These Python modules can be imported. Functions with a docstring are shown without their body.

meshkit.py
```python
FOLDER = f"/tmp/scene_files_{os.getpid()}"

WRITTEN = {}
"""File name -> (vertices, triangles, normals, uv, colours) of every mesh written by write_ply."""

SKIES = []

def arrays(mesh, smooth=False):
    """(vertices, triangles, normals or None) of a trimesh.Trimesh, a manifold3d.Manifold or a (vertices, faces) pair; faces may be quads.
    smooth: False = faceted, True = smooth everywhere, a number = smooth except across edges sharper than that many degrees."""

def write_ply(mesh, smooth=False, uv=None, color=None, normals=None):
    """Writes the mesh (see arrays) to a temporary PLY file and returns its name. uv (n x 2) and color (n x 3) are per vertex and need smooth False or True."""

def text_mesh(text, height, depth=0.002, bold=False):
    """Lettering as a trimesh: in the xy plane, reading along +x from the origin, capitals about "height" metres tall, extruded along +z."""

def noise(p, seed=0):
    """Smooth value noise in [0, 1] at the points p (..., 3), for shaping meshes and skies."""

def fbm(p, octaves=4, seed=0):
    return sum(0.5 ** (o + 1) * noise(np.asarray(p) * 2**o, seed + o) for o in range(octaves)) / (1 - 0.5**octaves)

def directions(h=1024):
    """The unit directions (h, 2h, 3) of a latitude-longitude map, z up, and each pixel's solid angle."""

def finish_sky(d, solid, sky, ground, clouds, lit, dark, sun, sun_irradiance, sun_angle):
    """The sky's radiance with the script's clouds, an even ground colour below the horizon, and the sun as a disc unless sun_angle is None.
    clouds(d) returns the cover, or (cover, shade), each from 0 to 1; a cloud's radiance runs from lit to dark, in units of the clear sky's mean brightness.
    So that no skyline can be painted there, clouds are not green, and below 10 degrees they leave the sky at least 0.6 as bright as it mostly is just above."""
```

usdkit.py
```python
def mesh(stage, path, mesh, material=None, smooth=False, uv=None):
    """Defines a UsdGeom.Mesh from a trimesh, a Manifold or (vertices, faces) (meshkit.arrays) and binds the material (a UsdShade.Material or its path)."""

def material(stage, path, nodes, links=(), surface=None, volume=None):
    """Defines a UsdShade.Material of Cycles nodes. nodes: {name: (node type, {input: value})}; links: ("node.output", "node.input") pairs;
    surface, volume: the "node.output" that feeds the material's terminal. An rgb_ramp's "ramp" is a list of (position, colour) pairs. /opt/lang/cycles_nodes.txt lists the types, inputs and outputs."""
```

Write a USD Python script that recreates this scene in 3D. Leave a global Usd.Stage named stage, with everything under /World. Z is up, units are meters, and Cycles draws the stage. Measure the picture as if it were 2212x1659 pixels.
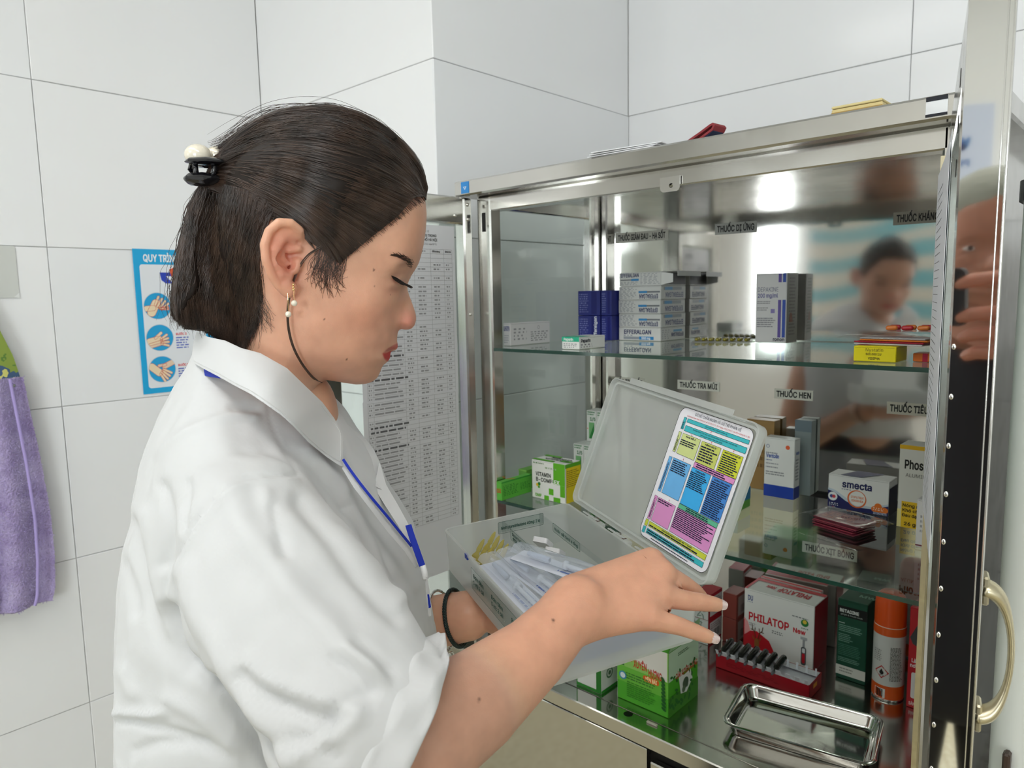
import math, random, glob
import numpy as np, trimesh, shapely
from shapely import affinity
from shapely.geometry import Polygon, box as sbox
from shapely.ops import unary_union
import manifold3d as m3
import usdkit, meshkit
from pxr import Usd, UsdGeom, UsdLux, UsdShade, Gf, Sdf, Vt
stage = Usd.Stage.CreateInMemory()
UsdGeom.SetStageUpAxis(stage, "Z"); UsdGeom.SetStageMetersPerUnit(stage, 1.0)
UsdGeom.Xform.Define(stage, "/World"); UsdGeom.Scope.Define(stage, "/World/Looks")
rng = np.random.default_rng(7)
# ------------------------------------------------------------------ camera
YAW, PIT, ROL, FPX = 0.750785904, 0.118556067, -0.0195937764, 1562.47
CAM = np.array([0.0, 0.0, 1.5])
_f = np.array([-math.sin(YAW)*math.cos(PIT), math.cos(YAW)*math.cos(PIT), -math.sin(PIT)])
_r = np.cross(_f, [0, 0, 1]); _r /= np.linalg.norm(_r); _u = np.cross(_r, _f)
CR = _r*math.cos(ROL)+_u*math.sin(ROL); CU = -_r*math.sin(ROL)+_u*math.cos(ROL); CF = _f
cam = UsdGeom.Camera.Define(stage, "/World/camera")
cam.CreateHorizontalApertureAttr(36.0); cam.CreateFocalLengthAttr(36.0*FPX/2212.0)
cam.CreateFStopAttr(13.0); cam.CreateFocusDistanceAttr(.70)
cam.CreateClippingRangeAttr(Gf.Vec2f(0.02, 100.0))
cam.CreateExposureAttr(-0.9)
_m = Gf.Matrix4d(1.0)
for i, ax in enumerate((CR, CU, -CF, CAM)):
    for j in range(3): _m[i, j] = float(ax[j])
cam.AddTransformOp().Set(_m)
# ------------------------------------------------------------------ lights of the room
def rect_light(name, loc, w, h, intensity, color=(1, 1, 1), aim=(0, 0, -1)):
    l = UsdLux.RectLight.Define(stage, "/World/"+name)
    l.CreateWidthAttr(w); l.CreateHeightAttr(h); l.CreateIntensityAttr(intensity); l.CreateColorAttr(Gf.Vec3f(*color))
    z = -np.array(aim, float); z /= np.linalg.norm(z)
    x = np.cross([0, 0, 1] if abs(z[2]) < .9 else [0, 1, 0], z); x /= np.linalg.norm(x); y = np.cross(z, x)
    m = Gf.Matrix4d(1.0)
    for i, ax in enumerate((x, y, z, loc)):
        for j in range(3): m[i, j] = float(ax[j])
    l.AddTransformOp().Set(m); return l
rect_light("ceiling_lamp_light", (-0.75, -0.45, 2.74), 1.2, 0.30, 9.5, (1.0, .985, .96))
rect_light("ceiling_lamp_light_001", (0.7, -0.45, 2.74), 1.2, 0.30, 13.0, (1.0, .985, .96))
rect_light("ceiling_lamp_light_002", (-0.75, -1.9, 2.74), 1.2, 0.30, 12.0, (1.0, .985, .96))
# daylight in through the narrow window; the wide window is added for frontal light
rect_light("window_daylight", (1.5, -2.52, 1.5), 1.15, 1.25, 17.0, (.93, .97, 1.0), (-.25, 1, -.02))  # unseen source, added to brighten the room from behind the camera
rect_light("window_daylight_001", (-1.76, -2.56, 1.55), 0.18, 0.95, 20.0, (.93, .97, 1.0), (.3, 1, 0))
dome = UsdLux.DomeLight.Define(stage, "/World/sky"); dome.CreateIntensityAttr(3.0); dome.CreateColorAttr(Gf.Vec3f(.86, .93, 1.0))
# ------------------------------------------------------------------ helpers
def at(px, py, d): return CAM+(CF+CR*((px-1106)/FPX)-CU*((py-829.5)/FPX))*d
def on(px, py, ax, val):
    r = CF+CR*((px-1106)/FPX)-CU*((py-829.5)/FPX)
    return CAM+r*((val-CAM[ax])/r[ax])
def lin(c): return tuple((x/255/12.92 if x <= 10 else ((x/255+.055)/1.055)**2.4) for x in c)
_used = {}
def numbered(parent, name):
    k = (parent, name); n = _used.get(k, 0); _used[k] = n+1
    return f"{parent}/{name}" + (f"_{n:03d}" if n else "")
_mats = {}
def mat(name, nodes, links, surface="p.BSDF", volume=None):
    if name not in _mats: _mats[name] = usdkit.material(stage, "/World/Looks/"+name, nodes, links, surface=surface, volume=volume)
    return _mats[name]
def card(c, rough=.42, spec=.4):
    """printed card, paper or plastic of one colour (sRGB), faint fibre relief"""
    c = tuple(int(v) for v in c); k = "print_%d_%d_%d_%d_%d" % (*c, int(rough*100), int(spec*100))
    return mat(k, {"n": ("noise_texture", {"scale": 900.0, "detail": 2.0}), "b": ("bump", {"strength": .06, "distance": .0006}),
        "p": ("principled_bsdf", {"base_color": lin(c), "roughness": rough, "specular_ior_level": spec})}, [("n.fac", "b.height"), ("b.normal", "p.normal")])
def flat(c, rough=.5):
    c = tuple(int(v) for v in c)
    return mat("ink_%d_%d_%d_%d" % (*c, int(rough*100)), {"p": ("principled_bsdf", {"base_color": lin(c), "roughness": rough, "specular_ior_level": .3})}, [])
def tag(prim, label=None, cat=None, group=None, kind=None):
    for k, v in (("label", label), ("category", cat), ("group", group), ("kind", kind)):
        if v: prim.SetCustomDataByKey(k, v)
def setm(prim, loc, R=None):
    m = Gf.Matrix4d(1.0)
    if R is not None:
        for i in range(3):
            for j in range(3): m[i, j] = float(R[j, i])          # columns of R are the local axes
    for j in range(3): m[3, j] = float(loc[j])
    UsdGeom.Xformable(prim).AddTransformOp().Set(m)
def rz(a): c, s = math.cos(a), math.sin(a); return np.array([[c, -s, 0], [s, c, 0], [0, 0, 1.]])
def thing(name, label, cat, loc=(0, 0, 0), R=None, group=None, kind=None):
    loc = np.asarray(loc, float)+np.array([0, 0, 0 if cat == "cabinet" else .0005])      # things stand a hair above what carries them
    x = UsdGeom.Xform.Define(stage, numbered("/World", name)); p = x.GetPrim()
    if R is not None and np.linalg.det(R) < 0: print('mirrored frame', name)
    setm(p, loc, R); tag(p, label, cat, group, kind); return p
def part(parent, name, mesh, m, smooth=False, label=None, kind=None):
    p = usdkit.mesh(stage, numbered(str(parent.GetPath()), name), mesh, m, smooth).GetPrim(); tag(p, label, None, None, kind); return p
def solo(name, mesh, m, label, cat, group=None, kind=None, smooth=False):
    p = usdkit.mesh(stage, numbered("/World", name), mesh, m, smooth).GetPrim(); tag(p, label, cat, group, kind); return p
def struct(name, mesh, m, label=None, smooth=False):
    p = usdkit.mesh(stage, numbered("/World", name), mesh, m, smooth).GetPrim(); tag(p, label, None, None, "structure"); return p
def cat_(*ms): return trimesh.util.concatenate([x for x in ms if x is not None])
def bx(lo, hi):
    lo, hi = np.minimum(lo, hi), np.maximum(lo, hi)
    b = trimesh.creation.box(np.array(hi)-np.array(lo)); b.apply_translation((np.array(hi)+np.array(lo))/2); return b
def cbx(lo, hi, r=.001):
    """box with chamfered edges"""
    lo, hi = np.minimum(lo, hi).astype(float), np.maximum(lo, hi).astype(float); c, h = (lo+hi)/2, (hi-lo)/2
    r = min(r, h.min()*.6); pts = []
    for s in np.ndindex(2, 2, 2):
        s = np.array(s)*2-1
        for k in range(3):
            q = h-r; q[k] = h[k]; pts.append(c+s*q)
    return trimesh.convex.convex_hull(np.array(pts))
def xf(mesh, R=None, t=(0, 0, 0)):
    v, f = np.array(mesh.vertices), np.array(mesh.faces)
    if R is not None:
        v = v@np.asarray(R).T
        if np.linalg.det(R) < 0: f = f[:, ::-1]                     # a mirrored frame turns the faces over
    return tm(v+np.asarray(t), f)
def tm(v, f): return trimesh.Trimesh(np.asarray(v, float), np.asarray(f, int), process=False)
def quad(a, b, c, d): return tm([a, b, c, d], [[0, 1, 2], [0, 2, 3]])
def tube(pts, r, n=10, closed=False, cap=True):
    """round tube along a polyline; r a number or one per point"""
    p = np.asarray(pts, float); k = len(p); r = np.broadcast_to(np.asarray(r, float), (k,))
    t = np.roll(p, -1, 0)-np.roll(p, 1, 0) if closed else np.gradient(p, axis=0)
    t /= np.linalg.norm(t, axis=1, keepdims=True)+1e-12
    a = np.cross(t[0], [0, 0, 1.0]);  a = a if np.linalg.norm(a) > .1 else np.cross(t[0], [0, 1.0, 0]); a /= np.linalg.norm(a)
    V = []
    ang = np.arange(n)*2*np.pi/n
    for i in range(k):
        a = a-t[i]*(a@t[i]); a /= np.linalg.norm(a); b = np.cross(t[i], a)
        V.append(p[i]+r[i]*(np.cos(ang)[:, None]*a+np.sin(ang)[:, None]*b))
    V = np.vstack(V); Fc = []
    for i in range(k if closed else k-1):
        i2 = (i+1) % k
        for j in range(n):
            j2 = (j+1) % n; Fc += [[i*n+j, i*n+j2, i2*n+j2], [i*n+j, i2*n+j2, i2*n+j]]
    if cap and not closed:
        V = np.vstack([V, p[:1], p[-1:]])
        for j in range(n): Fc += [[k*n, (j+1) % n, j], [k*n+1, (k-1)*n+j, (k-1)*n+(j+1) % n]]
    return tm(V, Fc)
def lathe(prof, n=28):
    """turn (radius, z) points about z"""
    prof = np.asarray(prof, float); a = np.arange(n)*2*np.pi/n; k = len(prof)
    V = np.stack([prof[:, None, 0]*np.cos(a), prof[:, None, 0]*np.sin(a), np.repeat(prof[:, 1:2], n, 1)], -1).reshape(-1, 3)
    Fc = []
    for i in range(k-1):
        for j in range(n):
            j2 = (j+1) % n; Fc += [[i*n+j, i*n+j2, (i+1)*n+j2], [i*n+j, (i+1)*n+j2, (i+1)*n+j]]
    return tm(V, Fc)
def extrude(poly, h): return trimesh.util.concatenate([trimesh.creation.extrude_polygon(g, h, engine="earcut") for g in getattr(poly, "geoms", [poly]) if g.area > 0])
def poly2d(poly):
    vs, fs, n = [], [], 0
    for g in getattr(poly, "geoms", [poly]):
        if g.is_empty or g.area <= 0: continue
        v, f = trimesh.creation.triangulate_polygon(g, engine="earcut"); vs.append(v); fs.append(f+n); n += len(v)
    return (np.vstack(vs), np.vstack(fs)) if vs else (np.zeros((0, 2)), np.zeros((0, 3), int))
from PIL import Image, ImageDraw, ImageFont
_fonts = {}; _texts = {}
def text2d(s, bold=False, res=52):
    """lettering as a flat polygon, capitals 1 unit tall, from the origin along +x"""
    k = (s, bold, res)
    if k in _texts: return _texts[k]
    f = _fonts.setdefault(res, ImageFont.truetype(glob.glob("/opt/blender-*/*/datafiles/fonts/Inter.woff2")[0], res))
    sw = (2*res)//52 if bold else 0
    x0, y0, x1, y1 = f.getbbox(s, anchor="ls", stroke_width=sw)
    im = Image.new("L", (x1-x0+8, y1-y0+8)); ImageDraw.Draw(im).text((4-x0, 4-y0), s, 255, f, anchor="ls", stroke_width=sw)
    a = np.pad(np.asarray(im) > 110, ((0, 0), (1, 1))).astype(np.int8)
    r, st = np.nonzero(np.diff(a, axis=1) == 1); en = np.nonzero(np.diff(a, axis=1) == -1)[1]
    sh = unary_union(sbox(st, -r-1, en, -r)) if len(r) == 1 else shapely.union_all(shapely.box(st, -r-1, en, -r))
    sh = sh.buffer(.55).buffer(-.55).simplify(.6); q = 1/(res*.727)
    _texts[k] = affinity.affine_transform(sh, [q, 0, 0, q, -4*q, (4-y0)*q]); return _texts[k]
def text_poly(s, x, y, h, bold=False, width=None, res=52, rot=0):
    t = affinity.scale(text2d(s, bold, res), h, h, origin=(0, 0))
    if width: t = affinity.scale(t, width/max(t.bounds[2], 1e-6), 1, origin=(0, 0))
    if rot: t = affinity.rotate(t, rot, origin=(0, 0))
    return affinity.translate(t, x, y)
def lay(poly, o, u, v, eps):
    """a flat polygon laid on the plane o + x u + y v, lifted by eps"""
    V, F_ = poly2d(poly); o, u, v = (np.asarray(q, float) for q in (o, u, v)); n = np.cross(u, v); n /= np.linalg.norm(n)
    return tm(o+V[:, :1]*u+V[:, 1:2]*v+n*eps, F_)
def greek(x0, y0, x1, y1, n, seed=0, fill=.5, word=.12):
    """n rows of word-like bars standing for print too small to read"""
    r = np.random.default_rng(seed+11); H = (y1-y0)/n; out = []
    for i in range(n):
        x = x0; end = x1-(x1-x0)*r.random()*.25
        while x < end:
            w = (x1-x0)*word*(.4+1.2*r.random()); e = min(x+w, end)
            out.append(sbox(x, y1-(i+1)*H+H*(1-fill)/2, e, y1-i*H-H*(1-fill)/2)); x = e+H*fill*.8
    return shapely.MultiPolygon(out)
def rrect(x0, y0, x1, y1, r, n=6):
    return sbox(x0+r, y0+r, x1-r, y1-r).buffer(r, quad_segs=n)
# ------------------------------------------------------------------ shared materials
def steel(name, base=(.60, .59, .56), r0=.10, r1=.2, scale=7.0, stretch=(1, 1, 1), bump=.02):
    return mat(name, {"g": ("geometry", {}), "mp": ("mapping", {"scale": stretch}), "n": ("noise_texture", {"scale": scale, "detail": 3.0}),
        "m": ("map_range", {"from_min": .3, "from_max": .7, "to_min": r0, "to_max": r1}),
        "b": ("bump", {"strength": bump, "distance": .01}),
        "p": ("principled_bsdf", {"base_color": base, "metallic": 1.0})},
        [("g.position", "mp.vector"), ("mp.vector", "n.vector"), ("n.fac", "m.value"), ("m.result", "p.roughness"), ("n.fac", "b.height"), ("b.normal", "p.normal")])
M_STEEL = steel("stainless_steel"); M_BACK = steel("brushed_steel_back", (.62, .61, .585), .055, .09, 4.0, (1, 1, .5), .010)
M_DULL = steel("dull_steel", (.50, .49, .45), .28, .42, 30.0); M_BRIGHT = steel("polished_steel", (.74, .73, .71), .05, .1, 9.0, (1, 1, 1), .03)
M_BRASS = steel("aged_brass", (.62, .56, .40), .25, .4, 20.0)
M_TILE = mat("glazed_white_tile", {"o": ("object_info", {}), "g": ("geometry", {}), "n": ("noise_texture", {"scale": 2.2, "detail": 2.0}), "b": ("bump", {"strength": .04, "distance": .02}),
    "m": ("mix_color", {"a": lin((236, 237, 239)), "b": lin((240, 240, 241))}), "p": ("principled_bsdf", {"roughness": .17, "specular_ior_level": .5})},
    [("g.position", "n.vector"), ("n.fac", "b.height"), ("b.normal", "p.normal"), ("o.random", "m.fac"), ("m.result", "p.base_color")])
M_GROUT = card((200, 199, 196), .9, .1); M_PLASTER = card((236, 236, 234), .8, .2)
def pane(name, tint=(.93, .97, .95), ior=1.5, rough=0.0):
    # reflects on the outer face only: rays leave a thin sheet unbent
    return mat(name, {"f": ("fresnel", {"IOR": ior}), "ge": ("geometry", {}), "k": ("math", {"math_type": "subtract", "value1": 1.0}), "fm": ("math", {"math_type": "multiply"}),
        "t": ("transparent_bsdf", {"color": tint}), "g": ("glossy_bsdf", {"color": (1, 1, 1), "roughness": rough}), "x": ("mix_closure", {})},
        [("ge.backfacing", "k.value2"), ("f.fac", "fm.value1"), ("k.value", "fm.value2"), ("fm.value", "x.fac"), ("t.BSDF", "x.closure1"), ("g.BSDF", "x.closure2")], surface="x.closure")
M_PANE = pane("clear_glass"); M_SHELF = pane("shelf_glass", (.88, .93, .90), 1.62)
M_GLASS_EDGE = mat("glass_edge_green", {"p": ("principled_bsdf", {"base_color": lin((38, 70, 60)), "roughness": .12, "specular_ior_level": .6})}, [])
# ------------------------------------------------------------------ the room
WK = 1.129
XL, YA, XB, YB = -1.664*WK, 0.918*WK, -1.038*WK, 1.55*WK          # left wall, pilaster faces, wall behind the cabinet
XR, YR, ZC = 2.3, -2.6, 2.8
TH = 0.3195*WK; Z0 = 1.5+.437*WK-5*TH
rows = [Z0+k*TH for k in range(-1, 10)]
def tiles(parent, o, u, length, joints, n, z0=0.0, z1=ZC):
    """one glazed tile after another on a wall face: o the foot of the face, u its direction, n its normal"""
    o, u, n = np.array(o, float), np.array(u, float), np.array(n, float); js = [0]+[j for j in joints if 0 < j < length]+[length]
    zs = [z0]+[z for z in rows if z0 < z < z1]+[z1]; g = .0007; r = np.random.default_rng(int(1000*abs(o[0]+2*o[1]))+5)
    for a, b in zip(js[:-1], js[1:]):
        for c, d in zip(zs[:-1], zs[1:]):
            if b-a < .02 or d-c < .02: continue
            t = .004+r.random()*.0008; ch = .0012; tl = r.normal(0, .0006, 2)
            A, B, C_, D = a+g, b-g, c+g, d-g
            pts = [(x, z, 0.0) for x, z in ((A, C_), (B, C_), (B, D), (A, D))]+[(x, z, t-ch) for x, z in ((A, C_), (B, C_), (B, D), (A, D))]+[(x, z, t+tl[0]*(x-a)/(b-a)+tl[1]*(z-c)/(d-c)) for x, z in ((A+ch, C_+ch), (B-ch, C_+ch), (B-ch, D-ch), (A+ch, D-ch))]
            V = [o+u*x+np.array([0, 0, z])+n*h for x, z, h in pts]; F_ = []
            for k in range(4):
                k2 = (k+1) % 4; F_ += [[k, k2, 4+k2], [k, 4+k2, 4+k], [4+k, 4+k2, 8+k2], [4+k, 8+k2, 8+k]]
            F_ += [[8, 9, 10], [8, 10, 11]]
            if np.dot(np.cross(u, [0, 0, 1]), n) < 0: F_ = [f[::-1] for f in F_]
            part(parent, "tile", tm(V, F_), M_TILE)
wl = struct("wall_left", bx((XL-.12, -0.50, 0), (XL-.004, YA, ZC)), M_GROUT, "white glazed tile wall behind the woman carrying the poster")
tiles(wl, (XL-.004, -.5, 0), (0, 1, 0), YA+.5, [.441*WK+.5-.628*WK, .441*WK+.5], (1, 0, 0))
col = struct("wall_pilaster", bx((XL-.12, YA+.004, 0), (XB-.004, YB+.12, ZC)), M_GROUT, "white tiled boxed-out pilaster in the room corner left of the cabinet")
tiles(col, (XL, YA+.004, 0), (1, 0, 0), XB-XL, [], (0, -1, 0))
tiles(col, (XB-.004, YA, 0), (0, 1, 0), YB-YA, [], (1, 0, 0))
wb = struct("wall_back", bx((XB-.004, YB+.004, 0), (XR, YB+.12, ZC)), M_GROUT, "white glazed tile wall behind the steel cabinet")
tiles(wb, (XB, YB+.004, 0), (1, 0, 0), XR-XB, [.628*WK*k for k in range(1, 6)], (0, -1, 0))
struct("wall_right", bx((XR, YR, 0), (XR+.12, YB+.12, ZC)), M_PLASTER)
# the far end of the room, seen only in the steel: wall with a window, and a return wall
wx0, wx1, wz0, wz1 = -1.88, -1.64, 1.0, 2.08
vx0, vx1, vz0, vz1 = 0.90, 2.10, 0.85, 2.15  # wide opening, added to let in light from behind the camera
XF = -2.9
wf = [bx((XF, YR-.12, 0), (wx0, YR, ZC)), bx((wx1, YR-.12, 0), (vx0, YR, ZC)), bx((vx1, YR-.12, 0), (XR+.12, YR, ZC)), bx((vx0, YR-.12, 0), (vx1, YR, vz0)), bx((vx0, YR-.12, vz1), (vx1, YR, ZC)), bx((wx0, YR-.12, 0), (wx1, YR, wz0)), bx((wx0, YR-.12, wz1), (wx1, YR, ZC))]
struct("wall_front", cat_(*wf), M_PLASTER)
struct("wall_side", cat_(bx((XF-.12, YR-.12, 0), (XF, -.38, ZC)), bx((XF, -.5, 0), (XL-.12, -.38, ZC))), M_PLASTER)
M_FLOOR = mat("beige_terrazzo", {"g": ("geometry", {}), "n": ("noise_texture", {"scale": 60.0, "detail": 4.0}), "r": ("rgb_ramp", {"ramp": [(0.0, lin((120, 108, 80))), (.42, lin((176, 166, 136))), (.6, lin((196, 188, 160))), (1.0, lin((206, 200, 178)))]}),
    "p": ("principled_bsdf", {"roughness": .3})}, [("g.position", "n.vector"), ("n.fac", "r.fac"), ("r.color", "p.base_color")])
struct("floor", bx((XF-.12, YR-.12, -.1), (XR+.12, YB+.12, 0)), M_FLOOR)
struct("ceiling", bx((XF-.12, YR-.12, ZC), (XR+.12, YB+.12, ZC+.1)), M_PLASTER)
for wn_, (a_, b_, c_, d_) in (("window_1", (wx0, wx1, wz0, wz1)), ("window_2", (vx0, vx1, vz0, vz1))):  # the second, wide window is unseen and added for lighting
    w1 = struct(wn_, cat_(bx((a_, YR-.08, c_), (a_+.04, YR-.04, d_)), bx((b_-.04, YR-.08, c_), (b_, YR-.04, d_)), bx((a_, YR-.08, c_), (b_, YR-.04, c_+.04)), bx((a_, YR-.08, d_-.04), (b_, YR-.04, d_))), card((235, 235, 232), .4))
    part(w1, "pane", bx((a_+.04, YR-.063, c_+.04), (b_-.04, YR-.057, d_-.04)), M_PANE)
#w1 = struct("window_1", cat_(bx((wx0, YR-.08, wz0), (wx0+.04, YR-.04, wz1)), bx((wx1-.04, YR-.08, wz0), (wx1, YR-.04, wz1)), bx((wx0, YR-.08, wz0), (wx1, YR-.04, wz0+.04)), bx((wx0, YR-.08, wz1-.04), (wx1, YR-.04, wz1))), card((235, 235, 232), .4))
#part(w1, "pane", bx((wx0+.04, YR-.063, wz0+.04), (wx1-.04, YR-.057, wz1-.04)), M_PANE)
M_LAMP = mat("lamp_diffuser", {"p": ("principled_bsdf", {"base_color": (.9, .9, .9), "emission_color": (1, .985, .96), "emission_strength": 6.0})}, [])
for i, (x, y) in enumerate(((-.75, -.45), (.7, -.45), (-.75, -1.9))):
    t = thing("ceiling_lamp", ["white ceiling batten lamp above the woman, seen only in reflections", "white ceiling batten lamp above the right side of the room", "white ceiling batten lamp at the far window end of the room"][i], "lamp", (x, y, ZC))
    part(t, "housing", cbx((-.64, -.19, -.04), (.64, .19, 0), .004), card((236, 236, 234)))
    part(t, "diffuser", bx((-.6, -.15, -.045), (.6, .15, -.0401)), M_LAMP)
# ------------------------------------------------------------------ steel medicine cabinet
YS, YF_, YP = 0.95, 0.985, 1.39                       # slab front, body front, back panel
SX0, SX1, BX0, BX1 = -1.027, -0.157, -1.003, -0.181
Z1, Z2, ZF, ZT, ZL = 1.4055, 1.108, 0.79, 1.718, 1.690
cab = thing("medicine_cabinet", "stainless steel medicine cabinet with open doors and glass shelves full of cartons", "cabinet", ((SX0+SX1)/2, 1.2, 0))
O = np.array([(SX0+SX1)/2, 1.2, 0])
def cp(name, mesh, m, smooth=False, label=None, parent=cab): return part(parent, name, xf(mesh, None, -O), m, smooth, label)
cp("top", cbx((SX0, YS, ZL), (SX1, 1.46, ZT), .003), M_STEEL)
cp("lintel", cat_(cbx((BX0+.035, YF_, 1.662), (BX1-.035, YF_+.028, ZL), .002), cbx((BX0+.03, YF_+.028, 1.668), (BX1-.03, YF_+.034, ZL), .001)), M_STEEL)
def yp_(x): return YP+.06*(x+.85)                                      # the thin back sheet is fixed a little askew
pv_ = [(BX0, yp_(BX0)), (BX1, yp_(BX1)), (BX1, yp_(BX1)+.01), (BX0, yp_(BX0)+.01)]
cp("back_panel", xf(extrude(Polygon(pv_), ZL-.30), None, (0, 0, .30)), M_BACK)
# corner posts, folded sheet with rounded edges
def post(x0, x1, y0, y1): return cbx((x0, y0, .1), (x1, y1, ZL), .003)
pf = cp("post", post(BX0, BX0+.036, YF_, YF_+.03), M_STEEL); cp("post", post(BX1-.042, BX1, YF_, YF_+.03), M_STEEL)
cp("post", cat_(post(BX0+.002, BX0+.022, 1.316, YP), post(BX0+.024, BX0+.040, 1.352, YP)), M_STEEL); cp("post", post(BX1-.03, BX1, 1.35, YP), M_STEEL)
part(pf, "slot", xf(bx((BX0+.015, YF_-.0006, 1.625), (BX0+.024, YF_+.002, 1.660)), None, -O), flat((12, 12, 12)))
gl = cp("side_panel", bx((BX0+.006, YF_+.03, ZF), (BX0+.010, 1.35, ZL-.016)), M_PANE, label="clear glass side panel")
for za, zb2 in ((ZL-.02, ZL), (ZF-.03, ZF+.012)): cp("side_rail", cbx((BX0+.002, YF_+.03, za), (BX0+.016, 1.35, zb2), .002), M_STEEL)
cp("side_panel", bx((BX1-.012, YF_+.03, .3), (BX1, 1.39, ZL)), M_STEEL)
cp("ceiling_sheet", bx((BX0+.01, YF_+.03, ZL-.006), (BX1-.01, yp_(BX1), ZL-.001)), M_STEEL)
fl = cp("floor_sheet", bx((BX0+.016, YF_+.002, ZF-.012), (BX1-.012, yp_(BX1), ZF)), M_STEEL)
rail = cp("front_rail", cbx((SX0, YS, ZF-.027), (SX1, YF_+.001, ZF-.0005), .0018), M_STEEL)
part(rail, "hole", xf(trimesh.creation.cylinder(.008, .002, sections=18), None, (-.655, .977, ZF-.0012)-O), flat((8, 8, 8)))
part(rail, "clip", xf(cbx((-.618, .975, ZF-.0006), (-.598, .980, ZF+.003), .001), None, -O), card((190, 186, 170)))
# lower body: a plain panel on the left, doors with a gap on the right
cp("lower_body", bx((SX0+.01, YS+.03, .12), (SX1-.01, 1.44, ZF-.028)), M_DULL); cp("plinth", bx((SX0, YS, .0), (SX1, 1.44, .12)), M_DULL)
cp("lower_panel", cbx((SX0, YS+.001, .12), (-.602, YS+.012, ZF-.029), .001), M_BACK)
dr = cp("drawer", cbx((-.594, YS-.002, .60), (SX1-.004, YS+.012, ZF-.046), .002), M_STEEL)
cp("drawer_gap", bx((-.602, YS+.012, .12), (SX1, YS+.03, ZF-.028)), flat((14, 13, 12)))
cp("lower_door", cbx((-.594, YS-.002, .13), (SX1-.004, YS+.012, .594), .002), M_STEEL)
for nm, z in (("upper", Z1), ("lower", Z2)):
    s = cp("shelf", bx((BX0+.018, YF_+.004, z-.006), (BX1-.016, YP-.004, z)), M_SHELF, label=f"{nm} glass shelf with green polished edge")
    part(s, "edge", xf(bx((BX0+.018, YF_+.0025, z-.0061), (BX1-.016, YF_+.0042, z-.0001)), None, -O), M_GLASS_EDGE)
lt = cp("lock_tab", xf(extrude(unary_union([sbox(-.017, -.008, .017, .004), rrect(-.017, -.018, .017, .0, .007)]).difference(shapely.Point(.002, -.009).buffer(.0035)), .0016), np.array([[1, 0, 0], [0, 0, -1], [0, 1, 0.]]), (-.583, YF_-.002, 1.672)), M_BRIGHT)
st = cp("sticker", xf(extrude(sbox(0, 0, .021, .021), .0004), np.array([[1, 0, 0], [0, 0, -1], [0, 1, 0.]]), (-1.006, YS-.0002, 1.694)), flat((60, 140, 210)), label="small blue square sticker")
part(st, "print", xf(lay(Polygon([(.006, .012), (.015, .012), (.0105, .006)]).difference(Polygon([(.0083, .011), (.0127, .011), (.0105, .008)])), (0, 0, 0), (1, 0, 0), (0, 0, 1), .0006), None, np.array([-1.006, YS-.0004, 1.694])-O), flat((225, 240, 250)))
st = cp("sticker", xf(extrude(sbox(0, 0, .022, .022), .0004), np.array([[1, 0, 0], [0, 0, -1], [0, 1, 0.]]), (-.2335, YS-.0002, 1.6945)), flat((226, 228, 230)), label="small white maker's sticker")
part(st, "print", xf(cat_(lay(sbox(0, .017, .022, .022), (0, 0, 0), (1, 0, 0), (0, 0, 1), .0006), lay(sbox(0, 0, .022, .003), (0, 0, 0), (1, 0, 0), (0, 0, 1), .0006)), None, np.array([-.2335, YS-.0004, 1.6945])-O), flat((30, 32, 40)))
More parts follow.
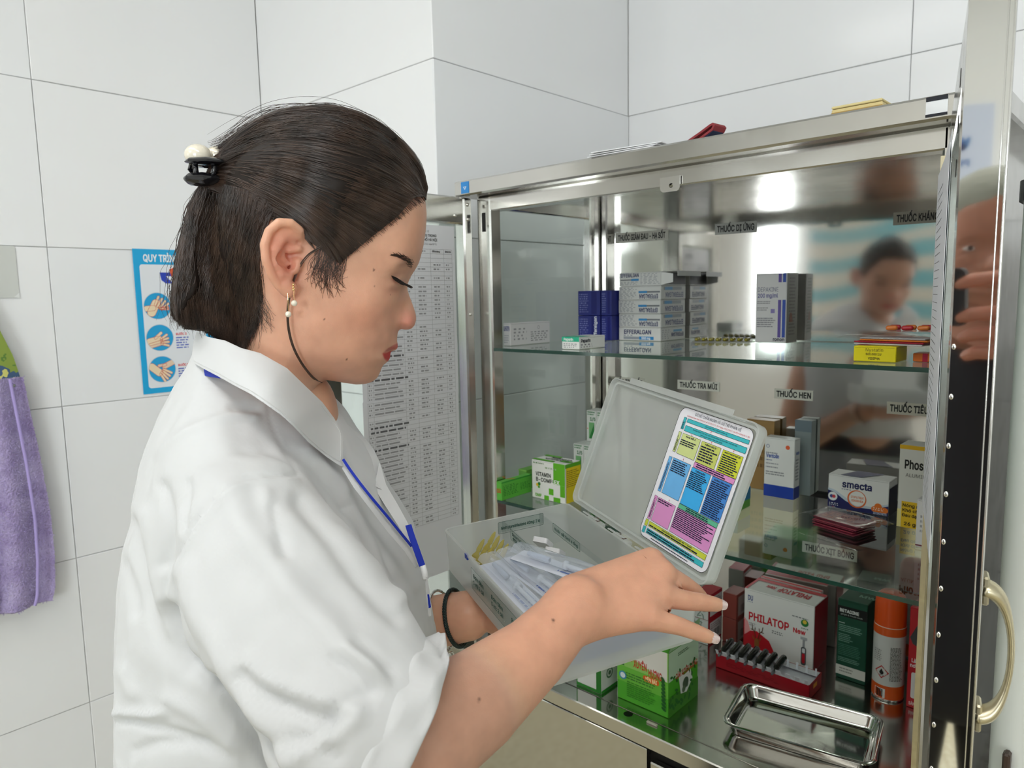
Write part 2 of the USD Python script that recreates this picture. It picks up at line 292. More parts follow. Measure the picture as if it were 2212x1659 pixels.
# label strips on the back panel
def strip(txt, px0, py0, px1, py1, h, tone=(206, 204, 196)):
    a, b = on(px0, py0, 1, YP), on(px1, py1, 1, YP)
    for _ in range(3): a, b = on(px0, py0, 1, yp_(a[0])), on(px1, py1, 1, yp_(b[0]))
    w = b[0]-a[0]; zc = (a[2]+b[2])/2; YP_ = a[1]; sl_ = (b[1]-a[1])/w
    s = cp("label_strip", xf(bx((0, -.0012, -h/2), (w, -.0002, h/2)), rz(sl_), (a[0], YP_, zc)), card(tone, .55), label=f"paper strip reading {txt}")
    part(s, "lettering", xf(lay(text_poly(txt, w*.05, -h*.27, h*.54, True, width=w*.9), (0, -.0014, 0), (1, 0, 0), (0, 0, 1), 0), rz(sl_), np.array([a[0], YP_, zc])-O), flat((26, 26, 30)), kind="stuff")
strip("THUỐC GIẢM ĐAU - HẠ SỐT", 1330, 513, 1444, 509, .022); strip("THUỐC DỊ ỨNG", 1545, 494, 1635, 491, .022, (176, 176, 172))
strip("THUỐC KHÁNG SINH", 1930, 470, 2072, 466, .022, (176, 170, 160)); strip("THUỐC TRA MẮT", 1316, 824, 1392, 826, .02)
strip("THUỐC TRA MŨI", 1464, 832, 1555, 834, .02); strip("THUỐC HEN", 1673, 851, 1757, 854, .02); strip("THUỐC TIÊU HÓA", 1916, 882, 2048, 888, .022, (196, 190, 178))
strip("THUỐC XỊT BỎNG", 1733, 1186, 1852, 1196, .022)
# left door, swung open along the left side; right door, swung out towards the camera
def door(name_side, H, e, n, w, label, zb=.80, zt=1.683, th=.026, sw=(.05, .05)):
    """a glazed leaf: H hinge foot, e direction to the free edge, n the way its inner face looks; built in its own frame"""
    R = np.stack([e, n, np.array([0, 0, 1.])], 1)
    def tr(m): return xf(m, R, np.asarray(H)-O)
    d = part(cab, "door", tr(cat_(cbx((0, -th, zb), (sw[0], 0, zt), .003), cbx((w-sw[1], -th, zb), (w, 0, zt), .003), cbx((sw[0], -th, zt-.05), (w-sw[1], 0, zt), .003), cbx((sw[0], -th, zb), (w-sw[1], 0, zb+.05), .003))), M_STEEL, label=label)
    part(d, "pane", tr(bx((sw[0]-.004, -th/2-.002, zb+.046), (w-sw[1]+.004, -th/2+.002, zt-.046))), M_PANE)
    return d, tr
LD, ltr = door("left", np.array([BX0-.001, .975, 0]), np.array([0, -1., 0]), np.array([1., 0, 0]), .375, "left glazed door swung fully open, paper lists inside", zt=1.688, sw=(.022, .07))
for q in ((.012, 0, 1.675), (.012, 0, 1.648), (.045, 0, 1.653), (.012, 0, 1.47)): part(LD, "screw", ltr(xf(trimesh.creation.icosphere(2, .0035), None, q)), M_BRIGHT, smooth=True)
E_ = at(2061, 605, .477)*[1, 1, 0]; RD_H = np.array([-.211, .962, 0]); RD_e = E_-RD_H; RD_W = np.linalg.norm(RD_e); RD_e /= RD_W; RD_n = np.array([RD_e[1], -RD_e[0], 0])
RD, rtr = door("right", RD_H, RD_e, RD_n, RD_W, "right glazed door swung out towards the viewer", zt=1.687)
# ------------------------------------------------------------------ cartons and other goods
def ray_hit(px, py, p, d):
    """distance s along the level line p + s d at which it crosses the vertical plane through picture column px"""
    r = CF+CR*((px-1106)/FPX)-CU*((py-829.5)/FPX); n = np.array([-r[1], r[0]])
    return -(n@(np.asarray(p)[:2]-CAM[:2]))/(n@np.asarray(d)[:2])
def top_of(p, px, py):
    r = CF+CR*((px-1106)/FPX)-CU*((py-829.5)/FPX); k = np.hypot(*(p[:2]-CAM[:2]))/np.hypot(*r[:2])
    return CAM[2]+r[2]*k
def measure(fl, fr, br, z, base=None, Y=None, top=None, d=None, h=None, yaw=0.0):
    """front-right foot and size of an upright carton from where its corners stand"""
    p = on(fr, base, 2, z) if Y is None else on(fr, 700 if base is None else base, 1, Y); p = np.array([p[0], p[1], z])
    pym = base if base is not None else 800
    ex, ey = np.array([math.cos(yaw), math.sin(yaw), 0]), np.array([-math.sin(yaw), math.cos(yaw), 0])
    w = ray_hit(fl, pym, p, -ex)
    if d is None: d = ray_hit(br, pym, p, ey)
    if h is None: h = top_of(p, fr, top)-z
    c = p-ex*w/2+ey*d/2; lim = yp_(c[0]-w/2)-.0014                  # keep clear of the back sheet, the posts and the glass side
    if c[1]+d/2 > lim:
        e = c[1]+d/2-lim
        if d > .035: d -= e; c[1] -= e/2
        else: c[1] -= e
    xl = BX0+(.0385 if c[1]-d/2 < YF_+.05 else .012)
    if c[0]-w/2 < xl: e = xl-(c[0]-w/2); w -= e; c[0] += e/2
    return c, w, d, h
def carton(name, label, where, col, prints=(), cat="box", yaw=0.0, group=None, tcol=None, rough=.38, flaps=True):
    """a folding carton: body with tuck-flap seams, printed areas and lettering laid on its faces (fractions of each face)"""
    c, w, d, h = where
    t = thing(name, label, cat, c, rz(yaw), group)
    part(t, "body", cbx((-w/2, -d/2, 0), (w/2, d/2, h), .0009), card(col, rough))
    fr_ = {"F": ((-w/2, -d/2, 0), (1, 0, 0), (0, 0, 1), w, h), "R": ((w/2, -d/2, 0), (0, 1, 0), (0, 0, 1), d, h), "T": ((-w/2, -d/2, h), (1, 0, 0), (0, 1, 0), w, d), "L": ((-w/2, d/2, 0), (0, -1, 0), (0, 0, 1), d, h)}
    got = {}
    for i, pr in enumerate(prints):
        f, kind, a, c_ = pr[0], pr[1], pr[2], pr[3]; o, u, v, W, H = fr_[f]; s = min(W, H)
        if kind == "rect": pg = sbox(a[0]*W, a[1]*H, a[2]*W, a[3]*H)
        elif kind == "rrect": pg = rrect(a[0]*W, a[1]*H, a[2]*W, a[3]*H, a[4]*s)
        elif kind == "poly": pg = Polygon([(x*W, y*H) for x, y in a]).buffer(0)
        elif kind == "disc": pg = shapely.Point(a[0]*W, a[1]*H).buffer(a[2]*s)
        elif kind == "ring": pg = shapely.Point(a[0]*W, a[1]*H).buffer(a[2]*s).difference(shapely.Point(a[0]*W, a[1]*H).buffer(a[3]*s))
        elif kind == "lines": pg = affinity.scale(greek(a[0], a[1], a[2], a[3], a[4], seed=i+len(label)), W, H, origin=(0, 0))
        elif kind == "bars": 
            r = np.random.default_rng(i+3); xs = a[0]*W+np.cumsum(r.uniform(.4, 1.6, 40)); xs = a[0]*W+(xs-xs[0])/(xs[-1]-xs[0])*(a[2]-a[0])*W
            pg = shapely.MultiPolygon([sbox(xs[k], a[1]*H, xs[k+1], a[3]*H) for k in range(0, 38, 2)])
        elif kind in ("text", "flip"):
            x, y, hh, s_ = a[:4]; bold = len(a) > 4 and a[4]; wd = a[5]*W if len(a) > 5 else None
            pg = text_poly(s_, 0, 0, hh*H, bold, wd)
            pg = affinity.translate(affinity.scale(pg, -1, -1, origin=(0, 0)) if kind == "flip" else pg, x*W, y*H)
        lettering = kind in ("text", "flip", "lines", "bars")
        got.setdefault((lettering, tuple(c_), i if not lettering else 99), []).append(lay(pg, o, u, v, .00016+.00005*i))
    merged = {}
    for (l, c_, i), ms in got.items(): part(t, "lettering" if l else "printed_area", cat_(*ms), flat(c_, .4 if l else rough), kind="stuff" if l else None)
    if flaps:
        part(t, "flap_seam", cat_(bx((-w/2+.002, -d/2-.00012, h-.0022), (w/2-.002, -d/2+.0005, h-.0018)), bx((w/2-.0005, -d/2+.002, h-.0022), (w/2+.00012, d/2-.002, h-.0018))), card(tuple(int(x*.7) for x in col), .5))
    return t
K = (32, 36, 60); G_ = (120, 124, 130)
# --- top shelf
carton("medicine_carton", "plain white carton with faint blue lettering, leftmost on the top shelf", measure(1057, 1103, 1188, Z1, Y=1.04, base=747, top=699), (226, 226, 228),
    [("F", "text", (.05, .66, .2, "ALPHATRYPA", True, .85), (90, 100, 160)), ("F", "lines", (.1, .1, .8, .5, 4), (170, 172, 184)), ("R", "lines", (.08, .2, .42, .8, 4), (160, 160, 165)), ("R", "lines", (.5, .12, .95, .6, 5), (160, 160, 165)), ("R", "ring", (.7, .75, .08, .06), (150, 150, 155))])
t = carton("medicine_carton", "small flat white and green carton with an open end flap on the top shelf", measure(1214, 1251, 1307, Z1, Y=1.022, base=750, top=729), (232, 234, 232),
    [("F", "rect", (0, .62, 1, 1), (48, 176, 140)), ("F", "text", (.1, .7, .2, "Paparin", True), (235, 245, 240)), ("F", "lines", (.1, .1, .9, .5, 3), (150, 150, 155)), ("T", "rect", (.0, .0, 1, .45), (70, 186, 150)), ("R", "text", (.06, .55, .26, "Paparin", True), (40, 44, 60)), ("R", "lines", (.06, .1, .5, .45, 2), (120, 120, 130))])
for pr in [t]:
    w_ = measure(1214, 1251, 1307, Z1, Y=1.022, base=750, top=729)
    part(t, "end_flap", xf(extrude(rrect(-w_[1]/2+.001, 0, w_[1]/2-.001, .012, .004), .0004), None, (0, w_[2]/2, w_[3]*.3)), card((232, 234, 232)))
BL = (36, 44, 128)
mb = measure(1249, 1296, 1296, Z1, Y=1.262, base=724, h=.0525, d=.044); mb2 = measure(1299, 1321, 1321, Z1, Y=1.262, base=724, h=.0525, d=.044)
bp = [("F", "lines", (.08, .1, .5, .9, 9), (120, 128, 190)), ("F", "rect", (.62, .05, .86, .95), (28, 34, 112)), ("T", "rect", (.05, .1, .3, .9), (190, 196, 220))]
for i, (m_, dz, lab, pr) in enumerate(((mb, 0, "dark blue carton, lower left of the four stacked in the cabinet corner", True), (mb2, 0, "dark blue carton, lower right of the four stacked in the cabinet corner", False), (mb, .0532, "dark blue carton, upper left of the four stacked in the cabinet corner", False), (mb2, .0532, "dark blue carton, upper right of the four stacked in the cabinet corner", False))):
    c, w, d, h = m_
    t = carton("medicine_carton", lab, (c+np.array([0, 0, dz]), w, d, h), BL, bp, group="dark blue cartons")
    if pr: part(t, "lettering", lay(text_poly("Efferalgan", 0, 0, .0075, True, .048, rot=90), (w*.36, -d/2, .003), (1, 0, 0), (0, 0, 1), .0006), flat((215, 220, 235)))
me = measure(1337, 1427, 1480, Z1, Y=1.285, base=734, h=.028); hs = .0283
nm = ["bottom", "second from the bottom", "middle", "second from the top"]
for k in range(5):
    c, w, d, h = me; c = c+np.array([(.0, .001, -.001, .0005, .0)[k], (.0, -.001, .0005, -.0005, .001)[k], k*hs])
    if k == 0: pr = [("F", "text", (.12, .5, .3, "EFFERALGAN", True, .66), (40, 46, 96)), ("F", "lines", (.12, .34, .4, .44, 1), (120, 124, 150)), ("F", "rect", (.12, .1, .8, .3), (150, 156, 166)), ("F", "rect", (.5, .08, .84, .32), (46, 134, 196)), ("F", "text", (.55, .13, .15, "500 mg", True), (235, 240, 245)), ("R", "rect", (.5, .62, .85, .78), (120, 170, 205)), ("R", "flip", (.92, .55, .26, "EFFERALGAN", True, .5), (50, 54, 100)), ("R", "lines", (.05, .1, .4, .85, 5), (175, 176, 180))]
    elif k < 4: pr = [("F", "flip", (.94, .4, .3, "EFFERALGAN", True, .44), (40, 46, 96)), ("F", "rect", (.48, .5, .98, .62), (120, 124, 130)), ("F", "rect", (.48, .48, .68, .64), (60, 140, 200)), ("F", "lines", (.03, .08, .44, .92, 8), (160, 164, 170)), ("R", "flip", (.9, .5, .34, "EFFERALGAN", True, .72), (50, 54, 100)), ("R", "rect", (.1, .68, .82, .9), (150, 156, 162)), ("R", "rect", (.15, .68, .45, .9), (90, 150, 195))]
    else: pr = [("F", "text", (.04, .66, .26, "EFFERALGAN", True, .44), (40, 46, 96)), ("F", "rect", (.04, .42, .48, .5), (120, 124, 130)), ("F", "rect", (.3, .38, .48, .54), (60, 140, 200)), ("F", "lines", (.04, .08, .46, .34, 3), (160, 164, 170)), ("F", "lines", (.52, .1, .97, .92, 8), (170, 172, 178))]
    t = carton("medicine_carton", f"flat white carton with blue lettering, {nm[k]} of the stack of five" if k < 4 else "flat white carton with its end flaps open, topmost of the stack of five", (c, w, d, h), (214, 215, 214), pr, group="flat white cartons stacked in the middle of the top shelf")
    if k == 4:
        part(t, "dust_flap", quad((w/2, -d/2, h-.001), (w/2+.026, -d/2+.002, h-.005), (w/2+.026, -d/2+.002, .006), (w/2, -d/2, .001)), card((220, 221, 220)))
        part(t, "end_flap", cat_(bx((w/2, -d/2+.004, h-.0006), (w/2+.035, d/2-.002, h)), xf(bx((0, -d/2+.004, -.010), (.0006, d/2-.002, 0)), None, (w/2+.035, 0, h))), card((196, 196, 194)))
        part(t, "opening", bx((w/2+.0001, -d/2+.002, .002), (w/2+.0005, d/2-.002, h-.002)), flat((30, 28, 26)))
# blister strip of golden capsules
tb = thing("blister_strip", "clear blister strip of golden capsules lying behind the stacked white cartons", "pills", on(1560, 735, 1, 1.335)*[1, 1, 0]+np.array([0, 0, Z1]), rz(.28))
part(tb, "foil", cbx((-.055, -.018, 0.0002), (.055, .018, .0014), .0005), M_DULL)
M_GOLD = mat("golden_capsule", {"p": ("principled_bsdf", {"base_color": lin((170, 160, 60)), "roughness": .15, "transmission_weight": .2, "coat_weight": .5})}, [])
for i in range(8):
    for j in range(2):
        c = trimesh.creation.icosphere(1, .0055); c.apply_scale([.85, 1.2, .7]); part(tb, "capsule", xf(c, None, (-.048+.0137*i, -.009+.018*j, .0042)), M_GOLD, True)
carton("medicine_carton", "tall white carton with violet and blue stripes standing on the top shelf", measure(1631, 1697, 1720, Z1, Y=1.335, base=741, top=590), (222, 222, 224),
    [("F", "text", (.05, .74, .062, "DEPAKINE", False, .68), (110, 112, 140)), ("F", "text", (.05, .655, .056, "200 mg/ml", True, .67), (120, 118, 170)), ("F", "rect", (.73, .08, .83, .62), (104, 88, 168)), ("F", "rect", (.87, .08, .97, .62), (52, 84, 180)), ("F", "rect", (.73, .87, .83, 1), (104, 88, 168)), ("F", "rect", (.87, .87, .97, 1), (52, 84, 180)),
     ("F", "lines", (.05, .56, .55, .61, 2), (160, 160, 165)), ("F", "lines", (.05, .46, .45, .52, 2), (160, 160, 165)), ("F", "rect", (.5, .43, .63, .49), (140, 130, 190)), ("F", "lines", (.05, .22, .66, .37, 5), (150, 150, 158)), ("F", "text", (.58, .03, .045, "ronon", True), (70, 72, 90)), ("R", "rect", (.0, .0, 1, 1), (150, 148, 142)), ("R", "lines", (.2, .1, .8, .95, 18), (110, 108, 104)), ("R", "poly", ((.2, .3), (.55, .3), (.5, .4), (.38, .44), (.25, .4)), (130, 70, 50))])
YE = (236, 222, 30)
carton("medicine_carton", "small bright yellow carton under a plastic sachet pack, right end of the top shelf", measure(1843, 1935, 1935, Z1, Y=1.03, base=783, top=750, d=.05), YE,
    [("F", "text", (.28, .66, .2, "Nystatin", False, .42), (120, 110, 40)), ("F", "text", (.29, .42, .13, "500.000 I.U", True, .37), (110, 100, 30)), ("F", "text", (.35, .14, .14, "VIDIPHA", True, .28), (110, 100, 30)), ("T", "rect", (.0, .3, .3, .9), (190, 40, 50))])
carton("medicine_carton", "small orange and crimson carton beside the yellow one on the top shelf", measure(1972, 2010, 2010, Z1, Y=1.06, base=770, h=.011, d=.03), (232, 120, 40), [("F", "rect", (.55, 0, .85, 1), (190, 34, 70))])
# --- second shelf
GR = (92, 176, 58)
carton("medicine_carton", "long bright green carton lying in front on the middle shelf", measure(1063, 1084, 1149, Z2, base=1083, top=1043), (96, 190, 66),
    [("T", "poly", ((.0, .3), (1, .4), (1, .46), (0, .36)), (210, 120, 50)), ("F", "text", (.05, .42, .2, "GIẢI", True, .85), (200, 60, 40)), ("R", "lines", (.06, .2, .55, .8, 7), (60, 140, 50)), ("R", "lines", (.62, .3, .95, .7, 5), (60, 140, 50)), ("R", "rect", (0, .93, 1, 1), (60, 160, 60))])
carton("medicine_carton", "long green carton half hidden behind the front post on the middle shelf", (np.array([-.9785, 1.105, Z2]), .022, .06, .041), (108, 176, 70),
    [("F", "text", (.1, .42, .2, "HẠ SỐT", True, .8), (200, 60, 40)), ("F", "rect", (0, .93, 1, 1), (140, 200, 90))])
wv = measure(1150, 1221, 1254, Z2, base=1090, top=1005)
carton("medicine_carton", "white and green carton with a checker pattern reading VITAMIN B-COMPLEX", wv, (232, 234, 230),
    [("F", "text", (.12, .60, .095, "VITAMIN", True, .46), (40, 48, 40)), ("F", "text", (.12, .46, .095, "B-COMPLEX", True, .72), (40, 48, 40)), ("F", "rect", (.66, .45, 1, 1), (96, 178, 40)), ("F", "text", (.60, .46, .095, "LEX", True, .24), (240, 244, 238)),
     ("F", "rect", (.52, .16, .66, .32), (96, 178, 40)), ("F", "rect", (.38, .0, .52, .12), (96, 178, 40)), ("F", "rect", (.66, .0, .86, .12), (96, 178, 40)), ("F", "rect", (.86, .16, 1, .45), (96, 178, 40)), ("F", "disc", (.17, .36, .04), (230, 190, 40)), ("F", "disc", (.23, .39, .045), (40, 130, 50)), ("F", "disc", (.22, .31, .035), (90, 170, 50)), ("F", "text", (.1, .06, .07, "DMF", True), (120, 190, 80)), ("F", "lines", (.05, .9, .4, .96, 1), (120, 150, 110)), ("F", "lines", (.42, .8, .8, .88, 1), (160, 180, 150)),
     ("R", "rect", (.06, .0, 1, .9), (238, 214, 40)), ("R", "lines", (.1, .4, .9, .84, 9), (170, 140, 30)), ("R", "rect", (0, .9, 1, 1), (96, 178, 40)), ("T", "rect", (0, 0, .62, .22), (96, 178, 40)), ("T", "rect", (.7, .3, 1, .55), (96, 178, 40)), ("T", "rect", (0, .78, .5, 1), (96, 178, 40)), ("T", "flip", (.92, .74, .15, "VITAMIN", True, .6), (40, 48, 40)), ("T", "flip", (.92, .5, .15, "B-COMPLEX", True, .7), (40, 48, 40))])
wpr = [("F", "lines", (.1, .84, .9, .98, 2), (60, 130, 80)), ("F", "text", (.32, .68, .1, "1/5", True), (60, 120, 80)), ("F", "poly", ((.25, .1), (.8, .1), (.8, .62)), (50, 130, 64)), ("F", "poly", ((.25, .1), (.8, .62), (.25, .62)), (120, 180, 120)), ("F", "disc", (.12, .42, .05), (230, 110, 80))]
for lab, m_, dz in (("white carton with green triangle, lower left of four at the middle shelf's back", measure(1239, 1260, 1260, Z2, Y=1.24, base=1000, h=.070, d=.05), 0), ("white carton with green triangle, lower right of four at the middle shelf's back", measure(1260.5, 1282, 1282, Z2, Y=1.24, base=1000, h=.070, d=.05), 0), ("white carton with green triangle, upper left of four at the middle shelf's back", measure(1267, 1288, 1288, Z2, Y=1.275, base=900, h=.070, d=.038), .0705), ("white carton with green triangle, upper right of four at the middle shelf's back", measure(1288.5, 1311, 1311, Z2, Y=1.275, base=900, h=.070, d=.038), .0705)):
    carton("medicine_carton", lab, (m_[0]+np.array([0, 0, dz]), *m_[1:]), (222, 224, 222), wpr, group="white cartons with green triangles")
NB = (34, 66, 168)
wv = measure(1649, 1713.5, 1737, Z2, base=1081, top=951, d=.027)
carton("medicine_carton", "white inhaler carton with a deep blue foot band on the middle shelf", wv, (226, 226, 226),
    [("F", "rect", (0, 0, 1, .2), NB), ("R", "rect", (0, 0, 1, .2), (30, 50, 140)), ("F", "text", (.06, .66, .06, "Ventolin", True, .44), (60, 90, 170)), ("F", "lines", (.06, .6, .3, .635, 1), (120, 130, 170)), ("F", "lines", (.06, .54, .62, .58, 1), (170, 170, 178)), ("F", "lines", (.06, .48, .5, .52, 1), (150, 150, 160)), ("F", "lines", (.06, .36, .8, .44, 2), (150, 150, 156)), ("F", "lines", (.06, .72, .45, .76, 1), (150, 150, 160)), ("F", "disc", (.78, .86, .07), (230, 100, 60)), ("F", "ring", (.12, .85, .06, .045), (120, 130, 170)), ("R", "text", (.2, .74, .05, "Ventolin", True, .6), (60, 90, 170)), ("R", "lines", (.2, .3, .8, .68, 7), (150, 150, 156))])
carton("medicine_carton", "dull ochre carton at the back of the middle shelf beside the open lid", measure(1617, 1676, 1690, Z2, Y=1.384, base=1010, top=909, d=.03), (150, 116, 66), [("F", "lines", (.1, .3, .9, .7, 4), (120, 90, 50))])
carton("medicine_carton", "tall grey-blue carton behind the inhaler carton on the middle shelf", measure(1716, 1752, 1765, Z2, Y=1.386, base=1010, top=910, d=.024), (128, 138, 140), [("F", "rect", (0, .85, 1, 1), (104, 118, 128))])  # box added where the steel back shows only a blurred reflection
carton("medicine_carton", "green and blue carton showing beside the edge of the open lid", measure(1560, 1594, 1604, Z2, Y=1.20, base=1110, top=1062, d=.05), (92, 168, 60), [("F", "rect", (0, .4, 1, 1), (50, 140, 190)), ("R", "rect", (0, .4, 1, 1), (46, 124, 172))])
NV = (36, 40, 96)
def wave_(y0, a): return [(x/20, y0+a*math.sin(x/20*4.2+.5)) for x in range(21)]
carton("medicine_carton", "white and navy carton with an orange ring reading smecta", measure(1787, 1918, 1935, Z2, base=1117, top=1042), (232, 232, 232),
    [("F", "poly", [(0, 0)]+[(0, .52), (.12, .46), (.3, .26), (.5, .12), (.75, .14), (1, .3)]+[(1, 0)], NV), ("F", "poly", [(0, .58), (.12, .54), (.3, .36), (.5, .2), (.75, .2), (1, .36), (1, .3), (.75, .14), (.5, .12), (.3, .26), (.12, .46), (0, .52)], (196, 208, 222)), ("F", "text", (.23, .66, .19, "smecta", True, .5), (38, 42, 92)), ("F", "lines", (.23, .58, .42, .62, 1), (110, 116, 150)),
     ("F", "ring", (.49, .36, .26, .22), (226, 110, 56)), ("F", "disc", (.5, .38, .215), (238, 236, 234)), ("F", "text", (.39, .38, .06, "STOP & TREAT", True, .22), (226, 130, 90)), ("F", "text", (.4, .28, .06, "DIARRHEA", True, .2), (226, 130, 90)), ("F", "rrect", (.73, .08, 1, .24, .08), (230, 120, 50)), ("F", "disc", (.84, .24, .1), (230, 120, 50)), ("F", "lines", (.76, .12, .97, .22, 2), (245, 220, 200)), ("F", "disc", (.085, .34, .13), (232, 234, 240)), ("F", "disc", (.065, .34, .05), (60, 70, 140)), ("F", "disc", (.105, .34, .05), (200, 70, 80)), ("F", "lines", (.03, .06, .2, .16, 2), (220, 222, 235)), ("F", "text", (.76, .02, .06, "10 SACHETS", True, .22), (190, 196, 220)), ("R", "rect", (0, 0, 1, .8), (28, 28, 58)), ("T", "poly", ((.2, 0), (.55, 0), (.8, 1), (.35, 1)), (60, 64, 110))])
wp = measure(1936, 2010, 2030, Z2, base=1150, top=968, d=.045)
carton("medicine_carton", "tall white and yellow antacid carton at the right end of the middle shelf", wp, (218, 217, 212),
    [("F", "rect", (0, .95, 1, 1), (226, 178, 40)), ("F", "text", (.14, .72, .1, "Phosphalugel", True, 1.55), (36, 36, 36)), ("F", "text", (.2, .62, .042, "ALUMINIUM", False, .9), (110, 110, 108)), ("F", "rect", (.0, .0, .14, .22), (240, 228, 160)), ("F", "rect", (.12, .0, 1, .32), (232, 190, 40)), ("F", "text", (.14, .255, .036, "Nóng rát", True, .6), (60, 46, 20)), ("F", "text", (.14, .195, .036, "Khó chịu", True, .6), (60, 46, 20)), ("F", "text", (.14, .135, .036, "Đau dạ dày", True, .72), (60, 46, 20)), ("F", "text", (.2, .03, .04, "26 gói", True, .5), (60, 46, 20))])
carton("medicine_carton", "slim white carton with a maroon foot line, at the front right of the middle shelf", measure(1976, 2020, 2030, Z2, base=1190, top=1085, d=.03), (220, 220, 220), [("F", "rect", (0, .03, 1, .06), (110, 40, 60)), ("F", "lines", (.2, .3, .9, .7, 4), (160, 160, 165))])
# --- floor of the cabinet
RD_ = (168, 30, 44)
m1 = measure(1497, 1529, 1558, ZF, base=1395, h=.052); 
for lab, dx, k in (("red-edged carton with a grey leaf pattern, lower front of the pair by the open lid", 0, 0), ("red-edged carton with a grey leaf pattern, upper front of the pair by the open lid", 0, 1)):
    c, w, d, h = m1
    t = carton("medicine_carton", lab, (c+np.array([dx, 0, k*.0525]), w, d, h), (190, 192, 188), [("T", "rect", (0, 0, 1, 1), RD_), ("R", "rect", (0, 0, 1, 1), RD_), ("R", "rect", (.12, .1, .98, .86), (206, 200, 200)), ("R", "bars", (.4, .2, .85, .5), (70, 60, 64)), ("R", "lines", (.2, .56, .9, .8, 3), (150, 120, 124))], group="red-edged leaf-pattern cartons")
    lv = []
    r_ = np.random.default_rng(k+4)
    for q in range(26):
        x, y, a = r_.uniform(.06, .94)*w, r_.uniform(.08, .92)*h, r_.uniform(0, 180)
        lv.append(affinity.translate(affinity.rotate(affinity.scale(shapely.Point(0, 0).buffer(1), .0048, .0012), a, origin=(0, 0)), x, y))
    part(t, "printed_area", lay(unary_union(lv).intersection(sbox(.0005, .0005, w-.0005, h-.0005)), (-w/2, -d/2, 0), (1, 0, 0), (0, 0, 1), .0003), flat((112, 128, 118)))
for lab, k in (("brown-red carton, lower of the pair at the back of the cabinet floor", 0), ("brown-red carton, upper of the pair at the back of the cabinet floor", 1)):
    c, w, d, h = measure(1560, 1590, 1612, ZF, Y=1.325, base=1370, h=.052)
    carton("medicine_carton", lab, (c+np.array([0, 0, k*.0525]), w, d, h), (122, 52, 44), [("R", "rect", (.15, .1, .95, .88), (150, 130, 126)), ("R", "bars", (.4, .2, .85, .5), (80, 60, 60))], group="brown-red cartons")
RDR = (196, 36, 48)
wph = measure(1606, 1757, 1781, ZF, Y=1.318, base=1400, top=1311, d=.066)
t = carton("medicine_carton", "large white carton with a deer head on red hills reading PHILATOP New", wph, (228, 226, 224),
    [("F", "text", (.06, .52, .115, "PHILATOP", True, .60), RDR), ("F", "text", (.71, .525, .07, "New", True, .18), RDR), ("F", "poly", ((0, .0), (0, .24), (.1, .34), (.2, .36), (.38, .26), (.46, .1), (.55, .02), (.7, .0)), RDR), ("F", "poly", ((.0, .24), (.1, .34), (.06, .48), (0, .54)), (230, 160, 160)), ("F", "text", (.05, .83, .075, "DU", True, .08), (60, 80, 140)), ("F", "lines", (.05, .79, .13, .82, 1), (120, 130, 170)), ("F", "lines", (.08, .42, .2, .48, 2), (120, 120, 124)), ("F", "lines", (.42, .40, .6, .46, 2), (120, 120, 124)), ("F", "lines", (.7, .76, .93, .79, 1), (120, 120, 124)), ("F", "disc", (.875, .71, .055), (46, 120, 60)), ("F", "disc", (.875, .725, .03), (220, 190, 70)), ("F", "lines", (.83, .61, .93, .64, 1), (60, 110, 70)),
     ("F", "rrect", (.835, .06, .905, .34, .03), (90, 92, 96)), ("F", "rect", (.855, .34, .885, .46), (150, 152, 156)), ("F", "rect", (.825, .45, .915, .49), (170, 172, 176)), ("F", "rrect", (.85, .09, .89, .24, .02), RDR), ("F", "rrect", (.85, .25, .89, .32, .015), (226, 226, 228)),
     ("T", "rect", (.0, .8, 1, 1), RDR), ("T", "flip", (.86, .66, .3, "PHILATOP", True, .46), RDR), ("T", "flip", (.36, .62, .2, "New", True, .14), RDR), ("T", "rect", (0, 0, .04, 1), RDR), ("R", "rect", (0, 0, 1, 1), (150, 34, 44)), ("F", "rect", (0, .0, .012, .5), RDR)])
c, w, d, h = wph
deer = unary_union([Polygon([(.17, .06), (.235, .06), (.24, .16), (.225, .20), (.18, .20), (.165, .16)]), Polygon([(.165, .19), (.13, .235), (.15, .17)]), Polygon([(.235, .19), (.275, .235), (.25, .17)])])
ant = unary_union([shapely.LineString(l).buffer(.0055) for l in ([(.185, .2), (.17, .27), (.135, .31), (.13, .36)], [(.17, .27), (.175, .33)], [(.15, .295), (.115, .30)], [(.22, .2), (.24, .27), (.28, .31), (.29, .36)], [(.24, .27), (.235, .33)], [(.26, .295), (.3, .29)])])
part(t, "printed_area", lay(affinity.scale(deer, w, h*1.25, origin=(0, 0)), (-w/2, -d/2, 0), (1, 0, 0), (0, 0, 1), .0012), flat((150, 96, 50)), label="brown deer head")
part(t, "printed_area", lay(affinity.scale(ant, w, h*1.25, origin=(0, 0)), (-w/2, -d/2, 0), (1, 0, 0), (0, 0, 1), .0013), flat((90, 60, 36)), label="brown antlers")
carton("medicine_carton", "red and white carton standing behind the deer carton, its top just showing", measure(1640, 1770, 1800, ZF, Y=1.388, base=1390, h=wph[3]+.002, d=.013), (200, 180, 176), [("T", "rect", (0, 0, 1, .6), RDR)])
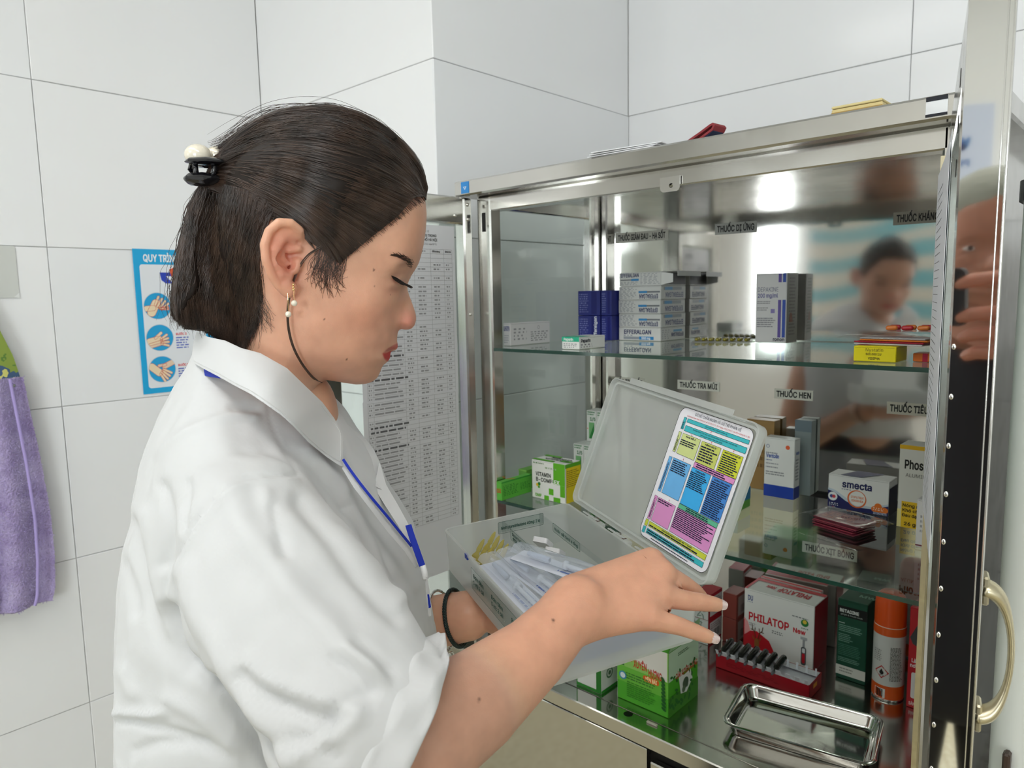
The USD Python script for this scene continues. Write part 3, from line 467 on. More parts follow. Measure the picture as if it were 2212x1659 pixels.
# opened tray carton with drinking ampoules
wt = measure(1545, 1748, 1773, ZF, base=1513, top=1481)
c, w, d, h = wt
yawt = 0.0
t = thing("ampoule_carton", "opened dark red carton with a scalloped white tray holding black drinking ampoules", "box", c, rz(yawt))
part(t, "body", cat_(cbx((-w/2, -d/2, 0), (w/2, -d/2+.001, h), .0003), cbx((-w/2, d/2-.001, 0), (w/2, d/2, h*1.02), .0003), cbx((-w/2, -d/2, 0), (-w/2+.001, d/2, h), .0003), cbx((w/2-.001, -d/2, 0), (w/2, d/2, h), .0003), bx((-w/2, -d/2, 0), (w/2, d/2, .001))), card((158, 22, 36), .35))
part(t, "lettering", lay(affinity.scale(greek(.12, .3, .8, .62, 3, 4), w, h, origin=(0, 0)), (-w/2, -d/2, 0), (1, 0, 0), (0, 0, 1), .0003), flat((130, 16, 28)))
part(t, "printed_area", lay(unary_union([sbox(d*.3, h*.5, d*.6, h*.8)]), (w/2, -d/2, 0), (0, 1, 0), (0, 0, 1), .0003), flat((226, 150, 60)))
n_ = 10; pit = (w-.006)/n_
def scallop(hh, r): return sbox(-w/2+.002, 0, w/2-.002, hh).difference(unary_union([unary_union([shapely.Point(-w/2+.003+pit*(i+.5), hh-.003-r).buffer(r), sbox(-w/2+.003+pit*(i+.5)-r, hh-.003-r, -w/2+.003+pit*(i+.5)+r, hh+.01)]) for i in range(n_)]))
fronty, backy = -d/2+.004, d/2-.018
def upr(poly, y, th, lean=0): return xf(extrude(poly, th), np.array([[1, 0, 0], [0, -math.sin(lean), -math.cos(lean)], [0, math.cos(lean), -math.sin(lean)]]).astype(float), (0, y, 0))
part(t, "tray_wall", xf(upr(scallop(.020, .0042), fronty, .0008, .55), None, (0, 0, h-.006)), card((224, 226, 232)))
part(t, "tray_wall", xf(upr(scallop(.014, .0066), backy, .0008), None, (0, 0, h)), card((214, 216, 224)))
part(t, "tray_floor", cat_(bx((-w/2+.002, fronty, h-.008), (w/2-.002, d/2-.002, h-.007)), bx((-w/2+.002, backy, h-.001), (w/2-.002, d/2-.001, h))), card((218, 220, 226)))
M_AMBER = mat("black_amber_glass", {"p": ("principled_bsdf", {"base_color": (.008, .007, .006), "roughness": .07, "coat_weight": .6, "specular_ior_level": .7})}, [])
prof = [(0, -.002), (.0022, -.002), (.0026, .004), (.0016, .008), (.0024, .012), (.0050, .016), (.0058, .020), (.0060, .050), (.0052, .053), (0, .054)]
tilt = np.array([[1, 0, 0], [0, .93, -.37], [0, .37, .93]])@np.array([[1, 0, 0], [0, 0, 1], [0, -1, 0.]])
A0 = xf(lathe(prof, 16), np.array([[1, 0, 0], [0, 0, 1.], [0, -1., 0]]))        # axis along +y
sl = math.atan2(.010, .05); R_ = np.array([[1, 0, 0], [0, math.cos(sl), -math.sin(sl)], [0, math.sin(sl), math.cos(sl)]])
amps = []
for i in range(7):
    loc = c+np.array([-w/2+.003+pit*(i+.5), fronty-.013, h+.0035])
    p_ = thing("drinking_ampoule", f"black drinking ampoule in the red carton, {['first', 'second', 'third', 'fourth', 'fifth', 'sixth', 'seventh'][i]} from the left end", "ampoule", loc, R_, group="black drinking ampoules in the red carton")
    part(p_, "body", A0, M_AMBER, 40); 
    part(p_, "tip", xf(lathe([(0, -.0032), (.0020, -.0032), (.0026, .0), (.0027, .004), (0, .0045)], 12), np.array([[1, 0, 0], [0, 0, 1.], [0, -1., 0]])), card((96, 98, 102), .25), True)
DG = (16, 62, 48)
carton("medicine_carton", "dark green antiseptic mouthwash carton with a white foot band", measure(1804, 1868, 1888, ZF, base=1482, top=1308), (20, 74, 56),
    [("F", "rect", (0, .79, 1, .92), (22, 26, 26)), ("F", "text", (.06, .845, .038, "BETADINE", True, .66), (226, 230, 228)), ("F", "text", (.1, .81, .018, "gargle & mouth wash", False, .74), (190, 200, 196)), ("F", "rect", (0, .05, 1, .17), (214, 214, 208)), ("F", "lines", (.12, .08, .7, .15, 2), (150, 150, 146)), ("F", "lines", (.06, .70, .3, .72, 1), (190, 205, 198)), ("F", "lines", (.06, .6, .9, .69, 4), (110, 150, 134)), ("F", "lines", (.06, .47, .55, .58, 5), (110, 150, 134)), ("F", "lines", (.06, .3, .9, .45, 7), (70, 116, 98)), ("F", "lines", (.06, .22, .8, .28, 3), (110, 150, 134)), ("R", "rect", (0, 0, 1, 1), DG), ("T", "text", (.5, .5, .2, "MW", True), (120, 160, 140)), ("T", "rect", (0, 0, 1, .05), (30, 90, 70))])
# spray can
cs = on(1921, 1400, 1, 1.325); c = np.array([cs[0], cs[1], ZF]); rs = .0255
t = thing("spray_can", "orange and white aerosol can with an orange dome cap on the cabinet floor", "can", c, rz(.0))
OR = (226, 92, 30)
part(t, "body", lathe([(0, .001), (rs*.9, 0.0004), (rs, .003), (rs, .128), (rs*.985, .131)], 40), card((214, 214, 212), .3), 35)
part(t, "printed_area", lathe([(rs+.0002, .0035), (rs+.0002, .028)], 40), card(OR, .3), True, label="orange foot band")
part(t, "rim", lathe([(rs*1.01, .0002), (rs*1.03, .001), (rs*1.01, .0028), (rs, .003)], 40), M_BRIGHT, True)
part(t, "band", lathe([(rs+.0003, .118), (rs+.0003, .131), (rs*.99, .133)], 40), card(OR, .3), True)
part(t, "cap", lathe([(rs*.985, .133), (rs*.985, .165), (rs*.96, .176), (rs*.85, .185), (rs*.6, .1905), (0, .192)], 40), card((232, 84, 22), .3), 40)
part(t, "cap_seam", lathe([(rs*.99, .1315), (rs*1.0, .1325), (rs*.99, .1335)], 40), card((240, 220, 205), .4))
def wrap(poly, a0, z0, col, name="lettering", eps=.0005):
    V, F_ = poly2d(shapely.segmentize(poly, .004)); a = a0+V[:, 0]/rs; r = rs+eps
    part(t, name, tm(np.stack([r*np.cos(a), r*np.sin(a), z0+V[:, 1]], 1), F_), flat(col))
va = math.atan2(CAM[1]-c[1], CAM[0]-c[0])
wrap(shapely.MultiPolygon([g for g in greek(0, 0, .022, .062, 26, 3, .55).geoms]), va+.08, .038, (110, 108, 104))
wrap(greek(0, 0, .016, .022, 6, 5, .5), va-1.0, .07, (140, 140, 140))
dm = Polygon([(0, -.012), (.012, 0), (0, .012), (-.012, 0)]); wrap(dm.difference(affinity.scale(dm, .8, .8)), va-.42, .052, (190, 50, 50), "printed_area", .0004)
wrap(unary_union([shapely.Point(0, -.001).buffer(.0035), Polygon([(-.003, 0), (0, .006), (.003, 0)]), sbox(-.004, -.006, .004, -.0052)]), va-.42, .052, (30, 30, 30), "printed_area")
wrap(unary_union([sbox(k*.0013, 0, k*.0013+.0006+.0003*(k % 3), .014) for k in range(9)]), va-.75, .007, (30, 28, 28))
wrap(sbox(-.002, -.001, .016, .016), va-.78, .006, (235, 232, 228), "printed_area", .0003)
carton("medicine_carton", "narrow red carton with white lettering squeezed beside the right post", measure(1956, 2000, 2010, ZF, base=1540, top=1320, d=.05), (190, 32, 44),
    [("F", "poly", ((.05, .7), (.5, .88), (1, .84), (1, .58), (.2, .64)), (70, 70, 72)), ("F", "text", (.16, .46, .035, "Làm dịu", True, .8), (236, 226, 224)), ("F", "text", (.1, .41, .035, "nơi đau", True, .8), (236, 226, 224)), ("F", "rrect", (.2, .1, .95, .36, .1), (228, 222, 220)), ("F", "text", (.12, .03, .03, "SẢN PHẨM", True, .8), (236, 200, 200))])
# green boxes at the front
wg = measure(1334, 1443, 1506, ZF, base=1553, top=1413)
c, w, d, h = wg
t = carton("medicine_carton", "bright green carton with red lettering and a torn open lid at the cabinet floor's front", wg, (74, 166, 36),
    [("F", "rect", (0, .55, 1, 1), (140, 196, 96)), ("F", "rect", (0, .3, 1, .55), (104, 182, 60)), ("F", "poly", ((0, .88), (.3, .72), (.98, .55), (.98, 1), (0, 1)), (222, 220, 212)), ("F", "text", (.10, .665, .11, "CẢM", True, .2), (190, 52, 34)), ("F", "text", (.33, .60, .11, "XUYÊN", True, .26), (190, 52, 34)), ("F", "text", (.62, .54, .11, "HƯƠNG", True, .26), (190, 52, 34)), ("F", "rrect", (.52, .44, .83, .53, .04), (214, 96, 30)), ("F", "text", (.56, .455, .055, "YÊN BÁI", True, .23), (250, 230, 170)),
     ("F", "lines", (.18, .36, .8, .48, 3), (60, 120, 44)), ("F", "lines", (.2, .08, .78, .34, 8), (52, 128, 30)), ("F", "poly", ((.08, .56), (.15, .56), (.115, .66)), (40, 110, 40)), ("F", "disc", (.115, .40, .055), (220, 232, 236)), ("F", "ring", (.115, .40, .075, .05), (60, 140, 170)),
     ("R", "rect", (0, .55, 1, 1), (180, 206, 176)), ("R", "rect", (0, .0, 1, .3), (62, 130, 34)), ("R", "poly", ((.3, .62), (.5, .5), (.72, .52), (.8, .35), (.6, .2), (.4, .24)), (216, 220, 212)), ("R", "disc", (.56, .36, .1), (70, 90, 66)), ("R", "disc", (.5, .28, .06), (90, 110, 80)), ("R", "text", (.22, .52, .085, "CẢM XUYÊN HƯƠNG", True, .74), (186, 66, 46)), ("R", "lines", (.3, .86, .7, .92, 2), (70, 110, 70))])
lv = []
r_ = np.random.default_rng(9)
for (x0, y0, sg) in ((.96, .06, 1),):
    for q in range(9):
        yy = .10+q*.055; lv.append(affinity.translate(affinity.rotate(affinity.scale(shapely.Point(1, 0).buffer(1), .0052, .0026, origin=(0, 0)), 150-q*3, origin=(0, 0)), (.97-q*.004)*w, yy*h))
part(t, "printed_area", lay(unary_union(lv).intersection(sbox(.001, .001, w-.001, h-.001)), (-w/2, -d/2, 0), (1, 0, 0), (0, 0, 1), .0012), flat((30, 92, 34)), label="dark green leaves")
lv = [affinity.translate(affinity.rotate(affinity.scale(shapely.Point(1, 0).buffer(1), r_.uniform(.003, .006), .0024, origin=(0, 0)), r_.uniform(10, 170), origin=(0, 0)), r_.uniform(.02, .9)*d, r_.uniform(.04, .62)*h) for q in range(46)]
part(t, "printed_area", lay(unary_union(lv).difference(affinity.scale(shapely.Point(.5*d, .42*h).buffer(1), .2*d, .16*h)).intersection(sbox(.001, .001, d-.001, h-.001)), (w/2, -d/2, 0), (0, 1, 0), (0, 0, 1), .0012), flat((44, 104, 44)), label="dark green leaves")
part(t, "torn_lid", quad((w/2, -d/2, h), (w/2, d/2, h), (w/2+.004, d/2, h+.03), (w/2+.006, -d/2+.01, h+.026)), card((150, 190, 140)))
wg2 = measure(1246, 1299, 1334, ZF, base=1501, top=1420)
carton("medicine_carton", "white carton with green edges behind the plastic box at the cabinet floor", wg2, (214, 216, 210), [("F", "rect", (0, 0, 1, .08), (46, 128, 44)), ("F", "rect", (.80, 0, 1, 1), (40, 116, 40)), ("F", "rect", (0, 0, .04, 1), (46, 128, 44)), ("R", "rect", (0, 0, 1, .08), (46, 128, 44)), ("R", "ring", (.5, .45, .2, .14), (80, 110, 84)), ("R", "disc", (.5, .45, .08), (80, 110, 84))])
# instrument tray
p0, p1, p2 = on(1537, 1592, 2, ZF), on(1606, 1496, 2, ZF), on(1893, 1572, 2, ZF)
ex = p2-p1; Lx = np.linalg.norm(ex); ex /= Lx; ey = p1-p0; ey -= ex*(ey@ex); Ly = max(np.linalg.norm(ey), .13); ey /= np.linalg.norm(ey)
Lx, Ly = Lx+.012, .15
ct = p1+ex*Lx/2-ey*Ly/2
t = thing("instrument_tray", "shallow polished steel instrument tray lying empty on the cabinet floor", "tray", (ct[0], ct[1], ZF), np.stack([ex, ey, np.array([0, 0, 1.])], 1))
def ring_(wx, wy, r, z, n=10):
    pts = np.array(rrect(-wx/2, -wy/2, wx/2, wy/2, r, n).exterior.coords)[:-1]; return np.c_[pts, np.full(len(pts), z)]
rings = [ring_(Lx, Ly, .022, .0225), ring_(Lx+.001, Ly+.001, .0225, .021), ring_(Lx-.002, Ly-.002, .0215, .0215), ring_(Lx-.008, Ly-.008, .020, .023), ring_(Lx-.012, Ly-.012, .019, .0225), ring_(Lx-.018, Ly-.018, .018, .018), ring_(Lx-.026, Ly-.026, .016, .006), ring_(Lx-.032, Ly-.032, .014, .002), ring_(Lx-.044, Ly-.044, .010, .001)]
rings = [ring_(Lx-.030, Ly-.030, .014, .0), ring_(Lx-.022, Ly-.022, .016, .004), ring_(Lx-.012, Ly-.012, .019, .018), ring_(Lx-.004, Ly-.004, .021, .0205)]+[ring_(Lx, Ly, .0225, .0208), ring_(Lx, Ly, .0225, .022)]+rings[3:]
n_ = len(rings[0]); V = np.vstack(rings); F_ = []
for i in range(len(rings)-1):
    for j in range(n_):
        j2 = (j+1) % n_; F_ += [[i*n_+j, i*n_+j2, (i+1)*n_+j2], [i*n_+j, (i+1)*n_+j2, (i+1)*n_+j]]
k0 = len(V); V = np.vstack([V, [[0, 0, .001]]]); F_ += [[(len(rings)-1)*n_+j, (len(rings)-1)*n_+(j+1) % n_, k0] for j in range(n_)]
part(t, "body", tm(V, F_), M_BRIGHT, 50)
# sachet packs in clear film
M_FILM = pane("clear_film", (.96, .96, .96), 1.45, .08)
def sachets(name, label, ctr, yaw, size, n, cols, hz, seed):
    t = thing(name, label, "sachet", ctr, rz(yaw)); r = np.random.default_rng(seed); w, d = size
    for i in range(n):
        s = cbx((-w/2+r.normal(0, .002), -d/2+r.normal(0, .002), hz*i), (w/2+r.normal(0, .002), d/2+r.normal(0, .002), hz*(i+.8)), .0008)
        part(t, "sachet", s, card(cols[i % len(cols)], .4))
    part(t, "label_print", lay(greek(-w*.4, -d*.3, w*.4, d*.3, 4, seed, .4), (0, 0, hz*n), (1, 0, 0), (0, 1, 0), .0002), flat((190, 110, 90)))
    g = 14; xs, ys = np.meshgrid(np.linspace(-1, 1, g), np.linspace(-1, 1, g)); rr = np.clip(1.25-np.maximum(abs(xs), abs(ys)), 0, .42)/.42
    zt = hz*n*1.15*rr**.7+.0015*meshkit.noise(np.stack([xs*5, ys*5, xs*0+seed], -1)); V = np.stack([xs*w*.78, ys*d*.8, zt+.0006], -1).reshape(-1, 3)
    F_ = [f for i in range(g-1) for j in range(g-1) for f in ([i*g+j, i*g+j+1, (i+1)*g+j+1], [i*g+j, (i+1)*g+j+1, (i+1)*g+j])]
    part(t, "film", tm(V, F_), M_FILM, True); return t
sachets("sachet_pack", "stack of maroon powder sachets in clear film before the navy carton", on(1822, 1139, 2, Z2), -.28, (.078, .055), 7, [(120, 40, 60), (150, 60, 76), (106, 34, 52)], .0022, 3)
c_ = on(1925, 758, 1, 1.05); 
t = sachets("sachet_pack", "flat pack of crimson and orange sachets lying across the yellow carton", np.array([c_[0]+.004, 1.075, Z1+.0215]), -.15, (.088, .06), 4, [(206, 202, 204), (170, 40, 60), (226, 130, 50), (190, 190, 194)], .0025, 8)
t = thing("capsule_sheet", "clear sheet of red and orange capsules resting on the sachet pack", "pills", np.array([c_[0]+.035, 1.085, Z1+.0395]), rz(.08))
part(t, "sheet", xf(cbx((-.05, -.026, 0), (.05, .026, .001), .0003), np.array([[1, 0, 0], [0, 1, -.05], [0, .05, 1]])), M_FILM)
for i in range(5):
    for j in range(2):
        x, y = -.038+.019*i, -.012+.024*j
        m_ = trimesh.creation.capsule(.008, .0035, count=[8, 8]); m_ = xf(m_, np.array([[0, 0, 1.], [0, 1, 0], [-1, 0, 0]]), (x-.004, y, .004))
        part(t, "capsule", m_, card((190, 50, 60) if (i+j) % 2 else (226, 130, 60), .25), True)
# things on top of the cabinet
t = thing("red_strap", "folded dark red strap end sticking up on top of the cabinet", "strap", on(1535, 285, 1, 1.0)*[1, 1, 0]+np.array([0, 0, ZT]), rz(-.1))
prof = np.array([(-.05, .001), (-.03, .004), (-.01, .012), (.008, .020), (.013, .0215), (.015, .019), (.012, .014), (-.01, .004), (-.02, .0)])
pl = shapely.LineString(prof).buffer(.0016, cap_style="flat"); part(t, "webbing", xf(extrude(pl, .03), np.array([[1, 0, 0], [0, 0, -1.], [0, 1., 0]]), (0, .015, .0016)), card((140, 52, 58), .8))
part(t, "lining", xf(extrude(shapely.LineString([(-.008, .005), (.008, .014)]).buffer(.0018), .026), np.array([[1, 0, 0], [0, 0, -1.], [0, 1., 0]]), (.003, .013, .0005)), card((40, 50, 80), .8))
pc = on(1850, 232, 1, 1.02)
t = thing("cream_carton", "flat cream carton lying on top of the cabinet near its right end", "box", (pc[0]+.014, 1.012, ZT+.0002)); part(t, "lid", cbx((-.030, -.036, .0105), (.030, .035, .0135), .001), card((222, 206, 150), .6)); part(t, "body", cbx((-.030, -.035, 0), (.030, .035, .010), .001), card((214, 196, 140), .6))
part(t, "band", bx((-.0300, -.0355, .004), (.0300, -.0349, .006)), card((170, 140, 80), .6))
pp = on(1390, 315, 1, .985)
t = thing("paper_sheets", "loose white paper sheets lying on top of the cabinet towards its left", "paper", (pp[0], 1.00, ZT), rz(.02))
for i in range(3): part(t, "sheet", xf(bx((-.085, -.045, 0), (.035, .1, .0012)), rz(.04*i), (.004*i, 0, .0024*i+.0003)), card((236, 237, 240), .7))
# ------------------------------------------------------------------ sculpting: implicit solids and surface nets
from scipy.interpolate import RBFInterpolator
from scipy.ndimage import gaussian_filter, map_coordinates
def surface_net(f, o, h, smooth=2):
    """mesh of the zero level of the field f (inside > 0) on a grid with corner o and step h"""
    s = f > 0; n = np.array(f.shape)-1
    cnt = np.zeros(n, np.int16); acc = np.zeros((*n, 3), np.float32)
    for ax in range(3):
        sl0 = [slice(None)]*3; sl1 = [slice(None)]*3; sl0[ax] = slice(0, -1); sl1[ax] = slice(1, None)
        a, b = f[tuple(sl0)], f[tuple(sl1)]; cr = s[tuple(sl0)] != s[tuple(sl1)]
        t = np.where(cr, a/np.where(cr, a-b, 1), 0)
        o1, o2 = [k for k in range(3) if k != ax]
        for d1 in (0, 1):
            for d2 in (0, 1):
                q = [slice(None)]*3; q[o1] = slice(d1, d1+n[o1]); q[o2] = slice(d2, d2+n[o2]); q = tuple(q)
                c = cr[q]; cnt += c; acc[..., ax] += np.where(c, t[q], 0)
                if d1: acc[..., o1] += c
                if d2: acc[..., o2] += c
    act = cnt > 0; idx = np.full(n, -1, np.int64); idx[act] = np.arange(act.sum())
    V = (np.argwhere(act)+acc[act]/cnt[act][:, None])*h+np.asarray(o)
    Fs = []
    for ax in range(3):
        o1, o2 = (ax+1) % 3, (ax+2) % 3
        sl0 = [slice(1, -1)]*3; sl1 = [slice(1, -1)]*3; sl0[ax] = slice(0, -1); sl1[ax] = slice(1, None)
        a, b = s[tuple(sl0)], s[tuple(sl1)]
        for inside_first in (True, False):
            e = np.argwhere((a & ~b) if inside_first else (~a & b)); e[:, o1] += 1; e[:, o2] += 1
            if not len(e): continue
            def g(d1, d2):
                q = e.copy(); q[:, o1] -= d1; q[:, o2] -= d2; return idx[q[:, 0], q[:, 1], q[:, 2]]
            Q = np.stack([g(1, 1), g(0, 1), g(0, 0), g(1, 0)], 1)
            Q = Q if inside_first else Q[:, ::-1]; Fs += [Q[:, [0, 1, 2]], Q[:, [0, 2, 3]]]
    m = tm(V, np.vstack(Fs))
    if smooth: trimesh.smoothing.filter_taubin(m, lamb=.5, nu=.52, iterations=smooth)
    return m
def cone_field(P, a, b, ra, rb):
    """distance inside (positive) a tapering limb from a to b"""
    a, b = np.asarray(a, float), np.asarray(b, float); ab = b-a
    t = np.clip(((P-a)@ab)/(ab@ab), 0, 1); return ra+(rb-ra)*t-np.linalg.norm(P-a-t[..., None]*ab, axis=-1)
def smax(a, b, k):
    h = np.clip(.5+.5*(a-b)/k, 0, 1); return b+(a-b)*h+k*h*(1-h)
def grid(lo, hi, h):
    ax = [np.arange(l, u+h, h) for l, u in zip(lo, hi)]; return np.stack(np.meshgrid(*ax, indexing="ij"), -1), np.array([a[0] for a in ax])
def limb_mesh(chains, h, k=.012, pad=.006, extra=None, smooth=6):
    """chains: lists of (point, radius); each chain is blended in turn. points in metres, any frame"""
    pts = np.vstack([[p for p, r in c] for c, _ in chains]); rad = max(r for c, _ in chains for p, r in c)
    P, o = grid(pts.min(0)-rad-pad, pts.max(0)+rad+pad, h); f = None
    for c, kk in chains:
        g = None
        for (a, ra), (b, rb) in zip(c[:-1], c[1:]):
            q = cone_field(P, a, b, ra, rb); g = q if g is None else np.maximum(g, q)
        f = g if f is None else smax(f, g, kk)
    if extra is not None: f = extra(P, f)
    return surface_net(f, o, h, smooth)
def fast_limb(chains, h, smooth=6, extra=None): return limb_mesh(chains, h, smooth=smooth, extra=extra)
def color_mesh(parent, name, mesh, m, col, label=None, smooth=True):
    p = part(parent, name, mesh, m, smooth, label)
    UsdGeom.PrimvarsAPI(p).CreatePrimvar("tint", Sdf.ValueTypeNames.Color3fArray, "vertex").Set(Vt.Vec3fArray.FromNumpy(np.asarray(col, np.float32))); return p
def curves(parent, name, strands, widths, m, label=None, kind=None):
    """hair and threads as curves; strands: (n, k, 3)"""
    c = UsdGeom.BasisCurves.Define(stage, numbered(str(parent.GetPath()), name)); S = np.asarray(strands, np.float32)
    c.CreateTypeAttr("cubic"); c.CreateBasisAttr("catmullRom"); c.CreateWrapAttr("pinned")
    c.CreatePointsAttr(Vt.Vec3fArray.FromNumpy(S.reshape(-1, 3))); c.CreateCurveVertexCountsAttr(Vt.IntArray.FromNumpy(np.full(len(S), S.shape[1], np.int32)))
    w = np.broadcast_to(np.asarray(widths, np.float32), S.shape[:2]); c.CreateWidthsAttr(Vt.FloatArray.FromNumpy(np.ascontiguousarray(w).ravel())); c.SetWidthsInterpolation("vertex")
    UsdShade.MaterialBindingAPI.Apply(c.GetPrim()).Bind(m); tag(c.GetPrim(), label, None, None, kind); return c.GetPrim()
# skin: the mesh's own tint carries lips, blush and moles; fine pores as relief
def skin(name, rough=.42):
    return mat(name, {"a": ("attribute", {"attribute": "tint"}), "g": ("geometry", {}), "n": ("noise_texture", {"scale": 900.0, "detail": 2.0}), "n2": ("noise_texture", {"scale": 60.0, "detail": 3.0}),
        "b": ("bump", {"strength": .10, "distance": .0008}), "mr": ("map_range", {"from_min": .3, "from_max": .7, "to_min": .93, "to_max": 1.05}), "cv": ("combine_xyz", {}), "mx": ("mix_color", {"blend_type": "multiply", "fac": 1.0}),
        "p": ("principled_bsdf", {"roughness": rough, "subsurface_weight": .25, "subsurface_scale": .004, "subsurface_radius": (1.0, .35, .2), "specular_ior_level": .45})},
        [("g.position", "n.vector"), ("g.position", "n2.vector"), ("n.fac", "b.height"), ("b.normal", "p.normal"), ("n2.fac", "mr.value"), ("mr.result", "cv.x"), ("mr.result", "cv.y"), ("mr.result", "cv.z"), ("a.color", "mx.a"), ("cv.vector", "mx.b"), ("mx.result", "p.base_color")])
M_SKIN = skin("skin")
def hair_mat(name, c1, c2, rough=.32):
    return mat(name, {"g": ("geometry", {}), "h": ("noise_texture", {"scale": 55.0, "detail": 2.0}), "r": ("rgb_ramp", {"ramp": [(0.25, c1), (.75, c2)]}), "p": ("principled_bsdf", {"roughness": rough, "specular_ior_level": .55})},
        [("g.position", "h.vector"), ("h.fac", "r.fac"), ("r.color", "p.base_color")])
M_HAIR = hair_mat("dark_brown_hair", (.013, .008, .006), (.060, .033, .022), .25)
M_HAIRBASE = mat("hair_undercoat", {"p": ("principled_bsdf", {"base_color": (.012, .0075, .0055), "roughness": .5, "specular_ior_level": .25})}, [])
# ------------------------------------------------------------------ the woman
HD = .64
HO = at(680, 540, HD); HZ = (CAM-HO)/np.linalg.norm(CAM-HO); HX = CR-(CR@HZ)*HZ; HX /= np.linalg.norm(HX); HY = np.cross(HZ, HX)
HR = np.stack([HX, HY, HZ], 1)
def hp(px, py, z=0.0):
    """head frame: where the sight line through a picture point meets the plane z"""
    px, py = np.asarray(px, float), np.asarray(py, float)
    r = CF+CR*((px[..., None]-1106)/FPX)-CU*((py[..., None]-829.5)/FPX); t = ((HO-CAM)@HZ+z)/(r@HZ)
    q = (CAM+r*np.asarray(t)[..., None]-HO)@HR; return q
def zz(a): a = np.array(a, float); return np.c_[350+a[:, 0]/2.5138, 200+a[:, 1]/2.5136]
def toloc(pxy, z=0.0): return hp(pxy[:, 0], pxy[:, 1], z)[:, :2]
face = [(1425, 600), (1431, 650), (1430, 700), (1424, 770), (1412, 840), (1400, 890), (1388, 930), (1370, 962), (1346, 1000), (1331, 1035), (1328, 1065), (1338, 1095), (1352, 1130), (1365, 1168), (1376, 1205), (1378, 1235), (1370, 1265), (1350, 1286), (1320, 1288), (1290, 1284), (1279, 1296), (1275, 1320), (1273, 1345), (1279, 1372), (1280, 1388), (1268, 1400), (1240, 1406), (1236, 1412), (1238, 1432), (1232, 1452), (1215, 1468), (1200, 1478), (1190, 1496), (1182, 1522), (1168, 1550), (1142, 1570), (1108, 1581), (1050, 1583), (985, 1572), (925, 1562), (885, 1556), (868, 1575), (868, 1620), (862, 1680), (880, 1800), (900, 1900)]
back = [(450, 1900), (440, 1700), (455, 1500), (440, 1300), (400, 1150), (350, 1000), (310, 860), (300, 720), (310, 600), (345, 470), (420, 350), (530, 245), (660, 175), (800, 140), (940, 145), (1070, 180), (1190, 245), (1290, 335), (1365, 430), (1408, 530)]
SIL = Polygon(toloc(zz(face+back)))
def dist_in(poly, X, Y):
    pts = shapely.points(X.ravel(), Y.ravel()); d = shapely.distance(pts, poly.exterior); return np.where(shapely.contains(poly, pts), d, -d).reshape(X.shape)
# half-widths of the head (metres) and edge rounding, at picture points
LM = [(640, 400, .071, .08), (560, 430, .066, .08), (740, 380, .067, .075), (820, 410, .060, .06), (880, 450, .060, .055), (840, 490, .061, .05), (790, 530, .065, .05), (905, 520, .060, .05), (650, 320, .066, .08),
      (897, 572, .050, .034), (865, 572, .052, .026), (832, 568, .057, .026), (878, 606, .030, .014), (866, 616, .034, .012), (848, 614, .045, .012), (815, 606, .059, .012), (780, 600, .065, .012), (780, 655, .065, .012), (818, 655, .058, .012), (845, 650, .045, .012), (862, 650, .028, .010),
      (880, 640, .013, .010), (888, 668, .0135, .010), (893, 690, .0155, .010), (880, 702, .0175, .009), (866, 690, .019, .009), (856, 684, .024, .009), (846, 694, .033, .01), (832, 700, .041, .012), (866, 662, .020, .009),
      (862, 712, .015, .008), (854, 725, .020, .012), (842, 728, .030, .014), (824, 732, .040, .014), (846, 750, .022, .014), (834, 757, .027, .012), (822, 758, .032, .012), (812, 752, .039, .014), (800, 735, .048, .014), (838, 772, .022, .014), (826, 778, .030, .014),
      (818, 800, .026, .026), (800, 812, .030, .03), (790, 790, .040, .03), (765, 795, .046, .034), (740, 760, .056, .03), (700, 740, .061, .03), (710, 790, .053, .034), (660, 720, .063, .03), (720, 690, .065, .02), (700, 640, .068, .02), (650, 600, .070, .03), (760, 700, .060, .016),
      (640, 790, .054, .05), (600, 740, .054, .05), (680, 830, .052, .045), (640, 900, .060, .05), (560, 800, .058, .05), (520, 450, .064, .085), (500, 560, .060, .07), (540, 660, .055, .06)]
LM = np.array(LM, float); LX = np.array([hp(a, b, .7*t)[:2] for a, b, t, r in LM])
fT, fR = (RBFInterpolator(LX, LM[:, k], kernel="thin_plate_spline", smoothing=1e-9) for k in (2, 3))
hh = .0013
xlo, xhi, ylo, yhi = -.20, .115, -.275, .150
gx, gy = np.arange(xlo, xhi, hh), np.arange(ylo, yhi, hh); GX, GY = np.meshgrid(gx, gy, indexing="ij"); G2 = np.stack([GX.ravel(), GY.ravel()], 1)
lo_, hi_ = LX.min(0), LX.max(0); GC = np.clip(G2, lo_-.01, hi_+.01)
T_ = np.clip(fT(GC).reshape(GX.shape), .010, .074); R_ = np.clip(fR(GC).reshape(GX.shape), .007, .09); R_ = gaussian_filter(R_, 2)
D_ = dist_in(SIL, GX, GY)
def gb(px, py, sx, sy, a, ang=0.0, z=.05):
    c = hp(px, py, z); k = HD/FPX; dx, dy = GX-c[0], GY-c[1]; ca, sa = math.cos(math.radians(ang)), math.sin(math.radians(ang))
    return a*np.exp(-(((dx*ca+dy*sa)/(sx*k))**2+((-dx*sa+dy*ca)/(sy*k))**2)/2)
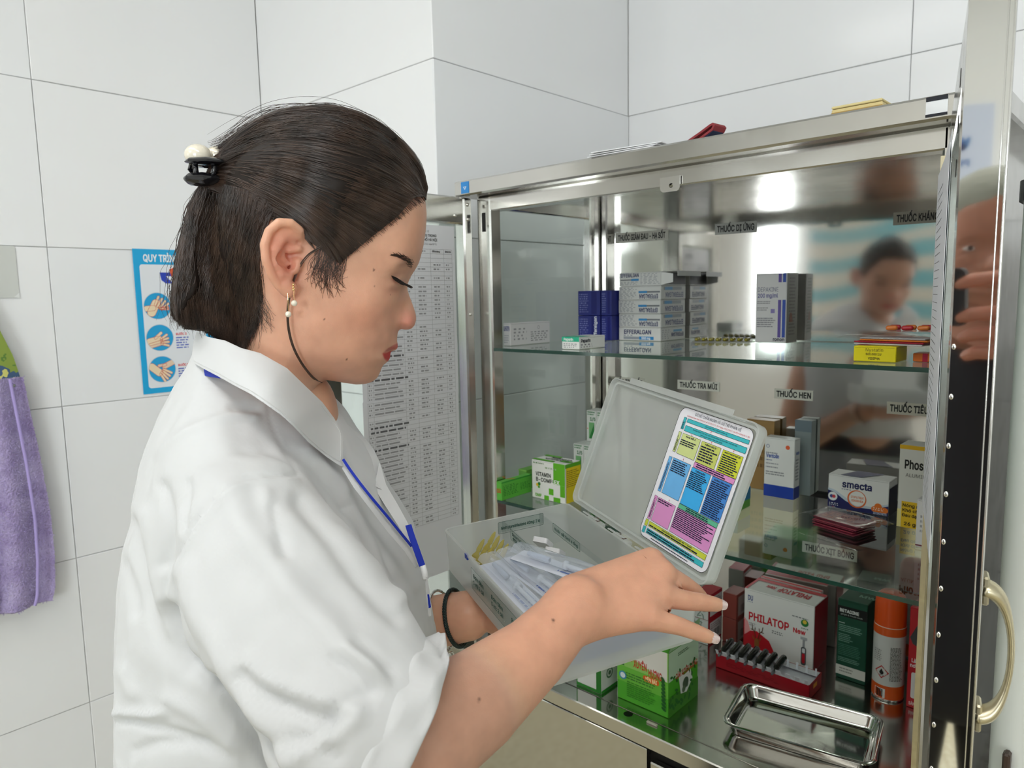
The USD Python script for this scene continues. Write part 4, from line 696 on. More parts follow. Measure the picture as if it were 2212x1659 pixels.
# soft modelling of brow, socket, lids, nostril wing, smile fold, cheek
BUMP = gb(862, 597, 16, 7, -.0030, 25)+gb(858, 612, 12, 8, .0034, 20, .04)+gb(853, 628, 14, 5, -.0022, 18, .04)+gb(868, 572, 20, 7, .0016, 20)+gb(868, 692, 9, 8, .0016)+gb(853, 690, 4, 14, -.0022, 20)+gb(830, 727, 5, 24, -.0016, 25)+gb(824, 758, 8, 6, -.0009)+gb(785, 675, 40, 26, .0018, 20)+gb(765, 745, 40, 26, .0014)+gb(845, 752, 7, 5, .0014)+gb(836, 770, 7, 6, .0016)+gb(838, 760, 12, 2.2, -.0022, 5, .02)+gb(822, 790, 9, 4, -.0012)
T2 = np.maximum(T_+BUMP, .006)
u_ = np.clip(D_/R_, 0, 1); HQ = np.where(D_ > 0, (T2**2)*(1-(1-u_)**2), D_*.02)
HQ = gaussian_filter(HQ, .8)
Hh = np.sqrt(np.maximum(HQ, 0))
def samp(F2, x, y):
    q = map_coordinates(F2, [(np.atleast_1d(x)-xlo)/hh, (np.atleast_1d(y)-ylo)/hh], order=1, mode="nearest"); return q if np.ndim(x) else q[0]
zg = np.arange(-.096, .098, hh); f3 = HQ[:, :, None]-zg[None, None, :]**2
f3 = f3/(2*np.maximum(.012, Hh)[:, :, None])                       # about metres near the surface
# ears: shell, helix rim, antihelix, tragus, lobe; built on the near side and mirrored
P3 = None
def ear_field(P, S):
    Pz = P*np.array([1, 1, S]); e = lambda a, b, lift: np.array([*hp(350+a/2.5138, 200+b/2.5136, .072)[:2], lift])
    rim = [e(752, 800, .071), e(745, 752, .079), e(700, 716, .084), e(640, 714, .087), e(588, 760, .088), e(565, 830, .089), e(572, 910, .088), e(598, 985, .085), e(634, 1045, .081), e(668, 1078, .078)]
    f = None
    for a, b in zip(rim[:-1], rim[1:]):
        q = cone_field(Pz, a, b, .0036, .0036); f = q if f is None else np.maximum(f, q)
    shell = None
    C0 = e(668, 880, .0725)
    for a, b in zip(rim[1:-1], rim[2:]):                              # blade from the rim in to the concha
        for s in (.25, .5, .75):
            q = cone_field(Pz, a+(C0-a)*s-np.array([0, 0, .0015]), b+(C0-b)*s-np.array([0, 0, .0015]), .0034, .0034); shell = q if shell is None else np.maximum(shell, q)
    f = smax(f, shell, .0022)
    anti = [e(700, 770, .0765), e(648, 800, .081), e(620, 860, .083), e(622, 930, .082), e(650, 990, .0795), e(690, 1000, .0775)]
    for a, b in zip(anti[:-1], anti[1:]): f = smax(f, cone_field(Pz, a, b, .0034, .0034), .003)
    f = smax(f, cone_field(Pz, e(735, 930, .072), e(722, 965, .0755), .0042, .0036), .003)     # tragus
    f = smax(f, cone_field(Pz, e(740, 850, .073), e(690, 862, .0745), .0030, .0026), .002)      # crus
    for a, b, r in ((e(672, 1050, .0765), e(690, 1078, .0755), .0058), (e(690, 1078, .0755), e(705, 1060, .073), .0048)): f = smax(f, cone_field(Pz, a, b, r, r*.9), .003)
    conc = cone_field(Pz, e(668, 905, .083), e(690, 930, .079), .0070, .0060)                     # hollow
    return f, conc
for S in (1, -1):
    c = hp(350+655/2.5138, 200+890/2.5136, .075)
    ix = [int((c[0]-.036-xlo)/hh), int((c[0]+.032-xlo)/hh)]; iy = [int((c[1]-.048-ylo)/hh), int((c[1]+.046-ylo)/hh)]
    iz = np.where((zg*S > .052))[0]; sl = (slice(*ix), slice(*iy), slice(iz[0], iz[-1]+1))
    P = np.stack(np.meshgrid(gx[sl[0]], gy[sl[1]], zg[sl[2]], indexing="ij"), -1); ef, cf = ear_field(P, S)
    f3[sl] = np.minimum(smax(f3[sl], ef, .0035), np.maximum(-cf+.0005, -.004+0*cf)+.0)
headm = surface_net(f3, (xlo, ylo, zg[0]), hh, 4)
# tints, as the skin itself is coloured
base = np.array(lin((217, 164, 137)))
V = np.array(headm.vertices); tint = np.tile(base, (len(V), 1))
def dab(px, py, sx, sy, c, a, ang=0.0, z=.05, hard=False):
    global tint
    q = hp(px, py, z); k = HD/FPX; dx, dy = V[:, 0]-q[0], V[:, 1]-q[1]; ca, sa = math.cos(math.radians(ang)), math.sin(math.radians(ang))
    d2 = ((dx*ca+dy*sa)/(sx*k))**2+((-dx*sa+dy*ca)/(sy*k))**2; w = np.clip((1.15-np.sqrt(d2))/.3, 0, 1) if hard else np.exp(-d2/2)
    tint = tint+(np.array(lin(c))-tint)*(a*w)[:, None]
dab(880, 695, 16, 16, (222, 140, 126), .75, z=.01); dab(790, 690, 45, 30, (214, 146, 120), .45); dab(850, 622, 14, 9, (176, 122, 104), .45, 20, .04); dab(860, 596, 20, 7, (190, 138, 116), .5, 20, .04)
dab(610, 560, 28, 50, (214, 140, 118), .6, z=.085); dab(625, 585, 12, 14, (170, 96, 78), .6, z=.075); dab(620, 540, 18, 16, (206, 128, 106), .5, z=.08)
dab(830, 735, 14, 14, (206, 148, 124), .4, z=.03)
def lips(pts, c):
    global tint
    pg = Polygon(toloc(zz(pts), .012)); d = np.where(shapely.contains_xy(pg, V[:, 0], V[:, 1]), shapely.distance(shapely.points(V[:, 0], V[:, 1]), pg.exterior), 0)
    w = np.clip(d/.0012, 0, 1)*(V[:, 0] > -.1); tint = tint+(np.array(lin(c))-tint)*w[:, None]
lips([(1188, 1400), (1215, 1380), (1250, 1368), (1300, 1365), (1300, 1402), (1240, 1406)], (186, 96, 86))
lips([(1180, 1398), (1215, 1403), (1260, 1404), (1260, 1462), (1222, 1470), (1198, 1440)], (196, 44, 44))
dab(868, 569, 17, 6, (120, 86, 70), .55, 22, .035)
for px, py, r in ((808, 584, 2.2), (809, 618, 1.3), (749, 780, 2.0), (822, 553, 1.2), (700, 690, 1.0), (846, 640, .9)): dab(px, py, r, r, (96, 60, 48), .85, z=.06, hard=True)
w = np.clip((V[:, 1]+.07)/.03, 0, 1)
woman = thing("person", "woman in a white collared shirt bowing over an open plastic medicine box", "person", HO, HR)
WL = lambda p: (np.asarray(p, float)-HO-[0, 0, .0005])@HR          # world to her frame
def W(px, py, d): return WL(at(px, py, d))
# ---------------- arms and hands, in her frame
ARM = base*np.array([1.0, .98, .96])
near_arm = [(W(550, 1150, .560), .036), (W(655, 1350, .515), .042), (W(790, 1590, .472), .040), (W(900, 1606, .478), .0375), (W(1023, 1516, .51), .0345), (W(1150, 1412, .545), .0270), (W(1245, 1310, .578), .0220)]
hand = []
Wr, Wu = W(1238, 1285, .600), W(1262, 1335, .578)
mcp = {"i": (W(1405, 1212, .632), .0112), "m": (W(1428, 1238, .618), .0108), "r": (W(1424, 1284, .604), .0105), "l": (W(1398, 1330, .588), .0102)}
fing = {"l": [(1400, 1334, .587, .0098), (1466, 1352, .592, .0074), (1505, 1366, .596, .0066), (1532, 1376, .599, .0055)],
        "r": [(1428, 1286, .603, .0100), (1482, 1297, .610, .0083), (1524, 1302, .617, .0074), (1549, 1306, .621, .0060)],
        "m": [(1430, 1240, .617, .0105), (1474, 1262, .631, .0086), (1500, 1278, .641, .0076), (1513, 1288, .648, .0062)],
        "i": [(1408, 1214, .632, .0105), (1444, 1250, .648, .0088), (1462, 1276, .657, .0076), (1466, 1290, .662, .0062)],
        "t": [(1300, 1300, .618, .0125), (1345, 1310, .632, .0110), (1385, 1318, .642, .0096), (1412, 1324, .648, .0080)]}
ch = [(near_arm[3:], .01), ([(near_arm[-1][0], .0222), (Wr, .0165), (mcp["i"][0], .0118)], .012), ([(Wr*.6+Wu*.4, .0170), (mcp["m"][0], .0120)], .010), ([(Wr*.3+Wu*.7, .0170), (mcp["r"][0], .0118)], .010), ([(Wu, .0175), (mcp["l"][0], .0112)], .010)]
hand_lo = W(1180, 1380, .585)
for k in ("i", "m", "r", "l", "t"): ch.append(([(W(a, b, c), r) for a, b, c, r in fing[k]], .0035 if k != "t" else .008))
armm = fast_limb(ch, .0023, 8)
upper = fast_limb([(near_arm[:5], .01)], .006, 4)
far_arm = [(W(520, 1120, .84), .045), (W(660, 1420, .95), .040), (W(800, 1420, .92), .036), (W(930, 1345, .828), .0295), (W(1010, 1330, .815), .0275)]
# the far hand lies flat under the box
BK = 1.40; KS = BK/1.2
BO = CAM+BK*(np.array([-.229, .432, 1.298])-CAM); bex, bey = np.array([-.919, .385, .083]), np.array([-.39, -.919, -.055]); bex /= np.linalg.norm(bex); bey -= bex*(bey@bex); bey /= np.linalg.norm(bey); bez = np.cross(bex, bey)
BL_, BS_, BH_ = .187*BK, .121*BK, .036*BK
def BW(x, y, z): return WL(BO+bex*x+bey*y+bez*z)
zb_ = -BH_-.0165
far_hand = [(far_arm[-1][0], .0262), (BW(.150, .120, zb_-.012), .019)]
fc = [(far_arm[2:], .01)]
for k, (x, y) in enumerate(((.100, .030), (.092, .055), (.088, .078), (.092, .10))):
    kn = BW(x+.03, y+.012, zb_-.004); fc.append(([(far_arm[-1][0]*.4+BW(.15, .115, zb_-.01)*.6, .015), (kn, .0115)], .012)); fc.append(([(kn, .0105), (BW(x, y-.004, zb_+.004), .009), (BW(x-.022, y-.010, zb_+.008), .0078), (BW(x-.036, y-.014, zb_+.009), .0062)], .004))
fc.append(([(BW(.15, .12, zb_-.008), .014), (BW(.125, .145, zb_-.004), .0115), (BW(.10, .152, zb_+.002), .009)], .008))
farm = fast_limb(fc, .003, 8)
farup = fast_limb([(far_arm[:4], .01)], .006, 4)
# trunk and hips, clothed
trunk = fast_limb([([(W(600, 900, .66), .055), (W(560, 1100, .70), .10), (W(580, 1400, .72), .115), (W(590, 1650, .72), .12)], .01), ([(W(545, 1090, .62), .034), (W(545, 1020, .66), .055), (W(600, 1090, .80), .038)], .03)], .009, 5)
def skin_tint(m, c=ARM): return np.tile(c, (len(m.vertices), 1))
vt = skin_tint(armm)
kv = np.array(armm.vertices)
for k in ("l", "r", "m"):
    for j in (1, 2):
        q = W(*fing[k][j][:3]); d = np.linalg.norm(kv-q, axis=1); wq = np.exp(-(d/.007)**2)*.35; vt = vt+(np.array(lin((190, 128, 104)))-vt)*wq[:, None]
for k in ("l", "r", "m", "i"):
    d = np.linalg.norm(kv-mcp[k][0], axis=1); wq = np.exp(-(d/.012)**2)*.3; vt = vt+(np.array(lin((214, 150, 128)))-vt)*wq[:, None]
for px, py, d, r in ((1195, 1340, .55, .0011), (1305, 1200, .60, .0012), (1034, 1512, .475, .001)):
    q = W(px, py, d); a_ = WL(CAM); dr_ = (q-a_)/np.linalg.norm(q-a_); cr_ = np.linalg.norm(np.cross(kv-a_, dr_), axis=1); wq = np.clip(1.4-cr_/r, 0, 1)*(kv[:, 2] > q[2]-.02); vt = vt+(np.array(lin((90, 60, 48)))-vt)*wq[:, None]
body_parts = [(headm, tint), (armm, vt), (upper, skin_tint(upper)), (farm, skin_tint(farm)), (farup, skin_tint(farup)), (trunk, skin_tint(trunk))]
color_mesh(woman, "body", cat_(*[m for m, _ in body_parts]), M_SKIN, np.vstack([c for _, c in body_parts]))
# nails with glitter varnish
M_NAIL = mat("glitter_nail_varnish", {"g": ("geometry", {}), "v": ("voronoi_texture", {"scale": 1500.0}), "r": ("rgb_ramp", {"ramp": [(0.0, (.85, .80, .80)), (.45, (.75, .58, .56)), (1.0, (.70, .50, .48))]}), "p": ("principled_bsdf", {"roughness": .12, "coat_weight": 1.0, "metallic": .15})}, [("g.position", "v.vector"), ("v.distance", "r.fac"), ("r.color", "p.base_color")])
for k, lift in (("l", .0045), ("r", .0048), ("m", .005)):
    a, b = W(*fing[k][2][:3]), W(*fing[k][3][:3]); dr_ = (b-a)/np.linalg.norm(b-a); upv = np.array([.1, .55, .75]); upv -= dr_*(upv@dr_); upv /= np.linalg.norm(upv); sd = np.cross(upv, dr_)
    n1, n2 = 9, 7; pts = []
    for i in range(n1):
        s = i/(n1-1); wdt = .0048*(1-.25*max(0, (s-.55)/.45)**2)*(.9+.1*s)
        for j in range(n2):
            t_ = j/(n2-1)*2-1; pts.append(b+dr_*(-.0050+s*.0125)+sd*wdt*t_+upv*(lift+.0014-.0030*t_*t_-.0010*s*s-.0006*(1-s)))
    Fn = [f for i in range(n1-1) for j in range(n2-1) for f in ([i*n2+j, i*n2+j+1, (i+1)*n2+j+1], [i*n2+j, (i+1)*n2+j+1, (i+1)*n2+j])]
    P_ = np.array(pts); low = P_-upv*.0007; k0 = len(P_)
    part(woman, "fingernail", tm(np.vstack([P_, low]), Fn+[[c+k0, b_+k0, a_+k0] for a_, b_, c in Fn]), M_NAIL, True, label="pale glitter fingernail")
# ------------------------------------------------------------------ her hair, brows, lashes
hairp = [(1428, 620), (1443, 560), (1440, 500), (1420, 430), (1385, 370), (1330, 300), (1260, 230), (1180, 170), (1080, 120), (980, 90), (870, 75), (760, 85), (650, 105), (560, 130), (480, 170), (410, 225), (360, 270), (325, 300), (300, 380), (250, 470), (185, 530), (155, 620), (132, 700), (104, 820), (82, 900), (73, 1000), (65, 1120), (68, 1200), (100, 1250), (150, 1280), (200, 1285), (260, 1300), (320, 1342), (380, 1382), (440, 1397), (440, 1340), (480, 1280), (545, 1215), (585, 1160), (572, 1090), (560, 1000), (548, 910), (550, 840), (574, 768), (625, 722), (700, 715), (750, 752), (790, 805), (830, 856), (860, 910), (900, 945), (945, 930), (985, 885), (1060, 825), (1160, 755), (1240, 690), (1290, 640), (1330, 592), (1390, 578)]
HPOLY = Polygon(toloc(zz(hairp))).buffer(0); ALLP = unary_union([HPOLY, SIL]).buffer(0)
ALLP = ALLP if ALLP.geom_type == "Polygon" else max(ALLP.geoms, key=lambda g: g.area); ALLP = Polygon(ALLP.exterior)
NOT = ALLP.difference(HPOLY)
pts_ = shapely.points(GX.ravel(), GY.ravel()); dn = (shapely.distance(pts_, NOT)).reshape(GX.shape)
DO = dist_in(ALLP, GX, GY)
HL = np.array([(640, 400, .0815, .085), (800, 330, .076, .08), (885, 450, .067, .055), (840, 400, .072, .07), (560, 430, .078, .085), (470, 430, .060, .06), (440, 520, .056, .05), (500, 560, .074, .06), (440, 620, .062, .05), (400, 690, .054, .035), (480, 680, .072, .035), (540, 720, .070, .03), (570, 640, .079, .04), (600, 560, .080, .05), (700, 500, .081, .07), (740, 560, .080, .06), (500, 740, .070, .022)])
HLX = np.array([hp(a, b, .7*t)[:2] for a, b, t, r in HL]); hT, hR = (RBFInterpolator(HLX, HL[:, k], kernel="thin_plate_spline") for k in (2, 3))
GC = np.clip(G2, HLX.min(0)-.01, HLX.max(0)+.01); TH_ = np.clip(hT(GC).reshape(GX.shape), .03, .084); RH_ = np.clip(hR(GC).reshape(GX.shape), .016, .09)
# locks: gentle grooves that follow the combing
u_ = np.clip(DO/RH_, 0, 1); HO2 = np.sqrt(np.maximum(TH_**2*(1-(1-u_)**2), 0))
HO2 = np.where(DO > 0, np.maximum(HO2, Hh+.006*np.clip(dn/.03, 0, 1)), HO2)
sm = np.clip((dn-.002)/.050, 0, 1); lim = np.where(dn > 0, Hh-.0014+.0150*sm, Hh-.03); lim = np.where(dn > .0515, np.maximum(Hh+.0135, .02), lim)
HH = np.where(DO > 0, np.minimum(HO2, np.maximum(lim, -.01)), -.004)
sgn = np.sign(HH)*HH**2; hs_ = .0022; st_ = int(round(hs_/hh)); 
zg2 = np.arange(-.092, .094, hs_); sg2 = sgn[::2, ::2]; H2 = np.abs(HH[::2, ::2])
fh = (sg2[:, :, None]-zg2[None, None]**2)/(2*np.maximum(.012, H2)[:, :, None])
# grid steps differ between the plane and depth: scale z
hair_m = surface_net(fh, (0, 0, 0), 1.0, 0); hv = np.array(hair_m.vertices); hair_m.vertices = np.c_[xlo+hv[:, 0]*2*hh, ylo+hv[:, 1]*2*hh, zg2[0]+hv[:, 2]*hs_]
trimesh.smoothing.filter_taubin(hair_m, lamb=.5, nu=.52, iterations=4)
hair = part(woman, "hair", hair_m, M_HAIRBASE, True, label="dark brown hair pinned half up, cut at the nape")
def L2(a): return toloc(zz(a))
def resamp(p, n):
    p = np.asarray(p, float); s = np.r_[0, np.cumsum(np.linalg.norm(np.diff(p, axis=0), axis=1))]; t = np.linspace(0, s[-1], n)
    from scipy.interpolate import PchipInterpolator
    return np.stack([PchipInterpolator(s, p[:, k])(t) for k in range(p.shape[1])], 1)
NP_ = 13
top = [[(1442, 520), (1400, 400), (1300, 275), (1150, 165), (950, 92), (750, 92), (550, 140), (420, 225), (320, 310)], [(1428, 590), (1380, 470), (1260, 340), (1080, 250), (880, 200), (680, 200), (500, 250), (380, 310), (295, 345)], [(1392, 580), (1300, 500), (1150, 420), (980, 360), (800, 320), (620, 310), (470, 330), (370, 350), (285, 372)],
       [(1330, 594), (1200, 540), (1050, 490), (900, 450), (740, 410), (590, 390), (450, 390), (360, 400), (275, 405)], [(1240, 692), (1130, 640), (1000, 590), (860, 540), (720, 490), (580, 450), (450, 430), (350, 430), (265, 432)], [(1100, 800), (1010, 740), (900, 670), (780, 600), (660, 540), (540, 490), (430, 460), (340, 455), (255, 455)],
       [(950, 925), (905, 850), (820, 760), (720, 680), (620, 620), (520, 560), (420, 510), (330, 490), (245, 475)], [(800, 812), (745, 735), (690, 695), (610, 655), (520, 600), (420, 550), (330, 515), (240, 490)], [(838, 866), (786, 800), (738, 748), (692, 720), (640, 708), (580, 690), (500, 640), (400, 580), (300, 530)]]
hang = [[(210, 520), (165, 600), (140, 700), (112, 820), (88, 940), (78, 1050), (72, 1150), (76, 1215)], [(270, 500), (245, 620), (218, 740), (188, 860), (163, 980), (147, 1100), (142, 1200), (152, 1282)], [(360, 520), (335, 640), (312, 760), (287, 880), (264, 1000), (247, 1110), (237, 1210), (245, 1296)],
        [(470, 550), (448, 670), (424, 790), (398, 900), (372, 1020), (352, 1130), (347, 1230), (372, 1375)], [(590, 610), (552, 710), (520, 820), (492, 920), (468, 1030), (452, 1140), (447, 1240), (438, 1396)], [(640, 672), (582, 752), (552, 860), (545, 960), (550, 1060), (552, 1140), (530, 1200), (480, 1300)]]
top, hang = ([resamp(L2(g), NP_) for g in gs] for gs in (top, hang))
r_ = np.random.default_rng(21); strands, wd = [], []
def grow(gs, n, side, jit=.0009, f0=.997, f1=1.035, w0=.00050):
    for _ in range(n):
        q = r_.random()*(len(gs)-1); i = int(q); t = q-i
        p = gs[i]*(1-t)+gs[i+1]*t; a, b = sorted(r_.random(2)) if r_.random() < .10 else (0, 1)
        if b-a < .35: a, b = 0, 1
        a = max(a, .05*r_.random()**2) if gs is not hang else a; p = resamp(p, 60)[int(a*59):int(b*59)+1]; p = resamp(p, NP_)
        s = np.linspace(0, 1, NP_); wv = jit*np.cumsum(r_.normal(0, .35, NP_)); wv -= wv[0]*(1-s); d = np.gradient(p, axis=0); nrm = np.stack([-d[:, 1], d[:, 0]], 1); nrm /= np.linalg.norm(nrm, axis=1, keepdims=True)+1e-9
        p = p+nrm*wv[:, None]; z = np.maximum(np.maximum(samp(HH, p[:, 0], p[:, 1]), 0), samp(Hh, p[:, 0], p[:, 1])*(samp(dn, p[:, 0], p[:, 1]) < .05)+.0004)
        z = np.convolve(np.pad(z, 2, mode="edge"), np.ones(5)/5, "valid"); k = f0+(f1-f0)*(.45*r_.random()+.55*(.5+.5*math.sin(q*17+3*math.sin(q*5.3))))
        strands.append(np.c_[p, side*(z*k+.0004)]); wd.append(w0*(.7+.6*r_.random())*np.r_[.6, np.ones(NP_-3), .8, .4])
grow(top, 5200, 1); grow(hang, 4200, 1, .0014); grow(top, 1700, -1, w0=.0006); grow(hang, 1500, -1, w0=.0006)
grow(hang, 800, 1, .003, .2, .95); grow(hang, 500, -1, .003, .2, .95)
grow(top[:3], 260, 1, .004, 1.02, 1.08, .0003); grow(hang, 260, 1, .006, 1.0, 1.1, .0003)
curves(hair, "strand", np.array(strands), np.array(wd), M_HAIR, kind="stuff")
# a long loose lock before the ear, wisps at temple and nape
ex_ = []
for k in range(7):
    g = resamp(L2([(860, 842), (815, 868), (770, 915), (735, 985), (712, 1060), (700, 1140), (700, 1220), (718, 1310), (755, 1400), (800, 1478), (845, 1540), (872, 1572)]), NP_)+r_.normal(0, .0004, 2)
    z = samp(Hh, g[:, 0], g[:, 1])+.002+.006*np.sin(np.linspace(0, np.pi, NP_)); z[-3:] = np.minimum(z[-3:], z[-4]); ex_.append(np.c_[g+np.linspace(0, 1, NP_)[:, None]*r_.normal(0, .0008, 2), z])
for k in range(150):
    x0 = r_.uniform(840, 990); y0 = r_.uniform(800, 915); g = resamp(L2([(x0, y0), (x0-10+r_.normal(0, 8), y0+50), (x0-30+r_.normal(0, 12), y0+110), (x0-20+r_.normal(0, 20), y0+150+r_.normal(0, 25))]), NP_); ex_.append(np.c_[g, samp(Hh, g[:, 0], g[:, 1])+.0006])
for k in range(40):
    x0 = r_.uniform(520, 580); y0 = r_.uniform(1050, 1180); g = resamp(L2([(x0, y0), (x0+20+r_.normal(0, 8), y0+40), (x0+40+r_.normal(0, 18), y0+90+r_.normal(0, 20))]), NP_); ex_.append(np.c_[g, samp(Hh, g[:, 0], g[:, 1])+.002])
for k in range(300):
    x0 = r_.uniform(960, 1410); t = (x0-990)/410; y0 = 880-t*290+r_.normal(0, 10); g = resamp(L2([(x0+3, y0+5), (x0-20, y0-15), (x0-80, y0-50), (x0-150, y0-95)]), NP_); ex_.append(np.c_[g, np.maximum(samp(Hh, g[:, 0], g[:, 1]), samp(np.maximum(HH, 0), g[:, 0], g[:, 1]))+.0006])
curves(hair, "loose_strand", np.array(ex_), np.r_[np.full((7, NP_), .00055), np.full((len(ex_)-7, NP_), .0002)], M_HAIR, kind="stuff")
# brows and lashes on both sides
bw, ls = [], []
for S in (1, -1):
    for k in range(130):
        t = r_.random(); up = resamp(np.array([(1255, 884), (1310, 886), (1352, 906), (1388, 930)]), 20); dn_ = resamp(np.array([(1262, 894), (1318, 914), (1354, 944), (1376, 964)]), 20)
        i = int(t*19); v = r_.random(); p0 = zz([up[i]*(1-v)+dn_[i]*v]); g = hp(p0[:, 0], p0[:, 1], .045)[0, :2]; d = np.array([-.0045, .0008])*(.6+.6*r_.random()) if r_.random() < .8 else np.array([-.003, .003])
        q = np.stack([g+d*s for s in np.linspace(0, 1, 4)]); z = samp(Hh, q[:, 0], q[:, 1])+.0002+np.array([0, .0005, .0006, .0004]); bw.append(np.c_[q, S*z])
    for k in range(90):
        t = k/89; a = np.array([1246+t*80, 1003+t*38]); p0 = zz([a]); g = hp(p0[:, 0], p0[:, 1], .042-.014*t)[0, :2]; z0 = samp(Hh, g[0], g[1])+.0006
        ln = .0066*(.7+.5*r_.random()); dr_ = np.array([.75-.35*(1-t)+r_.normal(0, .08), -.75, .45*(1-t)+.1]); dr_ /= np.linalg.norm(dr_)
        q = np.stack([np.r_[g, z0]+dr_*ln*s+np.array([.0012, .0012, 0])*s*s for s in np.linspace(0, 1, 4)]); q[:, 2] *= S; ls.append(q)
curves(woman, "eyebrow", np.array(bw), .00028, M_HAIR, kind="stuff"); curves(woman, "eyelash", np.array(ls), .00058, M_HAIRBASE, kind="stuff")
for S in (1, -1):
    g = toloc(zz([(1238, 996), (1262, 1008), (1290, 1026), (1316, 1040), (1330, 1046)]), .038); z = samp(Hh, g[:, 0], g[:, 1])+.0001
    part(woman, "eyelid_line", tube(np.c_[g, S*z], [.0003, .0009, .0012, .0010, .0004], 6), M_HAIRBASE, True)
# ------------------------------------------------------------------ what she wears in hair and ear
M_BLACK = mat("glossy_black_plastic", {"p": ("principled_bsdf", {"base_color": (.006, .006, .008), "roughness": .08, "coat_weight": .4})}, [])
M_PEARL = mat("pearl", {"p": ("principled_bsdf", {"base_color": lin((226, 218, 200)), "roughness": .18, "coat_weight": .8, "specular_ior_level": .6})}, [])
M_GOLD_ = mat("gold_wire", {"p": ("principled_bsdf", {"base_color": (.9, .62, .3), "metallic": 1.0, "roughness": .2})}, [])
clip = thing("hair_clip", "glossy black claw clip with two large pearls pinning up the woman's hair", "hair clip", HO, HR)
def Z3(a, b, z): return np.r_[toloc(zz([(a, b)]), z)[0], z]
for (a, b, r, zc) in ((197, 345, .0096, .012), (296, 346, .0080, .004)): 
    s = trimesh.creation.icosphere(4, r); s.apply_scale([1.12, .95, 1.05]); part(clip, "pearl", xf(s, None, Z3(a, b, zc)), M_PEARL, True)
def plate(path, r, sy): 
    m = tube(np.array(path), r, 14); v = np.array(m.vertices); c = np.array(path)[:, 1].mean(); v[:, 1] = c+(v[:, 1]-c)*sy; m.vertices = v; return m
part(clip, "jaw", plate([Z3(140, 382, .020), Z3(170, 376, .026), Z3(240, 374, .028), Z3(300, 378, .024), Z3(350, 384, .012)], [.003, .0068, .008, .007, .003], .42), M_BLACK, 40)
part(clip, "jaw", plate([Z3(140, 470, .020), Z3(170, 476, .027), Z3(220, 480, .029), Z3(270, 474, .024), Z3(310, 462, .012)], [.004, .0085, .0095, .008, .003], .62), M_BLACK, 40)
part(clip, "jaw", plate([Z3(140, 382, -.02), Z3(190, 376, -.022), Z3(300, 378, -.018)], [.003, .007, .004], .45), M_BLACK, 40)
part(clip, "spring", tube([Z3(160, 390, .014), Z3(152, 420, .022), Z3(170, 442, .016), Z3(180, 470, .012)], .0020, 8), M_BLACK, 40); part(clip, "prong", tube([Z3(178, 380, .022), Z3(182, 420, .026), Z3(190, 470, .022)], .0022, 8), M_BLACK, True); part(clip, "prong", tube([Z3(280, 380, .022), Z3(284, 420, .027), Z3(276, 465, .022)], .0022, 8), M_BLACK, True)
part(clip, "crossbar", tube([Z3(190, 400, -.01), Z3(230, 398, .02), Z3(280, 404, .0)], .0022, 8), M_BLACK, True)
er = thing("earring", "thread earring with two tiny pearls hanging from the woman's near ear", "earring", HO, HR)
zt_ = .0835
part(er, "thread", tube([Z3(712, 1040, .080), Z3(718, 1060, zt_), Z3(716, 1100, zt_), Z3(718, 1140, zt_)], .00025, 6), M_GOLD_); part(er, "thread", tube([Z3(682, 1090, .081), Z3(684, 1130, zt_), Z3(686, 1195, zt_)], .00025, 6), M_GOLD_)
for a, b in ((718, 1147), (686, 1207)): part(er, "pearl", xf(trimesh.creation.icosphere(3, .0024), None, Z3(a, b, zt_)), M_PEARL, True)
for b in (1046, 1060, 1074): part(er, "bead", xf(trimesh.creation.icosphere(2, .0010), None, Z3(713, b, zt_)), M_GOLD_, True)
# ------------------------------------------------------------------ her shirt
def z3(a, b): return (250+a/1.7293, 700+b/1.7293)
def TL(pxy, z=-.03): return toloc(np.asarray(pxy, float), z)
tp = [(520, 735), (432, 752), (410, 800), (386, 836), (348, 910), (310, 1010), (286, 1125), (268, 1209), (261, 1278), (256, 1365), (258, 1500), (262, 1660), (262, 1900), (960, 1900), (938, 1500), (934, 1360), (925, 1301), (914, 1249), (893, 1180), (882, 1130), (850, 1075), (828, 1040), (806, 985), (770, 930), (735, 880), (700, 852), (640, 800), (580, 760)]
TP = Polygon(TL(tp)).buffer(0)
TM = np.array([(560, 770, .072, .03), (480, 800, .085, .05), (600, 860, .095, .05), (500, 930, .150, .08), (650, 960, .145, .06), (470, 1030, .178, .10), (560, 1090, .182, .10), (700, 1060, .150, .07), (500, 1300, .165, .12), (700, 1300, .165, .10), (500, 1600, .17, .13), (700, 1600, .165, .12), (330, 1200, .150, .12), (300, 1450, .150, .13), (850, 1250, .140, .08), (770, 945, .070, .03), (830, 1080, .110, .05), (430, 860, .12, .06)], float)
TX = np.array([hp(a, b, .5*t-.03)[:2] for a, b, t, r in TM]); sT, sR = (RBFInterpolator(TX, TM[:, k], kernel="thin_plate_spline") for k in (2, 3))
sh = .0034
P, so = grid((-.21, -.50, -.23), (.16, -.075, .335), sh); SX_, SY_ = P[:, :, 0, 0], P[:, :, 0, 1]; zc_ = -.03
S2 = np.stack([SX_.ravel(), SY_.ravel()], 1); S2c = np.clip(S2, TX.min(0)-.02, TX.max(0)+.02)
ST, SR = np.clip(sT(S2c).reshape(SX_.shape), .06, .19), np.clip(sR(S2c).reshape(SX_.shape), .025, .14)
SD = dist_in(TP, SX_, SY_); u_ = np.clip(SD/SR, 0, 1); SH2 = gaussian_filter(np.where(SD > 0, ST**2*(1-(1-u_)**2), SD*.05), 1.2)
f = (SH2[:, :, None]-(P[..., 2]-zc_)**2)/(2*np.maximum(.03, np.sqrt(np.maximum(SH2, 0)))[:, :, None])
A0, A1, A2 = W(540, 1140, .545), W(655, 1340, .512), W(850, 1592, .472)
